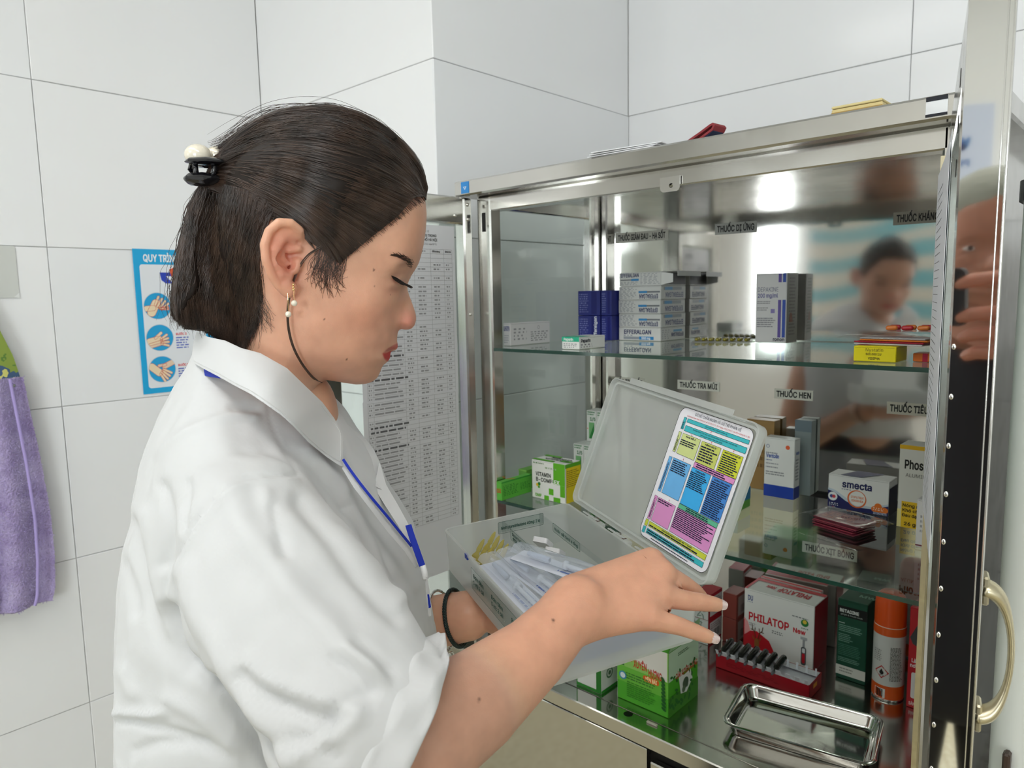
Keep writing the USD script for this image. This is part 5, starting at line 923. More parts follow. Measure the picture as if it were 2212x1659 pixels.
ax_ = np.array([.86, -.48, .17]); ax_ /= np.linalg.norm(ax_)
slv = np.maximum(cone_field(P, A0, A1, .055, .066), np.maximum(cone_field(P, A1, A2-ax_*.02, .066, .0605), cone_field(P, A2-ax_*.02, A2+ax_*.03, .0605, .058)))
hem = (A2-P)@ax_+.003
slv = np.minimum(slv, hem)                                            # cut square at the hem
f = smax(f, slv, .011)
hol = np.minimum(cone_field(P, A2-ax_*.045, A2+ax_*.09, .046, .0555), (P-A2)@ax_+.030); f = np.minimum(f, -hol)   # hollow at the hem
f[:, :2] = -.01                                                       # open waist below the picture
sm_ = surface_net(f, so, sh, 8)
# folds pressed along lines seen on the near side (metres, half-width in picture points)
def proj(Q):
    q = Q@HR.T+HO-CAM; zd = q@CF; return np.stack([1106+FPX*(q@CR)/zd, 829.5-FPX*(q@CU)/zd], 1)
v = np.array(sm_.vertices); n = np.array(trimesh.Trimesh(v, sm_.faces, process=False).vertex_normals); pq = proj(v); near = 1/(1+np.exp(-(v[:, 2]-zc_-.012)/.008))
folds = [(.0045, 34, [(430, 640), (490, 770), (620, 950), (820, 1170), (950, 1290)]), (-.0040, 22, [(690, 660), (840, 850), (960, 1000), (1045, 1095)]), (-.0034, 10, [(585, 690), (612, 800), (632, 868)]), (.0026, 14, [(560, 640), (600, 770)]),
    (-.0085, 12, [(205, 1060), (235, 1215), (320, 1315), (375, 1350)]), (.0050, 24, [(265, 930), (330, 1110), (420, 1280), (560, 1480), (650, 1640)]), (-.0036, 16, [(480, 1320), (540, 1390), (660, 1440), (800, 1490)]), (.0034, 18, [(500, 1260), (600, 1340), (760, 1400), (900, 1440)]), (-.0030, 13, [(820, 1260), (960, 1370)]), (.003, 12, [(860, 1230), (1000, 1340)]), (-.003, 12, [(900, 1200), (1030, 1300)]), (-.0028, 14, [(780, 1520), (860, 1420), (940, 1390)]), (.003, 16, [(700, 1600), (820, 1540), (900, 1480)]), (-.0026, 18, [(560, 1560), (700, 1560), (820, 1620)]),
    (-.0042, 18, [(60, 745), (92, 870), (112, 1000), (165, 1170), (260, 1290)]), (.0040, 20, [(110, 720), (150, 900), (190, 1050)]), (-.0034, 12, [(180, 610), (202, 790), (192, 900)]), (-.003, 10, [(268, 600), (250, 760)]), (-.0030, 12, [(25, 900), (60, 1010), (70, 1080)]), (.003, 16, [(30, 1300), (60, 1380)]),
    (.0036, 9, [(15, 1455), (90, 1462), (185, 1450)]), (-.0034, 9, [(25, 1482), (110, 1500), (215, 1525), (330, 1570)]), (-.0030, 12, [(70, 1600), (200, 1565), (430, 1620)]), (.0030, 18, [(200, 1400), (330, 1480), (440, 1600)]), (-.0085, 12, [(375, 1350), (470, 1480), (600, 1655)]),
    (.0024, 9, [(160, 480), (230, 425), (330, 375), (450, 345), (520, 352)]), (-.0022, 12, [(650, 470), (760, 560), (850, 690)]), (.0030, 14, [(720, 480), (830, 590), (930, 740), (1010, 900), (1070, 1030)]), (-.003, 10, [(880, 640), (980, 800), (1060, 980)]), (-.0024, 10, [(440, 315), (520, 320)]), (-.003, 14, [(870, 690), (960, 830), (1040, 960)]), (.0022, 10, [(1030, 760), (1090, 860), (1130, 980)])]
seams = [(-.0024, 3.0, [(682, 562), (600, 568), (520, 574), (465, 594), (380, 650), (300, 742), (237, 850), (196, 955), (200, 1030), (222, 1095)]), (.0012, 5, [(680, 576), (600, 582), (520, 590), (470, 610), (390, 665), (315, 752), (254, 856), (214, 955), (218, 1030)]), (-.0011, 2.2, [(566, 305), (590, 390), (622, 450), (676, 552)])]
def bend(pl): a = np.array([z3(*q) for q in pl]); return resamp(a, 14) if len(a) > 2 else a
PTS = shapely.points(pq[:, 0], pq[:, 1]); dsp = np.zeros(len(v))
for a, wdt, pl in folds+seams:
    ls_ = shapely.LineString(bend(pl)); bb = ls_.buffer(wdt*2.6).bounds; m_ = (pq[:, 0] > bb[0]) & (pq[:, 0] < bb[2]) & (pq[:, 1] > bb[1]) & (pq[:, 1] < bb[3]) & (near > .05)
    d = shapely.distance(PTS[m_], ls_); dsp[m_] += 1.3*a*np.exp(-(d/wdt)**2)
nz = (meshkit.fbm(v*np.array([22, 14, 22])+5, 3, 3)-.5)*.0075+(meshkit.noise(v*np.array([70, 40, 70]), 9)-.5)*.0012
hd_ = (A2-v)@ax_; nh_ = np.linalg.norm(v-A2, axis=1); fade = np.where(nh_ < .11, np.clip((hd_-.012)/.02, 0, 1), 1)
sm_.vertices = v+n*((dsp*near+nz)*fade)[:, None]
trimesh.smoothing.filter_taubin(sm_, lamb=.4, nu=.42, iterations=1)
M_CLOTH = mat("white_cotton", {"g": ("geometry", {}), "n": ("noise_texture", {"scale": 140.0, "detail": 4.0}), "b": ("bump", {"strength": .12, "distance": .0015}), "p": ("principled_bsdf", {"base_color": lin((208, 209, 210)), "roughness": .85, "specular_ior_level": .15, "sheen_weight": .15})},
    [("g.position", "n.vector"), ("n.fac", "b.height"), ("b.normal", "p.normal")])
shirt = part(woman, "shirt", sm_, M_CLOTH, True, label="loose white cotton shirt with rolled short sleeves")
from scipy.spatial import Delaunay
def patch(poly, ctrl, thick=.0016, step=7.0, frame=W, curl=None):
    """a piece of cloth bounded by a line drawn in the picture, each point at its own distance (ctrl: px, py, d)"""
    pg = Polygon(poly).buffer(0); ctrl = np.array(ctrl, float); rb = RBFInterpolator(ctrl[:, :2], ctrl[:, 2], kernel="thin_plate_spline", smoothing=1e-7)
    ring = np.array(shapely.segmentize(pg, step).exterior.coords)[:-1]; x0, y0, x1, y1 = pg.bounds
    g = np.stack(np.meshgrid(np.arange(x0, x1, step), np.arange(y0, y1, step)), -1).reshape(-1, 2); g = g[shapely.contains_xy(pg.buffer(-step*.5), g[:, 0], g[:, 1])]
    A = np.vstack([ring, g]); t = Delaunay(A).simplices; c = A[t].mean(1); t = t[shapely.contains_xy(pg, c[:, 0], c[:, 1])]
    d = rb(A); Fp = np.array([W(a, b, q) for (a, b), q in zip(A, d)]); Bp = np.array([W(a, b, q+thick) for (a, b), q in zip(A, d)]); k, r = len(A), len(ring)
    fr = []
    for a, b, c_ in t:
        nn = np.cross(Fp[b]-Fp[a], Fp[c_]-Fp[a]); fr.append([a, b, c_] if nn[2] > 0 else [a, c_, b])
    fr = np.array(fr); bk = fr[:, ::-1]+k; sd = []
    for i in range(r): j = (i+1) % r; sd += [[i, j, k+j], [i, k+j, k+i]]
    m = tm(np.vstack([Fp, Bp]), np.vstack([fr, bk, sd])); trimesh.repair.fix_normals(m); return m
col_ = [z3(*q) for q in [(302, 28), (345, 48), (410, 62), (470, 90), (540, 108), (640, 165), (705, 228), (772, 292), (815, 350), (850, 412), (851, 470), (850, 533), (835, 528), (790, 498), (720, 442), (662, 380), (620, 342), (565, 303), (505, 262), (440, 228), (380, 194), (330, 168), (296, 148), (285, 112), (290, 70)]]
cc = [(424, 718, .640), (452, 728, .612), (500, 748, .583), (560, 762, .572), (620, 795, .574), (660, 830, .590), (697, 868, .612), (720, 905, .624), (742, 940, .622), (741, 1006, .600), (415, 762, .630), (440, 795, .596), (470, 812, .568), (520, 842, .542), (577, 875, .530), (610, 898, .534), (633, 920, .540), (666, 955, .560), (705, 988, .585), (520, 790, .556), (590, 830, .545), (660, 895, .565), (700, 940, .590)]
clr = part(shirt, "collar", patch(col_, cc, .002, 6.0), M_CLOTH, 60, label="pointed collar leaf on the near side")
st_l = resamp(np.array([z3(*q) for q in [(292, 138), (335, 160), (382, 184), (440, 217), (505, 250), (568, 292), (625, 333), (668, 372), (726, 432), (792, 486), (838, 514), (841, 470), (841, 418), (806, 356), (768, 304)]]), 60)
rbc = RBFInterpolator(np.array(cc)[:, :2], np.array(cc)[:, 2], kernel="thin_plate_spline", smoothing=1e-7)
part(shirt, "collar_stitching", tube(np.array([W(a, b, d-.0004) for (a, b), d in zip(st_l, rbc(st_l))]), .00028, 5), card((206, 207, 206), .8))
far_ = [z3(*q) for q in [(768, 288), (800, 310), (850, 362), (905, 405), (935, 430), (965, 470), (985, 515), (1003, 560), (1010, 612), (1000, 622), (950, 596), (905, 582), (893, 540), (868, 478), (850, 440), (820, 360)]]
part(shirt, "collar", patch(far_, [(694, 866, .66), (742, 950, .655), (790, 948, .70), (835, 1058, .675), (773, 1036, .655), (818, 1000, .69)], .002, 6.0), M_CLOTH, 60, label="far collar leaf standing beyond the neck")
plk = [z3(*q) for q in [(985, 515), (1010, 600), (1050, 668), (1092, 745), (1102, 790), (1106, 822), (1092, 812), (1050, 745), (1000, 668), (965, 610)]]
part(shirt, "placket", patch(plk, [(820, 998, .684), (882, 1130, .66), (889, 1175, .655), (828, 1086, .665), (808, 1052, .668), (857, 1130, .655)], .002, 5.0), M_CLOTH, 60, label="far front edge of the shirt")
plk2 = [z3(*q) for q in [(850, 500), (872, 545), (910, 600), (965, 668), (1030, 755), (1092, 835), (1130, 905), (1120, 912), (1080, 850), (1015, 775), (950, 690), (890, 612), (846, 540)]]
part(shirt, "placket", patch(plk2, [(741, 990, .602), (740, 1012, .600), (776, 1047, .60), (808, 1086, .603), (846, 1136, .612), (881, 1183, .622), (903, 1223, .635), (897, 1227, .632)], .002, 5.0), M_CLOTH, 60, label="near front edge of the shirt")
# rolled cuff: a flattened band round the sleeve end with a twist
side1 = np.cross(ax_, [0, 0, 1.0]); side1 /= np.linalg.norm(side1); side2 = np.cross(ax_, side1)
na, nc = 96, 22; V = []
for i in range(na):
    th = 2*np.pi*i/na; rad = side1*math.cos(th)+side2*math.sin(th)
    wob = .0022*math.sin(3*th+.6)+.0016*math.sin(5*th+2); tw = .5+.5*math.cos(th-2.6); L_ = .0165+.006*math.sin(th+.8)+.003*math.sin(2*th); thk = .0040+.0018*math.sin(2*th+1)*tw
    for j in range(nc):
        ph = 2*np.pi*j/nc; a, b = math.cos(ph), math.sin(ph)
        a = np.sign(a)*abs(a)**.6; b = np.sign(b)*abs(b)**.8
        crs = .0016*math.sin(7*th+4*a)*tw+.0012*math.sin(11*th-3*a)
        dth = (th-2.2-.9*a+np.pi) % (2*np.pi)-np.pi; crs += .0045*math.exp(-(dth/.20)**2)*max(b, 0)-.0035*math.exp(-((dth-.34)/.14)**2)*max(b, 0)
        V.append(A2+ax_*(-.006+L_*a+.005*math.sin(th-.4))+rad*(.0590+wob+thk*b+.002*a+crs))
Fc = [f for i in range(na) for j in range(nc) for f in ([i*nc+j, ((i+1) % na)*nc+j, ((i+1) % na)*nc+(j+1) % nc], [i*nc+j, ((i+1) % na)*nc+(j+1) % nc, i*nc+(j+1) % nc])]
cm = tm(V, Fc); trimesh.repair.fix_normals(cm)
part(shirt, "cuff", cm, M_CLOTH, True, label="rolled sleeve cuff")
# lanyard with badge
M_RIB = card((32, 52, 168), .6, .2); lan = thing("lanyard", "blue neck lanyard with a white badge holder worn under the woman's shirt collar", "lanyard", HO, HR)
def ribbon(path, w, twist=None):
    c = np.array([W(*q[:3]) for q in path]); c = resamp(c, 40); t = np.gradient(c, axis=0); t /= np.linalg.norm(t, axis=1, keepdims=True); nrm = np.array([.2, .1, 1.0]); s = np.cross(t, nrm); s /= np.linalg.norm(s, axis=1, keepdims=True); nn = np.cross(s, t)
    A = [c+s*w/2+nn*.0003, c-s*w/2+nn*.0003, c-s*w/2-nn*.0003, c+s*w/2-nn*.0003]; V = np.stack(A, 1).reshape(-1, 3); k = len(c)
    Fc = [f for i in range(k-1) for j in range(4) for f in ([i*4+j, i*4+(j+1) % 4, (i+1)*4+(j+1) % 4], [i*4+j, (i+1)*4+(j+1) % 4, (i+1)*4+j])]+[[0, 2, 1], [0, 3, 2], [k*4-4, k*4-3, k*4-2], [k*4-4, k*4-2, k*4-1]]
    m = tm(V, Fc); trimesh.repair.fix_normals(m); return m
part(lan, "ribbon", patch([z3(*q) for q in [(303, 148), (330, 160), (384, 190), (392, 204), (345, 196), (300, 182)]], [(425, 786, .628), (472, 812, .574), (424, 806, .622), (477, 818, .568)], .001, 4.0), M_RIB, 60)
part(lan, "ribbon", ribbon([(741, 992, .598), (760, 1020, .597), (805, 1078, .598), (850, 1132, .606), (889, 1180, .618)], .0022), M_RIB)
part(lan, "ribbon", ribbon([(882, 1134, .64), (890, 1160, .636), (900, 1188, .632), (912, 1222, .63)], .0055), M_RIB)
part(lan, "clip", tube([W(913, 1222, .629), W(917, 1236, .628), W(919, 1250, .628)], .0028, 8), card((230, 232, 234), .3), True)
part(lan, "badge", patch([(917, 1246), (923, 1246), (929, 1282), (932, 1330), (926, 1332), (921, 1290)], [(917, 1246, .627), (932, 1330, .630), (926, 1290, .628)], .0012, 5.0), card((232, 234, 236), .3)); part(lan, "badge_card", patch([(923, 1284), (928, 1284), (931, 1312), (926, 1314)], [(923, 1284, .6262), (931, 1312, .6282), (926, 1314, .6275)], .0006, 5.0), M_RIB)
# trousers and shoes, below the picture
tr_ = fast_limb([([(W(590, 1560, .72), .155), (WL(np.array([*(at(590, 1500, .72)[:2]), .95])), .15)], .02)], .012, 5) if False else None
hipw = at(590, 1500, .72); fwd = HX*[1, 1, 0]; fwd /= np.linalg.norm(fwd); lat = np.cross([0, 0, 1.0], fwd)
def B(l, f_, z): return WL(np.array([hipw[0], hipw[1], 0])+lat*l+fwd*f_+[0, 0, z])
tm_ = fast_limb([([(B(-.07, 0, .98), .115), (B(.07, 0, .98), .115)], .02)]+[([(B(s*.085, 0, .92), .095), (B(s*.09, .01, .50), .075), (B(s*.09, 0, .10), .062)], .03) for s in (-1, 1)], .012, 5)
part(woman, "trousers", tm_, mat("navy_trousers", {"p": ("principled_bsdf", {"base_color": lin((34, 36, 44)), "roughness": .85})}, []), True)
for s in (-1, 1): part(woman, "shoe", fast_limb([([(B(s*.09, -.04, .045), .040), (B(s*.09, .06, .038), .036), (B(s*.095, .15, .030), .027)], .02)], .006, 3), card((40, 38, 38), .5), True)
# bracelets on the far wrist
def ringpath(c, axis, r, n=72, e=1.0):
    axis = axis/np.linalg.norm(axis); a = np.cross(axis, [0, 0, 1.0]); a /= np.linalg.norm(a); b = np.cross(axis, a); t = np.arange(n)*2*np.pi/n
    return c+r*(np.cos(t)[:, None]*a*e+np.sin(t)[:, None]*b), t, a, b
wax = far_arm[4][0]-far_arm[3][0]
c1 = far_arm[3][0]*.29+far_arm[4][0]*.71; ring, t_, a_, b_ = ringpath(c1, wax, .0300)
br = thing("bracelet", "dark green braided leather bracelet on the woman's far wrist", "bracelet", HO, HR)
wn = wax/np.linalg.norm(wax)
ring, t_, a_, b_ = ringpath(c1, wax, .0312, 220)
for k in range(3):
    ph = t_*22+k*2.094; rr = (ring-c1)/.0312; part(br, "strand", tube(ring+.0013*(np.cos(ph)[:, None]*rr+np.sin(ph)[:, None]*wn), .0013, 6, closed=True), card((22, 40, 38), .35), True)
c2 = far_arm[3][0]*.70+far_arm[4][0]*.30; ring, t_, a_, b_ = ringpath(c2, wax, .0335, 160)
br = thing("bracelet", "silver charm bracelet with round beads on the woman's far wrist", "bracelet", HO, HR)
ph = t_*40; part(br, "chain", tube(ring, .0015+.0003*np.sin(ph), 8, closed=True), M_BRIGHT, True)
prj = proj(ring); vis = np.argsort(-ring[:, 2])[:80]; vis = vis[np.argsort(prj[vis, 1])]
for q, r in ((10, .0042), (20, .0036), (30, .0046), (40, .0034), (55, .0030)):
    i = vis[q]; s = trimesh.creation.icosphere(2, r); s.apply_scale([1, .85, 1]); part(br, "bead", xf(s, None, ring[i]), M_BRIGHT, True)
i = vis[-6]
for k in range(5):
    o_ = ring[i]+np.array([.003*(k-2), -.004-.0025*(k % 2), .002]); rp, *_ = ringpath(o_, np.array([.3*(k-2), .2, 1.0]), .0032, 20); part(br, "charm", tube(rp, .0009, 6, closed=True), M_BRIGHT, True)
# ------------------------------------------------------------------ the plastic medicine box she holds
M_FROST = mat("frosted_plastic", {"tr": ("transparent_bsdf", {"color": (.95, .97, .97)}), "m0": ("mix_closure", {"fac": .62}), "r": ("refraction_bsdf", {"color": (.95, .97, .96), "roughness": .22, "IOR": 1.03}), "d": ("diffuse_bsdf", {"color": lin((244, 246, 244))}), "tl": ("translucent_bsdf", {"color": lin((244, 246, 244))}), "m1": ("mix_closure", {"fac": .5}),
    "m2": ("mix_closure", {"fac": .45}), "g": ("glossy_bsdf", {"roughness": .22}), "f": ("fresnel", {"IOR": 1.4}), "m3": ("mix_closure", {}), "ge": ("geometry", {}), "k": ("math", {"math_type": "subtract", "value1": 1.0}), "fm": ("math", {"math_type": "multiply"})},
    [("d.BSDF", "m1.closure1"), ("tl.BSDF", "m1.closure2"), ("r.BSDF", "m0.closure1"), ("tr.BSDF", "m0.closure2"), ("m0.closure", "m2.closure1"), ("m1.closure", "m2.closure2"), ("ge.backfacing", "k.value2"), ("f.fac", "fm.value1"), ("k.value", "fm.value2"), ("fm.value", "m3.fac"), ("m2.closure", "m3.closure1"), ("g.BSDF", "m3.closure2")], surface="m3.closure")
M_HAZY = mat("hazy_film", {"t": ("transparent_bsdf", {"color": (.96, .97, .98)}), "d": ("diffuse_bsdf", {"color": lin((214, 222, 236))}), "m": ("mix_closure", {"fac": .38}), "g": ("glossy_bsdf", {"roughness": .08}), "f": ("fresnel", {"IOR": 1.4}), "ge": ("geometry", {}), "k": ("math", {"math_type": "subtract", "value1": 1.0}), "fm": ("math", {"math_type": "multiply"}), "m3": ("mix_closure", {})},
    [("t.BSDF", "m.closure1"), ("d.BSDF", "m.closure2"), ("ge.backfacing", "k.value2"), ("f.fac", "fm.value1"), ("k.value", "fm.value2"), ("fm.value", "m3.fac"), ("m.closure", "m3.closure1"), ("g.BSDF", "m3.closure2")], surface="m3.closure")
M_CLEARP = pane("clear_plastic", (.93, .95, .95), 1.35, .05)
BRM = np.stack([bex, bey, bez], 1); CO_, SI_ = math.cos(4.32), -math.sin(4.32)
kit = thing("medicine_box", "open frosted plastic medicine box with a coloured chart inside its raised lid", "box", BO, BRM)
L_, S_, H_ = BL_, BS_, BH_
def mm(m): q = m.to_mesh(); return tm(q.vert_properties[:, :3], q.tri_verts)
def xs(poly): return m3.CrossSection([np.array(shapely.geometry.polygon.orient(poly, 1.0).exterior.coords)[:-1]])
def shell_(x0, y0, x1, y1, r, z0, z1, t, floor_t, taper=0.985):
    cx, cy = (x0+x1)/2, (y0+y1)/2
    o = m3.Manifold.extrude(xs(affinity.translate(rrect(x0, y0, x1, y1, r), -cx, -cy)), z1-z0, 0, 0, (1/taper, 1/taper)).scale((taper, taper, 1))
    i = m3.Manifold.extrude(xs(affinity.translate(rrect(x0+t, y0+t, x1-t, y1-t, max(r-t, .001)), -cx, -cy)), z1-z0, 0, 0, (1/taper, 1/taper)).scale((taper, taper, 1)).translate((0, 0, floor_t))
    return (o-i).translate((cx, cy, z0))
base_ = shell_(0, .004, L_, S_, .007, -H_, 0, .0016, .0016)
rim = (m3.Manifold.extrude(xs(rrect(-.0012, .003, L_+.0012, S_+.0012, .008)), .0022)-m3.Manifold.extrude(xs(rrect(.0016, .0058, L_-.0016, S_-.0016, .006)), .01).translate((0, 0, -.002))).translate((0, 0, -.0024))
part(kit, "tray", mm(base_+rim), M_FROST, 30)
def lidR(m): return xf(m, np.array([[1, 0, 0], [0, CO_, SI_], [0, SI_, -CO_]]).T @ np.eye(3))
LR = np.stack([np.array([1, 0, 0]), np.array([0, CO_, SI_]), np.cross([1, 0, 0], [0, CO_, SI_])], 1)      # local x, lid up, back normal
# lid: x along the hinge, y up the lid, z away from the viewer's side
ld_ = shell_(0, .004, L_, S_, .010, -.0135, .0, .0016, .0016, .985)
ld_m = xf(mm(ld_), np.diag([1, 1, -1.0]))                                # opening towards -z, the seen side
lid = part(kit, "lid", xf(xf(ld_m, None, (0, 0, 0)), LR), M_FROST, 30)
lip = m3.Manifold.extrude(xs(rrect(.004, .008, L_-.004, S_-.004, .008)), .001)-m3.Manifold.extrude(xs(rrect(.0065, .0105, L_-.0065, S_-.0065, .0065)), .01).translate((0, 0, -.002))
part(lid, "inner_rib", xf(mm(lip.translate((0, 0, .004))), LR), M_FROST, 30)
part(lid, "latch_tab", xf(cbx((L_*.16, S_-.001, .001), (L_*.86, S_+.0055, .0026), .0006), LR), M_FROST)
M_SLOT = flat((84, 52, 40))
for k, x in enumerate((.028, .086, .140, .196)):
    part(kit, "hinge_knuckle", cbx((x-.016, -.003, -.004), (x+.016, .0045, .001), .001), M_FROST)
    part(kit, "hinge_slot", xf(extrude(sbox(x-.0065, -.0015, x+.0065, .0028).difference(sbox(x-.0055, -.0030, x+.0055, .0020)), .0004), None, (0, 0, .0012)), M_SLOT)
    part(kit, "hinge_bar", xf(cbx((x-.014, .003, -.0135), (x+.014, .0045, -.009), .0006), LR), M_FROST)
# chart on the lid, its own little printed sheet
chart = thing("treatment_chart", "white rounded chart of coloured text panels stuck inside the open lid", "chart", BO, BRM)
cu, cv = np.array([-1.0, 0, 0]), np.array([0, CO_, SI_]); nn_ = -LR[:, 2]
CW, CH = .098*KS, .1285*KS; co = LR@np.array([.1085, .0105, 0])+nn_*(-.0085); co = LR@np.array([.1085*KS, .0105*KS, .0085])
def ch(poly, e): return lay(affinity.scale(poly, CW, CH, origin=(0, 0)), co, cu, cv, e)
sheet = rrect(0, 0, CW, CH, .010)
part(chart, "sheet", lay(sheet, co, cu, cv, .0002), card((240, 240, 246), .35)); part(chart, "border_line", lay(sheet.buffer(.0001).difference(sheet.buffer(-.0004)), co, cu, cv, .0004), flat((20, 20, 24)))
def R4(x0, t0, x1, t1): return sbox(x0, 1-t1, x1, 1-t0)
TEAL, LIME, LIME2, PINK, BLU, BLU2, BLU3, GRN = (64, 190, 200), (214, 226, 150), (206, 216, 70), (226, 150, 206), (110, 184, 240), (60, 178, 244), (70, 140, 220), (96, 190, 150)
areas = [(R4(.142, .074, .972, .101), TEAL), (R4(.144, .125, .972, .166), TEAL), (R4(.088, .072, .125, .160), TEAL), (R4(.083, .183, .122, .335), LIME), (R4(.144, .185, .403, .337), LIME), (R4(.426, .188, .684, .341), (204, 214, 110)), (R4(.714, .190, .966, .341), (210, 218, 60)), (R4(.424, .343, .962, .380), PINK),
    (R4(.066, .377, .110, .645), BLU), (R4(.130, .375, .388, .645), BLU), (R4(.415, .384, .675, .652), BLU2), (R4(.699, .383, .952, .650), BLU3), (R4(.411, .654, .945, .686), GRN), (R4(.053, .684, .099, .862), PINK), (R4(.114, .686, .376, .863), PINK), (R4(.404, .688, .943, .863), (222, 148, 206)), (R4(.103, .875, .940, .912), LIME2), (R4(.044, .871, .086, .918), LIME2), (R4(.103, .928, .936, .964), TEAL), (R4(.040, .926, .081, .972), TEAL)]
for pg, c_ in areas: part(chart, "panel", ch(pg, .0005), flat(c_, .4)); 
part(chart, "panel_outline", cat_(*[lay(affinity.scale(pg, CW, CH, origin=(0, 0)).buffer(.00012).difference(affinity.scale(pg, CW, CH, origin=(0, 0)).buffer(-.00015)), co, cu, cv, .0007) for pg, _ in areas]), flat((30, 34, 50)), kind="stuff")
tx = [text_poly("SƠ ĐỒ CHẨN ĐOÁN VÀ XỬ TRÍ PHẢN VỆ", .22*CW, CH*.962, .0029, False, .62*CW)]
tx2 = [text_poly("(Ban hành kèm theo Thông tư số 51/2017/TT-BYT ngày 29/12/2017 của Bộ trưởng Bộ Y Tế)", .12*CW, CH*.940, .0014, False, .84*CW, 28)]
def tl(s, x, t, h, w=None, b=False): return text_poly(s, x*CW, CH*(1-t), h, b, None if w is None else w*CW, 32)
small = [tl("DẤU HIỆU TÌNH TRẠNG PHẢN VỆ", .40, .091, .0012, .3), tl("NGỪNG NGAY TIẾP XÚC VỚI THUỐC HOẶC DỊ NGUYÊN + GỌI HỖ TRỢ", .26, .142, .0012, .6), tl("Đặt người bệnh nằm đầu thấp", .38, .158, .0012, .3), tl("NHẸ ĐỘ I", .2, .205, .0014, .14, True), tl("NẶNG ĐỘ II", .48, .208, .0014, .15, True), tl("NGUY KỊCH ĐỘ III", .74, .208, .0014, .2, True), tl("TIÊM BẮP", .47, .405, .0015, .14, True), tl("ĐƯỜNG TĨNH MẠCH", .73, .405, .0014, .2, True), tl("THEO DÕI MẠCH, HUYẾT ÁP, Ý THỨC", .3, .890, .0012, .45, True)]
gk = [greek(.15, 1-.27, .38, 1-.225, 3, 1, .5, .2), greek(.44, 1-.325, .67, 1-.215, 6, 2, .5, .2), greek(.73, 1-.335, .955, 1-.215, 8, 3, .5, .2), greek(.46, 1-.376, .9, 1-.347, 2, 4), greek(.14, 1-.475, .38, 1-.385, 6, 5, .5, .2), greek(.42, 1-.53, .665, 1-.41, 9, 6, .5, .2), greek(.71, 1-.645, .945, 1-.41, 17, 7, .5, .2), greek(.52, 1-.683, .85, 1-.657, 2, 8), greek(.12, 1-.72, .35, 1-.69, 2, 9, .5, .2), greek(.41, 1-.83, .93, 1-.69, 11, 10), greek(.12, 1-.910, .9, 1-.892, 1, 11), greek(.115, 1-.962, .92, 1-.93, 2, 12), greek(.2, 1-.985, .8, 1-.975, 1, 13)]
side_ = [affinity.rotate(greek(0, 0, b-a-.02, .022, 2, i+20, .5, .25), 90, origin=(0, 0)) for i, (a, b) in enumerate(((.075, .158), (.19, .33), (.39, .64), (.69, .86)))]
side_ = [affinity.translate(s, x, 1-t) for s, (x, t) in zip(side_, ((.115, .155), (.112, .325), (.098, .63), (.087, .85)))]
part(chart, "lettering", cat_(*[lay(p, co, cu, cv, .0009) for p in tx+small]+[ch(p, .0009) for p in gk+side_]), flat((26, 30, 60)), kind="stuff"); part(chart, "lettering", cat_(*[lay(p, co, cu, cv, .0009) for p in tx2]), flat((206, 60, 66)), kind="stuff")
arr = [ch(R4(x-.003, t, x+.003, t+.012), .0009) for x, t in ((.5, .104), (.27, .17), (.55, .17), (.84, .17), (.27, .355), (.55, .37), (.84, .366), (.27, .665))]
part(chart, "arrow", cat_(*arr), flat((206, 60, 66)), kind="stuff")
# dividers and label films
def div(lo, hi): return part(kit, "divider", cbx(lo, hi, .0004), M_CLEARP)
zf_ = -H_+.0018
div((L_*.40, S_*.56, zf_), (L_-.003, S_*.57, -.004)); div((L_*.40, S_*.26, zf_), (L_-.003, S_*.27, -.004)); div((L_*.40, .008, zf_), (L_*.408, S_*.56, -.010)); div((L_*.28, S_*.5, zf_), (L_*.40, S_*.508, -.014))
M_LBL = pane("label_film", (.80, .86, .84), 1.3, .1); M_GTXT = flat((44, 84, 74))
def lbl(o, u, v, w, h, lines, hs, name="label_film"):
    o, u, v = (np.array(q, float) for q in (o, u, v)); p = part(kit, name, cat_(lay(rrect(0, 0, w, h, .0018), o, u, v, .0002)), M_LBL)
    g = [rrect(0, 0, w, h, .0018).difference(rrect(.0004, .0004, w-.0004, h-.0004, .0015))]
    for (s, y) in lines: g.append(text_poly(s, w*.06, y*h, hs, True, w*.86))
    part(p, "lettering", cat_(*[lay(q, o, u, v, .0005) for q in g]), M_GTXT, kind="stuff")
lbl((L_-.0022, S_*.60, -.021), (0, -1, 0), (0, 0, 1), .062, .0155, [("Methylprednisolone 40mg: 2 lọ", .34)], .0036)
lbl((L_*.885, S_*.572+.0003, -.017), (-1, 0, 0), (0, 0, 1), .078, .0135, [("Diphenhydramin HCL 10mg:", .52), ("5 ống", .12)], .0034)
lbl((L_*.84, S_*.272+.0003, -.013), (-1, 0, 0), (0, 0, 1), .066, .011, [("Nước cất 5ml: 6 ống", .3)], .0034)
lbl((L_*.66, S_+.0009, -.034), (-1, 0, 0), (0, 0, 1), .124, .025, [], .003)
for x, tl_ in ((.64, ("Bơm tiêm", "1 ml: 2 cái")), (.45, ("Bơm tiêm", "5 ml: 2 cái")), (.26, ("Bơm tiêm", "10 ml: 2 cái"))):
    part(kit, "lettering", cat_(*[lay(text_poly(s, 0, 0, .0042, True, .030), (L_*x, S_+.0011, -.019-.0075*i), (-1, 0, 0), (0, 0, 1), .0003) for i, s in enumerate(tl_)]), M_GTXT, kind="stuff")
part(kit, "sticker", bx((L_*.70, S_-.0005, -.006), (L_*.728, S_+.0014, -.0005)), flat((40, 70, 170)))
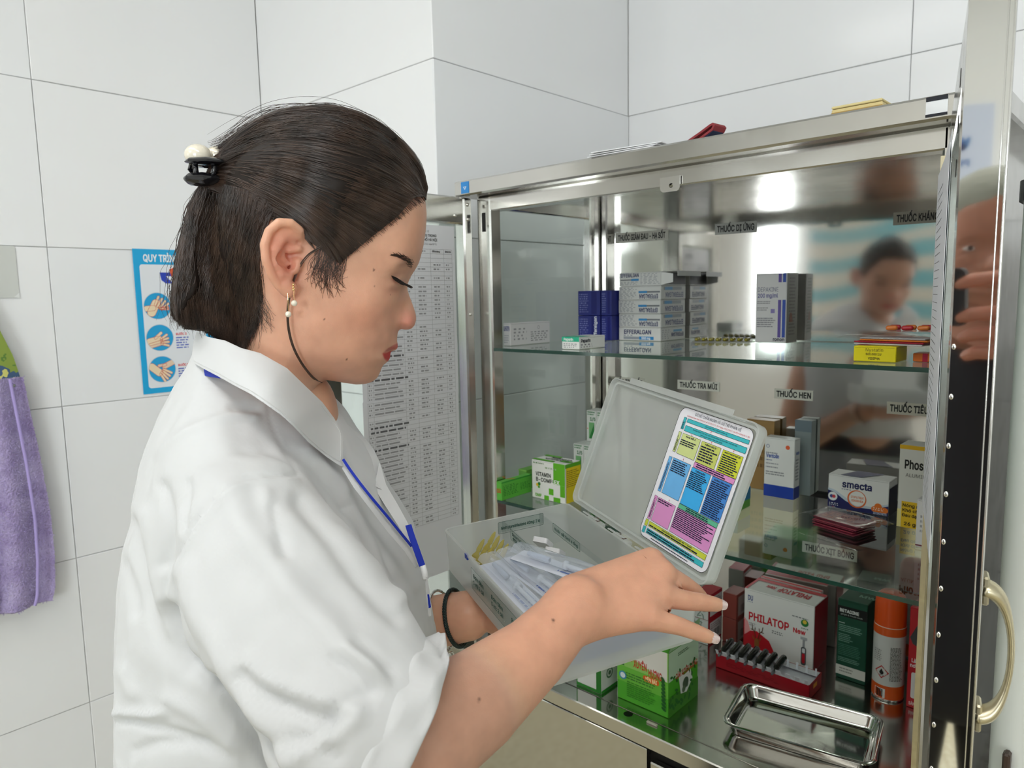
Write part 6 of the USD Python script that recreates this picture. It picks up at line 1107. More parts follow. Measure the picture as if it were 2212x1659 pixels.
# what lies inside: ampoules in their tray, syringes in film, small white cartons, blue pad
def bl(x, y, z): return BO+BRM@np.array([x, y, z])
M_AMP = mat("yellow_ampoule_glass", {"g": ("glass_bsdf", {"color": (.97, .93, .62), "roughness": .02, "IOR": 1.2}), "t": ("diffuse_bsdf", {"color": lin((214, 196, 104))}), "m": ("mix_closure", {"fac": .35})}, [("g.BSDF", "m.closure1"), ("t.BSDF", "m.closure2")], surface="m.closure")
pa = lathe([(0, 0), (.0045, .0), (.0050, .002), (.0050, .020), (.0030, .0235), (.0024, .026), (.0036, .029), (.0026, .040), (.0010, .045), (0, .0455)], 14)
tl1 = np.array([[1, 0, 0], [0, math.cos(.42), math.sin(.42)], [0, -math.sin(.42), math.cos(.42)]])
ordn = ["first", "second", "third", "fourth", "fifth", "sixth", "seventh"]
for i in range(7):
    row, k = (0, i) if i < 4 else (1, i-4)
    p_ = thing("glass_ampoule", f"golden glass ampoule in the plastic box, {ordn[k]} of the {'upper' if row == 0 else 'lower'} row from the far wall", "ampoule", bl(L_*.90-k*.0125-row*.004, S_*.80+row*.016, -H_+.012-row*.004), BRM@np.array([[1, 0, 0], [0, math.cos(.55), -math.sin(.55)], [0, math.sin(.55), math.cos(.55)]])@(np.eye(3)*.86), group="golden ampoules in the plastic box")
    part(p_, "glass", pa, M_AMP, True); part(p_, "band", lathe([(.00515, .014), (.00515, .0175)], 14), card((222, 220, 206), .4), True)
ac = thing("ampoule_holder", "white printed card holding the golden ampoules in the plastic box", "card", bl(L_*.82, S_*.925, -H_+.016), BRM@np.array([[1, 0, 0], [0, math.cos(.55), -math.sin(.55)], [0, math.sin(.55), math.cos(.55)]]))
part(ac, "card", cbx((-.030, -.001, -.006), (.024, .0004, .008), .0003), card((228, 229, 230), .5)); part(ac, "lettering", lay(greek(-.028, -.004, .022, .006, 2, 4, .7, .1), (0, .0005, 0), (-1, 0, 0), (0, 0, 1), .0002), flat((40, 44, 54)), kind="stuff")
def syr(name, label, x, y, z, a, ln, grp):
    t = thing("syringe_pack", label, "syringe", bl(x, y, z), BRM@rz(a))
    part(t, "barrel", xf(lathe([(0, 0), (.005, 0), (.0055, .001), (.0055, ln*.6), (.002, ln*.63), (.0018, ln*.67), (0, ln*.67)], 16), np.array([[0, 0, 1.], [0, 1, 0], [-1, 0, 0]])), M_CLEARP, True)
    part(t, "plunger", xf(lathe([(0, -.020), (.006, -.020), (.006, -.0185), (.0022, -.018), (.0022, ln*.4), (.005, ln*.4), (.005, ln*.44), (0, ln*.44)], 14), np.array([[0, 0, 1.], [0, 1, 0], [-1, 0, 0]])), card((226, 230, 236), .3), True)
    part(t, "needle_cap", xf(lathe([(0, ln*.67), (.0032, ln*.67), (.0026, ln), (0, ln*1.005)], 12), np.array([[0, 0, 1.], [0, 1, 0], [-1, 0, 0]])), card((196, 208, 226), .3), True)
    g = 16; us, vs = np.meshgrid(np.linspace(0, 1, g), np.linspace(-1, 1, g)); x_ = -.028+us*(ln+.044); y_ = vs*.0125; zt = .0075*np.sqrt(np.maximum(0, 1-vs**2*.9))+.003*(meshkit.noise(np.stack([us*7, vs*3, us*0+ln*100], -1))-.5)
    F_ = [f for i in range(g-1) for j in range(g-1) for f in ([i*g+j, i*g+j+1, (i+1)*g+j+1], [i*g+j, (i+1)*g+j+1, (i+1)*g+j])]
    part(t, "film", tm(np.stack([x_, y_, zt], -1).reshape(-1, 3), F_), M_HAZY, True); part(t, "backing_paper", bx((-.028, -.0125, -.0062), (ln+.016, .0125, -.0058)), card((226, 230, 240), .5))
    part(t, "print", lay(greek(.0, -.010, .05, .008, 3, 5, .4, .2), (0, 0, -.0056), (1, 0, 0), (0, 1, 0), .0001), flat((120, 140, 196)), kind="stuff")
syr("s", "clear syringe in its film pack lying across the middle of the plastic box", L_*.26, S_*.46, .006, .45, .085, 0); syr("s", "clear syringe in its film pack at the front side of the plastic box", L_*.26, S_*.665, -.008, .12, .10, 0); syr("s", "clear syringe in its film pack along the front wall of the plastic box", L_*.24, S_*.86, -.007, .02, .10, 0)
for i, (x, y, a, z) in enumerate(((.735, .44, .7, -.010), (.645, .42, .62, -.013))):
    t = thing("vial_carton", ["small white folding carton leaning in the plastic box, marked with a letter", "small white folding carton leaning in the plastic box, unmarked"][i], "box", bl(L_*x, S_*y, z), BRM@rz(-.9)@np.array([[math.cos(a), 0, math.sin(a)], [0, 1, 0], [-math.sin(a), 0, math.cos(a)]]))
    part(t, "body", xf(extrude(rrect(-.010, -.009, .014, .009, .003), .006), None, (0, 0, -.003)), card((232, 232, 234), .35))
    if i == 0: part(t, "lettering", lay(text_poly("H", 0, 0, .003, True), (.009, -.003, .0031), (0, 1, 0), (-1, 0, 0), .0003), flat((60, 66, 80)))
cp_ = thing("cotton_pack", "crumpled clear pack of white swabs filling the middle of the plastic box", "pack", bl(L_*.56, S_*.42, -H_+.003), BRM)
g = 22; us, vs = np.meshgrid(np.linspace(-1, 1, g), np.linspace(-1, 1, g)); zt = .018*(1-np.maximum(abs(us), abs(vs))**4)+.010*(meshkit.fbm(np.stack([us*3+2, vs*3, us*0+.3], -1), 3)-.5)*(1-np.maximum(abs(us), abs(vs))**6)
F_ = [f for i in range(g-1) for j in range(g-1) for f in ([i*g+j, i*g+j+1, (i+1)*g+j+1], [i*g+j, (i+1)*g+j+1, (i+1)*g+j])]
part(cp_, "swabs", tm(np.stack([us*.030, vs*.017, zt*.8], -1).reshape(-1, 3), F_), card((226, 230, 236), .8), True); part(cp_, "film", tm(np.stack([us*.0315, vs*.0185, zt+.0012], -1).reshape(-1, 3), F_), M_HAZY, True)
pd = thing("blue_pad", "folded slate blue cloth showing through the near end of the plastic box", "cloth", bl(L_*.16, S_*.50, -H_+.0045), BRM)
g = 24; us, vs = np.meshgrid(np.linspace(-1, 1, g), np.linspace(-1, 1, g)); er_ = 1-np.maximum(abs(us), abs(vs))**8
zt = (.022+.008*np.sin(vs*2.3+.8)*np.cos(us*1.5)+.004*(meshkit.noise(np.stack([us*4, vs*4, us*0+3], -1))-.5))*er_
part(pd, "cloth", tm(np.stack([us*.027, vs*.058, zt*1.25], -1).reshape(-1, 3), F_ if g == 22 else [f for i in range(g-1) for j in range(g-1) for f in ([i*g+j, i*g+j+1, (i+1)*g+j+1], [i*g+j, (i+1)*g+j+1, (i+1)*g+j])]), card((88, 116, 176), .85), True)
# ------------------------------------------------------------------ on the left wall
xw = XL+.0012
po = thing("handwashing_poster", "blue-framed hand washing poster headed QUY TRÌNH on the white tiles behind the woman", "poster", (xw, .599*WK, 1.5-.195*WK), np.eye(3)*WK)
pu, pv, pz = np.array([0, 1., 0]), np.array([0, 0, 1.]), np.zeros(3)
def pl(poly, e): return lay(poly, pz, pu, pv, e)
PW_, PH_ = .275, .315
part(po, "sheet", bx((0, 0, 0), (.0006, PW_, PH_)), card((36, 166, 220), .3)); part(po, "printed_area", pl(rrect(.012, .012, PW_-.012, PH_-.033, .006), .0008), card((228, 231, 236), .3))
part(po, "lettering", pl(text_poly("QUY TRÌNH RỬA TAY THƯỜNG QUY", .020, PH_-.0265, .0145, True, .235), .0010), flat((236, 242, 246)))
logo = Polygon([(.053, .265), (.103, .265), (.100, .249), (.090, .241), (.065, .241), (.056, .248)]).difference(Polygon([(.066, .257), (.090, .257), (.078, .244)])); part(po, "printed_area", pl(logo, .0010), flat((48, 70, 178))); part(po, "printed_area", pl(Polygon([(.074, .272), (.084, .276), (.090, .262), (.078, .256)]), .0012), flat((222, 96, 60)))
def hands(k, cy):
    c = (.0435, cy); r = .0285
    part(po, "printed_area", pl(shapely.Point(c).buffer(r+.0012, quad_segs=16).difference(shapely.Point(c).buffer(r, quad_segs=16)), .0010), flat((206, 210, 216))); dsk = shapely.Point(c).buffer(r, quad_segs=16); part(po, "printed_area", pl(dsk, .0011), flat((40, 160, 214)), label="blue disc")
    def finger(x, y, a, ln, w): return affinity.translate(affinity.rotate(rrect(0, -w/2, ln, w/2, w*.49), a, origin=(0, 0)), c[0]+x, c[1]+y)
    if k == 0: g1 = [finger(-.030, -.006, 4, .026, .012), finger(-.018, -.022, 62, .040, .018)]+[finger(-.006+.004*q, .0-.003*q, 66-9*q, .024, .005) for q in range(4)]; g2 = [finger(.002, -.006, 8-6*q, .022, .0048) for q in range(3)]
    elif k == 1: g1 = [finger(-.030, -.010, 12, .036, .016), finger(-.012, -.002, 40, .022, .006)]+[finger(.0, -.004-.003*q, 34-17*q, .020, .005) for q in range(4)]; g2 = [finger(-.026, -.018, 14, .034, .011)]
    else: g1 = [finger(-.028, .012, -42, .036, .016)]+[finger(-.006+.002*q, -.008+.003*q, -62+11*q, .024, .005) for q in range(4)]; g2 = [finger(.0, .004, 24, .032, .012), finger(-.010, .008, 6, .020, .006)]
    a, b = unary_union(g1).intersection(dsk), unary_union(g2).intersection(dsk)
    part(po, "printed_area", pl(b, .0013), flat((232, 206, 180)), label="drawn hand"); part(po, "printed_area", pl(a, .0014), flat((238, 216, 182)), label="drawn hand")
    part(po, "printed_area", cat_(*[pl(q.buffer(.0003).difference(q.buffer(-.0004)).intersection(dsk), .0015+.0001*i) for i, q in enumerate(g1+g2)]), flat((206, 96, 84)), kind="stuff")
for k, cy in enumerate((.192, .122, .052)):
    hands(k, cy); part(po, "lettering", pl(text_poly(f"BƯỚC {1+2*k}", .078, cy+.004, .0046, True), .0010), flat((214, 50, 60))); part(po, "lettering", pl(greek(.078, cy-.027, .108, cy+.001, 5, k, .5, .3), .0010), flat((96, 112, 190)))
    part(po, "printed_area", pl(shapely.Point(.175, cy).buffer(.0285), .0010), flat((40, 160, 214)))
t = thing("plastic_sheet", "small grey-green plastic sheet stuck on the tiles above the towel", "sheet", (xw, .25*WK, 1.5+.0185*WK), np.eye(3)*WK); part(t, "sheet", xf(extrude(rrect(0, 0, .136, .099, .004), .0012), np.array([[0, 0, 1.], [1, 0, 0], [0, 1, 0]])), card((206, 208, 204), .3)); part(t, "corner_tape", xf(extrude(Polygon([(.126, .0), (.136, .0), (.136, .010)]), .0006), np.array([[0, 0, 1.], [1, 0, 0], [0, 1, 0]]), (.0012, 0, 0)), card((226, 228, 226), .2))
# towel: floral header gathered on a hook, terry body with a hem band
M_TERRY = mat("purple_terry", {"g": ("geometry", {}), "n": ("noise_texture", {"scale": 260.0, "detail": 4.0}), "n2": ("noise_texture", {"scale": 18.0, "detail": 2.0}), "b": ("bump", {"strength": 1.0, "distance": .006}), "r": ("rgb_ramp", {"ramp": [(.3, lin((164, 146, 198))), (.7, lin((196, 182, 224)))]}), "p": ("principled_bsdf", {"roughness": .95, "specular_ior_level": .05, "sheen_weight": .5})}, [("g.position", "n.vector"), ("g.position", "n2.vector"), ("n.fac", "b.height"), ("b.normal", "p.normal"), ("n2.fac", "r.fac"), ("r.color", "p.base_color")])
M_FLORAL = mat("green_floral_cotton", {"g": ("geometry", {}), "v": ("voronoi_texture", {"scale": 42.0}), "n": ("noise_texture", {"scale": 30.0, "detail": 3.0}), "r": ("rgb_ramp", {"interpolate": False, "ramp": [(0, lin((96, 132, 60))), (.36, lin((140, 160, 70))), (.52, lin((70, 96, 130))), (.62, lin((214, 210, 120))), (.72, lin((190, 200, 190)))]}), "p": ("principled_bsdf", {"roughness": .9})}, [("g.position", "v.vector"), ("g.position", "n.vector"), ("n.fac", "r.fac"), ("r.color", "p.base_color")])
tw = thing("towel", "purple terry hand towel with a green floral header hanging at the left edge", "towel", (XL, 0, 0))
def sheet_(edge_r, edge_l, xfun, n=(46, 60), th=.006):
    nu, nv = n; V = []
    zs = np.linspace(0, 1, nv)
    for side in (0, 1):
        for t_ in zs:
            z, yr, yl = (np.interp(t_, edge_r[:, 0], edge_r[:, k]) for k in (1, 2, 3)) 
            for s in np.linspace(0, 1, nu):
                y = yl+(yr-yl)*s; V.append([xfun(s, t_)-(th if side else 0)*(1-abs(2*s-1)**6), y, z])
    k = nu*nv; F_ = []
    for i in range(nv-1):
        for j in range(nu-1):
            a = i*nu+j; F_ += [[a, a+1, a+nu+1], [a, a+nu+1, a+nu], [k+a, k+a+nu+1, k+a+1], [k+a, k+a+nu, k+a+nu+1]]
    bd = [j for j in range(nu)]+[i*nu+nu-1 for i in range(1, nv)]+[(nv-1)*nu+j for j in range(nu-2, -1, -1)]+[i*nu for i in range(nv-2, 0, -1)]
    for a, b in zip(bd, bd[1:]+bd[:1]): F_ += [[a, k+a, k+b], [a, k+b, b]]
    m = tm(V, F_); trimesh.repair.fix_normals(m); return m
yo = lambda px, py: on(px, py, 0, XL+.054)
def er(rows): return np.array([(t, yo(px, py)[2], yo(px, py)[1], yl) for t, px, py, yl in rows])
hd = er([(0, -60, 610, .24), (.35, -10, 690, .21), (.7, 32, 770, .195), (1, 54, 835, .19)])
part(tw, "header", sheet_(hd, None, lambda s, t_: .040+.012*t_*np.sin(s*9+1)+.006*s, (30, 20), .004), M_FLORAL, True, label="green floral header")
bd_ = er([(0, 52, 815, .19), (.12, 66, 880, .185), (.35, 92, 1000, .18), (.6, 112, 1110, .175), (.8, 121, 1200, .17), (.93, 122, 1270, .17), (1, 116, 1300, .17)])
body = sheet_(bd_, None, lambda s, t_: .052+.016*(.4+.6*t_)*np.sin(s*11+.4+.8*t_)+.010*np.exp(-((s-.78)/.08)**2)-.022*np.exp(-((s-.62)/.06)**2)*(.3+t_), (120, 150), .008); bv = np.array(body.vertices); body.vertices = bv+np.stack([.0034*(meshkit.noise(bv*300)-.5), .0030*(meshkit.noise(bv*280, 3)-.5), 0*bv[:, 0]], 1)
part(tw, "terry_body", body, M_TERRY, True)
bm_ = trimesh.Trimesh(np.asarray(body.vertices), np.asarray(body.faces), process=False); sp_, fi_ = trimesh.sample.sample_surface(bm_, 11000, seed=5); nr_ = np.array(bm_.face_normals)[fi_]; rr_ = np.random.default_rng(3)
dv_ = nr_+rr_.normal(0, .5, sp_.shape); dv_ /= np.linalg.norm(dv_, axis=1, keepdims=True); ln_ = rr_.uniform(.002, .0045, (len(sp_), 1)); cv_ = rr_.normal(0, .0008, sp_.shape)
curves(tw, "terry_pile", np.stack([sp_-nr_*.0005, sp_+dv_*ln_*.4, sp_+dv_*ln_*.8+cv_, sp_+dv_*ln_+cv_*2], 1), .0011, M_TERRY, kind="stuff")
part(tw, "hem_band", tube(np.array([[.072+.003*math.sin(4*t_), np.interp(t_, bd_[:, 0], bd_[:, 2])-.030-.012*t_, np.interp(t_, bd_[:, 0], bd_[:, 1])] for t_ in np.linspace(0, .98, 40)]), .0032, 8), card((172, 156, 214), .8), True)
hk = yo(-70, 600); t = thing("wall_hook", "steel wall hook carrying the purple towel, just outside the picture", "hook", (XL+.001, .23, 1.5+.06*WK+.012)); part(t, "plate", cbx((0, -.012, -.02), (.003, .012, .02), .001), M_STEEL); part(t, "arm", tube([(.003, 0, 0), (.03, 0, -.012), (.045, 0, -.004), (.048, 0, .008)], .003, 8), M_STEEL, True)
part(tw, "loop", tube([(.040, .23, 1.547), (.044, .233, 1.566), (.040, .236, 1.547), (.040, .23, 1.51)], .0022, 8), M_FLORAL, True)
# ------------------------------------------------------------------ paper lists on the doors
def table(parent, o, u, v, w, h, top, rows_, cols, pitch, seed, head=()):
    r = np.random.default_rng(seed); ln, tx, bold = [], [], []
    for k in range(rows_+1): ln.append(sbox(cols[0], top-k*pitch-.00018, cols[-1], top-k*pitch+.00018))
    for c in cols: ln.append(sbox(c-.00018, top-rows_*pitch, c+.00018, top))
    for k in range(rows_):
        y = top-(k+1)*pitch
        if r.random() < .16: bold.append(greek(cols[0]+.004, y+pitch*.25, cols[0]+.09, y+pitch*.8, 1, seed+k, .8, .14)); continue
        for i, (a, b) in enumerate(zip(cols[:-1], cols[1:])):
            if r.random() < .9: tx.append(greek(a+.002+(b-a)*.15*(i > 1), y+pitch*.28, b-.002-(b-a)*.2*(i > 1), y+pitch*.75, 1, seed*7+k*5+i, .72, .3))
    part(parent, "table_line", cat_(*[lay(q, o, u, v, .0003) for q in ln]), flat((150, 150, 154)), kind="stuff")
    part(parent, "lettering", cat_(*[lay(q, o, u, v, .0003) for q in tx]), flat((160, 160, 164)), kind="stuff")
    part(parent, "lettering", cat_(*[lay(q, o, u, v, .0003) for q in bold]+[lay(text_poly(s, x, y, hh_, b_), o, u, v, .0003) for s, x, y, hh_, b_ in head]), flat((104, 104, 108)), kind="stuff")
PAP = card((226, 227, 232), .6)
xd = BX0-.0008
cols = [.010, .022, .092, .120, .158, .190, .210]
for k, (z0, z1, y0, lab) in enumerate(((1.322, 1.632, .708, "printed medicine list on the left door, upper sheet headed with a title block"), (.985, 1.330, .706, "printed medicine list on the left door, lower sheet with an empty foot"))):
    t = thing("paper_list", lab, "paper", (xd+.0008+.0012*k, y0, z0))
    h = z1-z0; part(t, "sheet", bx((-.0002, 0, 0), (.0002, .218, h)), PAP)
    if k == 0: table(t, (.0003, 0, 0), (0, 1, 0), (0, 0, 1), .218, h, h-.043, 33, cols, .0079, 5, [("PHÒNG KHÁM", .118, h-.007, .0032, False), ("Y TẾ", .148, h-.0135, .003, False), ("Y TẾ ĐỒNG TRỌNG", .120, h-.021, .0042, True), ("THÀNH PHỐ HÀ NỘI", .118, h-.0285, .0042, True), ("(ngày 17/11 của BYT)", .130, h-.0355, .003, False), ("Số Lượng", .162, h-.048, .003, True), ("Ghi chú", .193, h-.048, .003, True)])
    else: table(t, (.0003, 0, 0), (0, 1, 0), (0, 0, 1), .218, h, h-.004, 30, cols, .0079, 9)
for k, (z0, z1, a) in enumerate(((1.25, 1.625, .030), (1.27, 1.637, .024))):
    t = thing("paper_list", ["printed list seen edge-on inside the right door, the longer front sheet", "plain sheet edge-on inside the right door, behind the longer list"][k], "paper", RD_H+RD_e*a+np.array([0, 0, z0])); RP_ = np.stack([RD_e, RD_n, np.array([0, 0, 1.])], 1)
    xs_ = np.linspace(0, .21, 12); nb = .0030-.0012*k+(.0062-.003*k)*(1-xs_/.21)**1.2; hh_ = z1-z0                  # taped along one side, standing off at the other
    part(t, "sheet", xf(extrude(shapely.LineString(np.c_[xs_, nb]).buffer(.0002, cap_style="flat"), hh_), RP_), PAP, 40)
    if k == 0:
        dash = []
        for q in range(44):
            z = .02+.0083*q
            if z < hh_-.02: dash += [quad((xs_[i], nb[i]+.0004, z), (xs_[i+1], nb[i+1]+.0004, z), (xs_[i+1], nb[i+1]+.0004, z+.0007), (xs_[i], nb[i]+.0004, z+.0007)) for i in (1, 2, 3, 4, 5)]
        part(t, "table_line", xf(cat_(*dash), RP_), flat((70, 70, 74)), kind="stuff")
# right door fittings
part(RD, "edge_strip", rtr(bx((RD_W, -.0258, .802), (RD_W+.0008, -.0002, 1.685))), mat("mirror_steel", {"p": ("principled_bsdf", {"base_color": (.80, .79, .77), "metallic": 1.0, "roughness": .035})}, []), label="mirror-bright edge of the door")
part(RD, "edge_bead", rtr(tube([(RD_W+.0012, -.0215, .81), (RD_W+.0012, -.0215, 1.68)], .0005, 6)), M_BRIGHT, True); part(RD, "edge_bead", rtr(tube([(RD_W+.0012, -.0250, .81), (RD_W+.0012, -.0250, 1.68)], .0009, 6)), M_BRIGHT, True)
for k in range(12): part(RD, "weld_spot", rtr(xf(trimesh.creation.icosphere(2, .0016).apply_scale([.3, .8, 1.2]), None, (RD_W+.0011, -.0018, 1.462-.0335*k))), M_BRIGHT, True)
for x0_, x1_ in ((.0, .011), (.0125, .020)): part(RD, "hinge_strip", rtr(bx((x0_, .0001, .80), (x1_, .0016, 1.64))), M_BRASS)  # brass strips added to imitate a warm reflection on the steel
part(pf, "hinge_strip", xf(bx((BX1-.0425, YF_-.0022, ZF+.01), (BX1-.033, YF_-.0002, 1.655)), None, -O), M_BRASS)  # added brass strip, the post's warm reflection put into its colour
for z in (1.655, 1.622, 1.59): part(RD, "slot", rtr(bx((.33, -.0002, z-.006), (.338, .0004, z+.006))), flat((40, 38, 36)))
hz = np.linspace(0, np.pi, 30); hpth = np.stack([np.full(30, .412), -.026-.019*np.sin(hz)**.8, 1.250+.046*np.cos(hz)], 1)
hm = tube(hpth, .0022+.0042*np.abs(np.cos(hz))**4, 12); hv_ = np.array(hm.vertices); hv_[:, 0] = .412+(hv_[:, 0]-.412)*1.5; hm.vertices = hv_
dh = part(RD, "handle", rtr(hm), M_BRASS, True, label="bow-shaped dull brass handle")
for s in (1, -1): part(dh, "foot", rtr(cbx((.404, -.030, 1.250+s*.046-.010), (.420, -.0258, 1.250+s*.046+.010), .002)), M_BRASS)
kb = on(1977, 1632, 1, YS-.02); part(cab, "latch_knob", xf(xf(lathe([(0, 0), (.006, 0), (.006, .006), (.012, .008), (.013, .011), (.010, .014), (.004, .016), (0, .0165)], 24), np.array([[1, 0, 0], [0, 0, -1.], [0, 1., 0]])), None, np.array([kb[0], YS-.0005, ZF-.012])-O), M_BRIGHT, 40)
kc = on(1940, 1650, 1, YS+.018); t = thing("note_card", "small white card with red and black print beside the latch knob", "card", (kc[0], YS+.016, ZF), rz(.25)); part(t, "card", cbx((-.020, -.001, 0), (.016, 0, .016), .0003), card((222, 220, 214), .5))
part(t, "lettering", lay(greek(-.017, .003, .013, .008, 2, 3, .6, .2), (0, -.001, 0), (1, 0, 0), (0, 0, 1), .0003), flat((40, 40, 44)), kind="stuff"); part(t, "lettering", lay(greek(-.017, .009, .013, .014, 2, 6, .6, .2), (0, -.001, 0), (1, 0, 0), (0, 0, 1), .0003), flat((196, 60, 50)), kind="stuff")
# ------------------------------------------------------------------ white appliance at the right edge
fr = at(2172, 900, .73); fx, fy = fr[0], fr[1]
fz = 1.585
t = thing("fridge", "tall white rounded cupboard at the right edge beside the steel cabinet", "fridge", (fx+.28, fy+.26, 0))
bodyp = rrect(-.28, -.26, .28, .26, .03, 8); part(t, "body", extrude(bodyp, fz), mat("white_enamel", {"p": ("principled_bsdf", {"base_color": lin((214, 214, 208)), "roughness": .35})}, []), 40)
part(t, "door_gap", bx((-.243, -.2604, .10), (-.2415, -.259, fz-.02)), flat((150, 150, 146))); part(t, "handle", cbx((-.263, -.272, .80), (-.256, -.2596, 1.02), .002), card((60, 44, 36), .3)); part(t, "top_cap", xf(extrude(bodyp.buffer(.004), .02), None, (0, 0, fz)), card((44, 44, 46), .4), 40)
# ------------------------------------------------------------------ the far end of the room, met only in the steel
bn = thing("striped_banner", "wavy teal and cream striped banner on the far wall, seen only in the steel", "banner", (-.55, YR+.002, 1.205), rz(math.pi))
part(bn, "board", bx((0, -.012, 0), (.98, 0, .86)), card((206, 196, 182), .6))
for k in range(4):
    xs_ = np.linspace(0, .98, 24); zb = .06+.205*k+.05*np.sin(xs_*4.2+.5*k); part(bn, "stripe", lay(Polygon([*zip(xs_, zb)]+[*zip(xs_[::-1], (zb+.10+.012*np.sin(xs_*6))[::-1])]), (0, -.0122, 0), (1, 0, 0), (0, 0, 1), .0006), flat((84, 158, 172), .6))
sg = thing("clinic_sign", "pale blue sign with a red and blue flower emblem on the far wall", "sign", (.84, YR+.002, 1.95), rz(math.pi))
part(sg, "board", bx((0, -.01, 0), (.36, 0, .34)), card((206, 214, 232), .5)); part(sg, "emblem", cat_(*[lay(affinity.translate(affinity.rotate(affinity.scale(shapely.Point(0, 1).buffer(1), .011, .030, origin=(0, 0)), a, origin=(0, 0)), .11, .15), (0, -.0102, 0), (1, 0, 0), (0, 0, 1), .0005) for a in (-70, -40, -10, 20)]), flat((70, 120, 180)), kind="stuff")
part(sg, "emblem", lay(unary_union([rrect(.13+.02*k, .14, .145+.02*k, .20, .006) for k in range(3)]), (0, -.0102, 0), (1, 0, 0), (0, 0, 1), .0006), flat((206, 60, 90)), kind="stuff"); part(sg, "lettering", lay(text_poly("PHCN", .08, .08, .03, True), (0, -.0102, 0), (1, 0, 0), (0, 0, 1), .0006), flat((70, 110, 170)))
# ------------------------------------------------------------------ the photographer, mirrored in the door's edge
fd = np.array([-.22, .975, 0]); fd /= np.linalg.norm(fd); up_ = np.array([0, 0, 1.0]); la = np.cross(fd, up_); RB = np.stack([fd, up_, la], 1); un = rz(math.radians(17)); RH2 = RB@un
eL = np.array([*hp(852, 612, .042)[:2], 0]); eyec = np.array([.153, -.238, 1.562]); ho2 = eyec-RH2@eL
ph = thing("person", "photographer in cap and dark shirt raising a phone, mirrored in the right door's edge", "person", ho2, RH2)
def PW(p): return (np.asarray(p, float)-ho2-[0, 0, .0005])@RH2
hm2 = headm.copy(); ptint = np.tile(np.array(lin((176, 122, 98))), (len(hm2.vertices), 1)); ptint = ptint*(.9+.1*meshkit.noise(np.array(hm2.vertices)*60))[:, None]
hx = lambda r_, u2, f2: np.array([.153, -.335, 0])+la*r_+fd*f2+np.array([0, 0, u2])
sh_r, sh_l = hx(.19, 1.33, -.03), hx(-.19, 1.33, -.03)
hand2 = CAM-CF*.03+CR*.075-CU*.035
el_r = hx(.20, 1.10, .10); wr_r = CAM+CR*.12-CU*.12-CF*.07
hch = [([(el_r, .042), (wr_r, .028), (hand2+CR*.035-CU*.02-CF*.01, .030)], .01)]
for q, (du, ln) in enumerate(((.050, .062), (.006, .060), (-.020, .056), (-.044, .048))):
    a = hand2+CR*.034+CU*du*.9-CF*.012; b = hand2+CR*.024+CU*du+CF*.020; c_ = hand2-CR*(ln*.35)+CU*(du-.004)+CF*.021; d_ = hand2-CR*(ln*.62)+CU*(du-.010)+CF*.016
    hch.append(([(a, .0105), (b, .0098), (c_, .0090), (d_, .0076)], .004))
pc1 = [[(np.array(PW(p)), r) for p, r in c] for c, _ in hch]
ha = fast_limb([(c, kk) for c, (_, kk) in zip(pc1, hch)], .0035, 6)
trk2 = fast_limb([([(PW(hx(0, 1.30, -.03)), .10), (PW(hx(0, 1.0, 0)), .13), (PW(hx(0, .86, 0)), .14)], .02), ([(PW(sh_r), .055), (PW(hx(0, 1.36, -.03)), .07), (PW(sh_l), .055)], .04), ([(PW(sh_r), .055), (PW(el_r), .046)], .03), ([(PW(sh_l), .055), (PW(hx(-.22, 1.08, .03)), .046), (PW(hx(-.17, 1.0, .2)), .04)], .03)], .012, 5)
nk = fast_limb([([(PW(hx(0, 1.36, -.03)), .055), (PW(hx(0, 1.48, .0)), .052)], .02)], .008, 3)
cb = cat_(hm2, ha, nk); color_mesh(ph, "body", cb, M_SKIN, np.vstack([ptint, np.tile(np.array(lin((176, 122, 98))), (len(ha.vertices)+len(nk.vertices), 1))]))
part(ph, "shirt", trk2, card((34, 34, 38), .8), True)
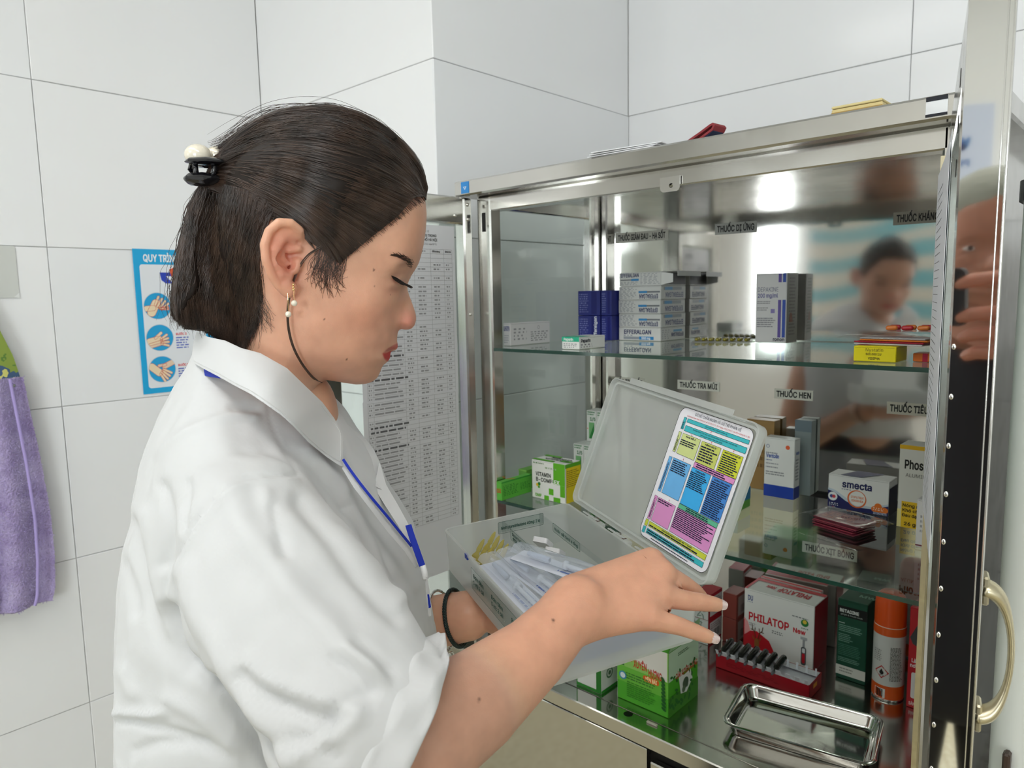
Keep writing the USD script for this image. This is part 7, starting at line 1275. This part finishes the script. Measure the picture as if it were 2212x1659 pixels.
for s in (1, -1): part(ph, "trouser_leg", fast_limb([([(PW(hx(s*.08, .88, 0)), .095), (PW(hx(s*.10, .48, .01)), .07), (PW(hx(s*.10, .08, 0)), .058)], .02)], .012, 4), card((50, 48, 46), .8), True); part(ph, "shoe", fast_limb([([(PW(hx(s*.10, .045, -.05)), .042), (PW(hx(s*.11, .036, .14)), .033)], .02)], .008, 3), card((24, 24, 26), .5), True)
# cap, cropped hair, brows and eyes of the photographer
def hb(px, py, z): return np.array([*hp(px, py, z)[:2], z])
m_ = trimesh.creation.icosphere(4, 1.0); v_ = np.array(m_.vertices); r_n = 1+.05*(meshkit.fbm(v_*np.array([3, 9, 3])+4, 3)-.5); v_ = v_*r_n[:, None]*np.array([.093, .072, .079]); ctr = hb(690, 400, 0); m_.vertices = v_
m_ = trimesh.intersections.slice_mesh_plane(m_, [.22, 1, 0], [0, -.005, 0]); m_.apply_translation(ctr); part(ph, "cap", m_, card((158, 160, 148), .9), True)
m_ = trimesh.creation.icosphere(4, 1.0); m_.apply_scale([.090, .080, .0755]); m_ = trimesh.intersections.slice_mesh_plane(m_, [-.75, .55, 0], [.028, -.012, 0]); m_.apply_translation(hb(672, 425, 0)); part(ph, "hair", m_, M_HAIRBASE, True)
for S in (1, -1):
    e = hb(864, 612, .036); e[2] *= S; s_ = trimesh.creation.icosphere(3, .0085); s_.apply_scale([.55, .5, 1.25]); part(ph, "eye", xf(s_, None, e), card((206, 196, 190), .15), True); s_ = trimesh.creation.icosphere(2, .0042); s_.apply_scale([.6, 1, 1]); part(ph, "iris", xf(s_, None, e+[.0030, 0, 0]), card((30, 20, 16), .1), True)
    bp_ = [hb(884, 572, .014), hb(876, 566, .028), hb(858, 572, .044)]; bp_ = [np.array([a+.002, b, c*S]) for a, b, c in bp_]; part(ph, "eyebrow", tube(resamp(np.array(bp_), 8), [.001, .0026, .003, .003, .0028, .0024, .0018, .0008], 8), M_HAIRBASE, True)
t = thing("phone", "black phone held up sideways by the photographer", "phone", CAM-CF*.0135-CR*.032-CU*.014, np.stack([CR, CU, -CF], 1))
part(t, "body", xf(extrude(rrect(-.077, -.036, .077, .040, .009), .008), None, (0, 0, -.004)), card((22, 22, 24), .25)); part(t, "lens_ring", xf(lathe([(0, -.0045), (.006, -.0045), (.007, -.0062), (.0055, -.0066), (0, -.0062)], 20), None, (.032, .014, 0)), M_BLACK, 40)
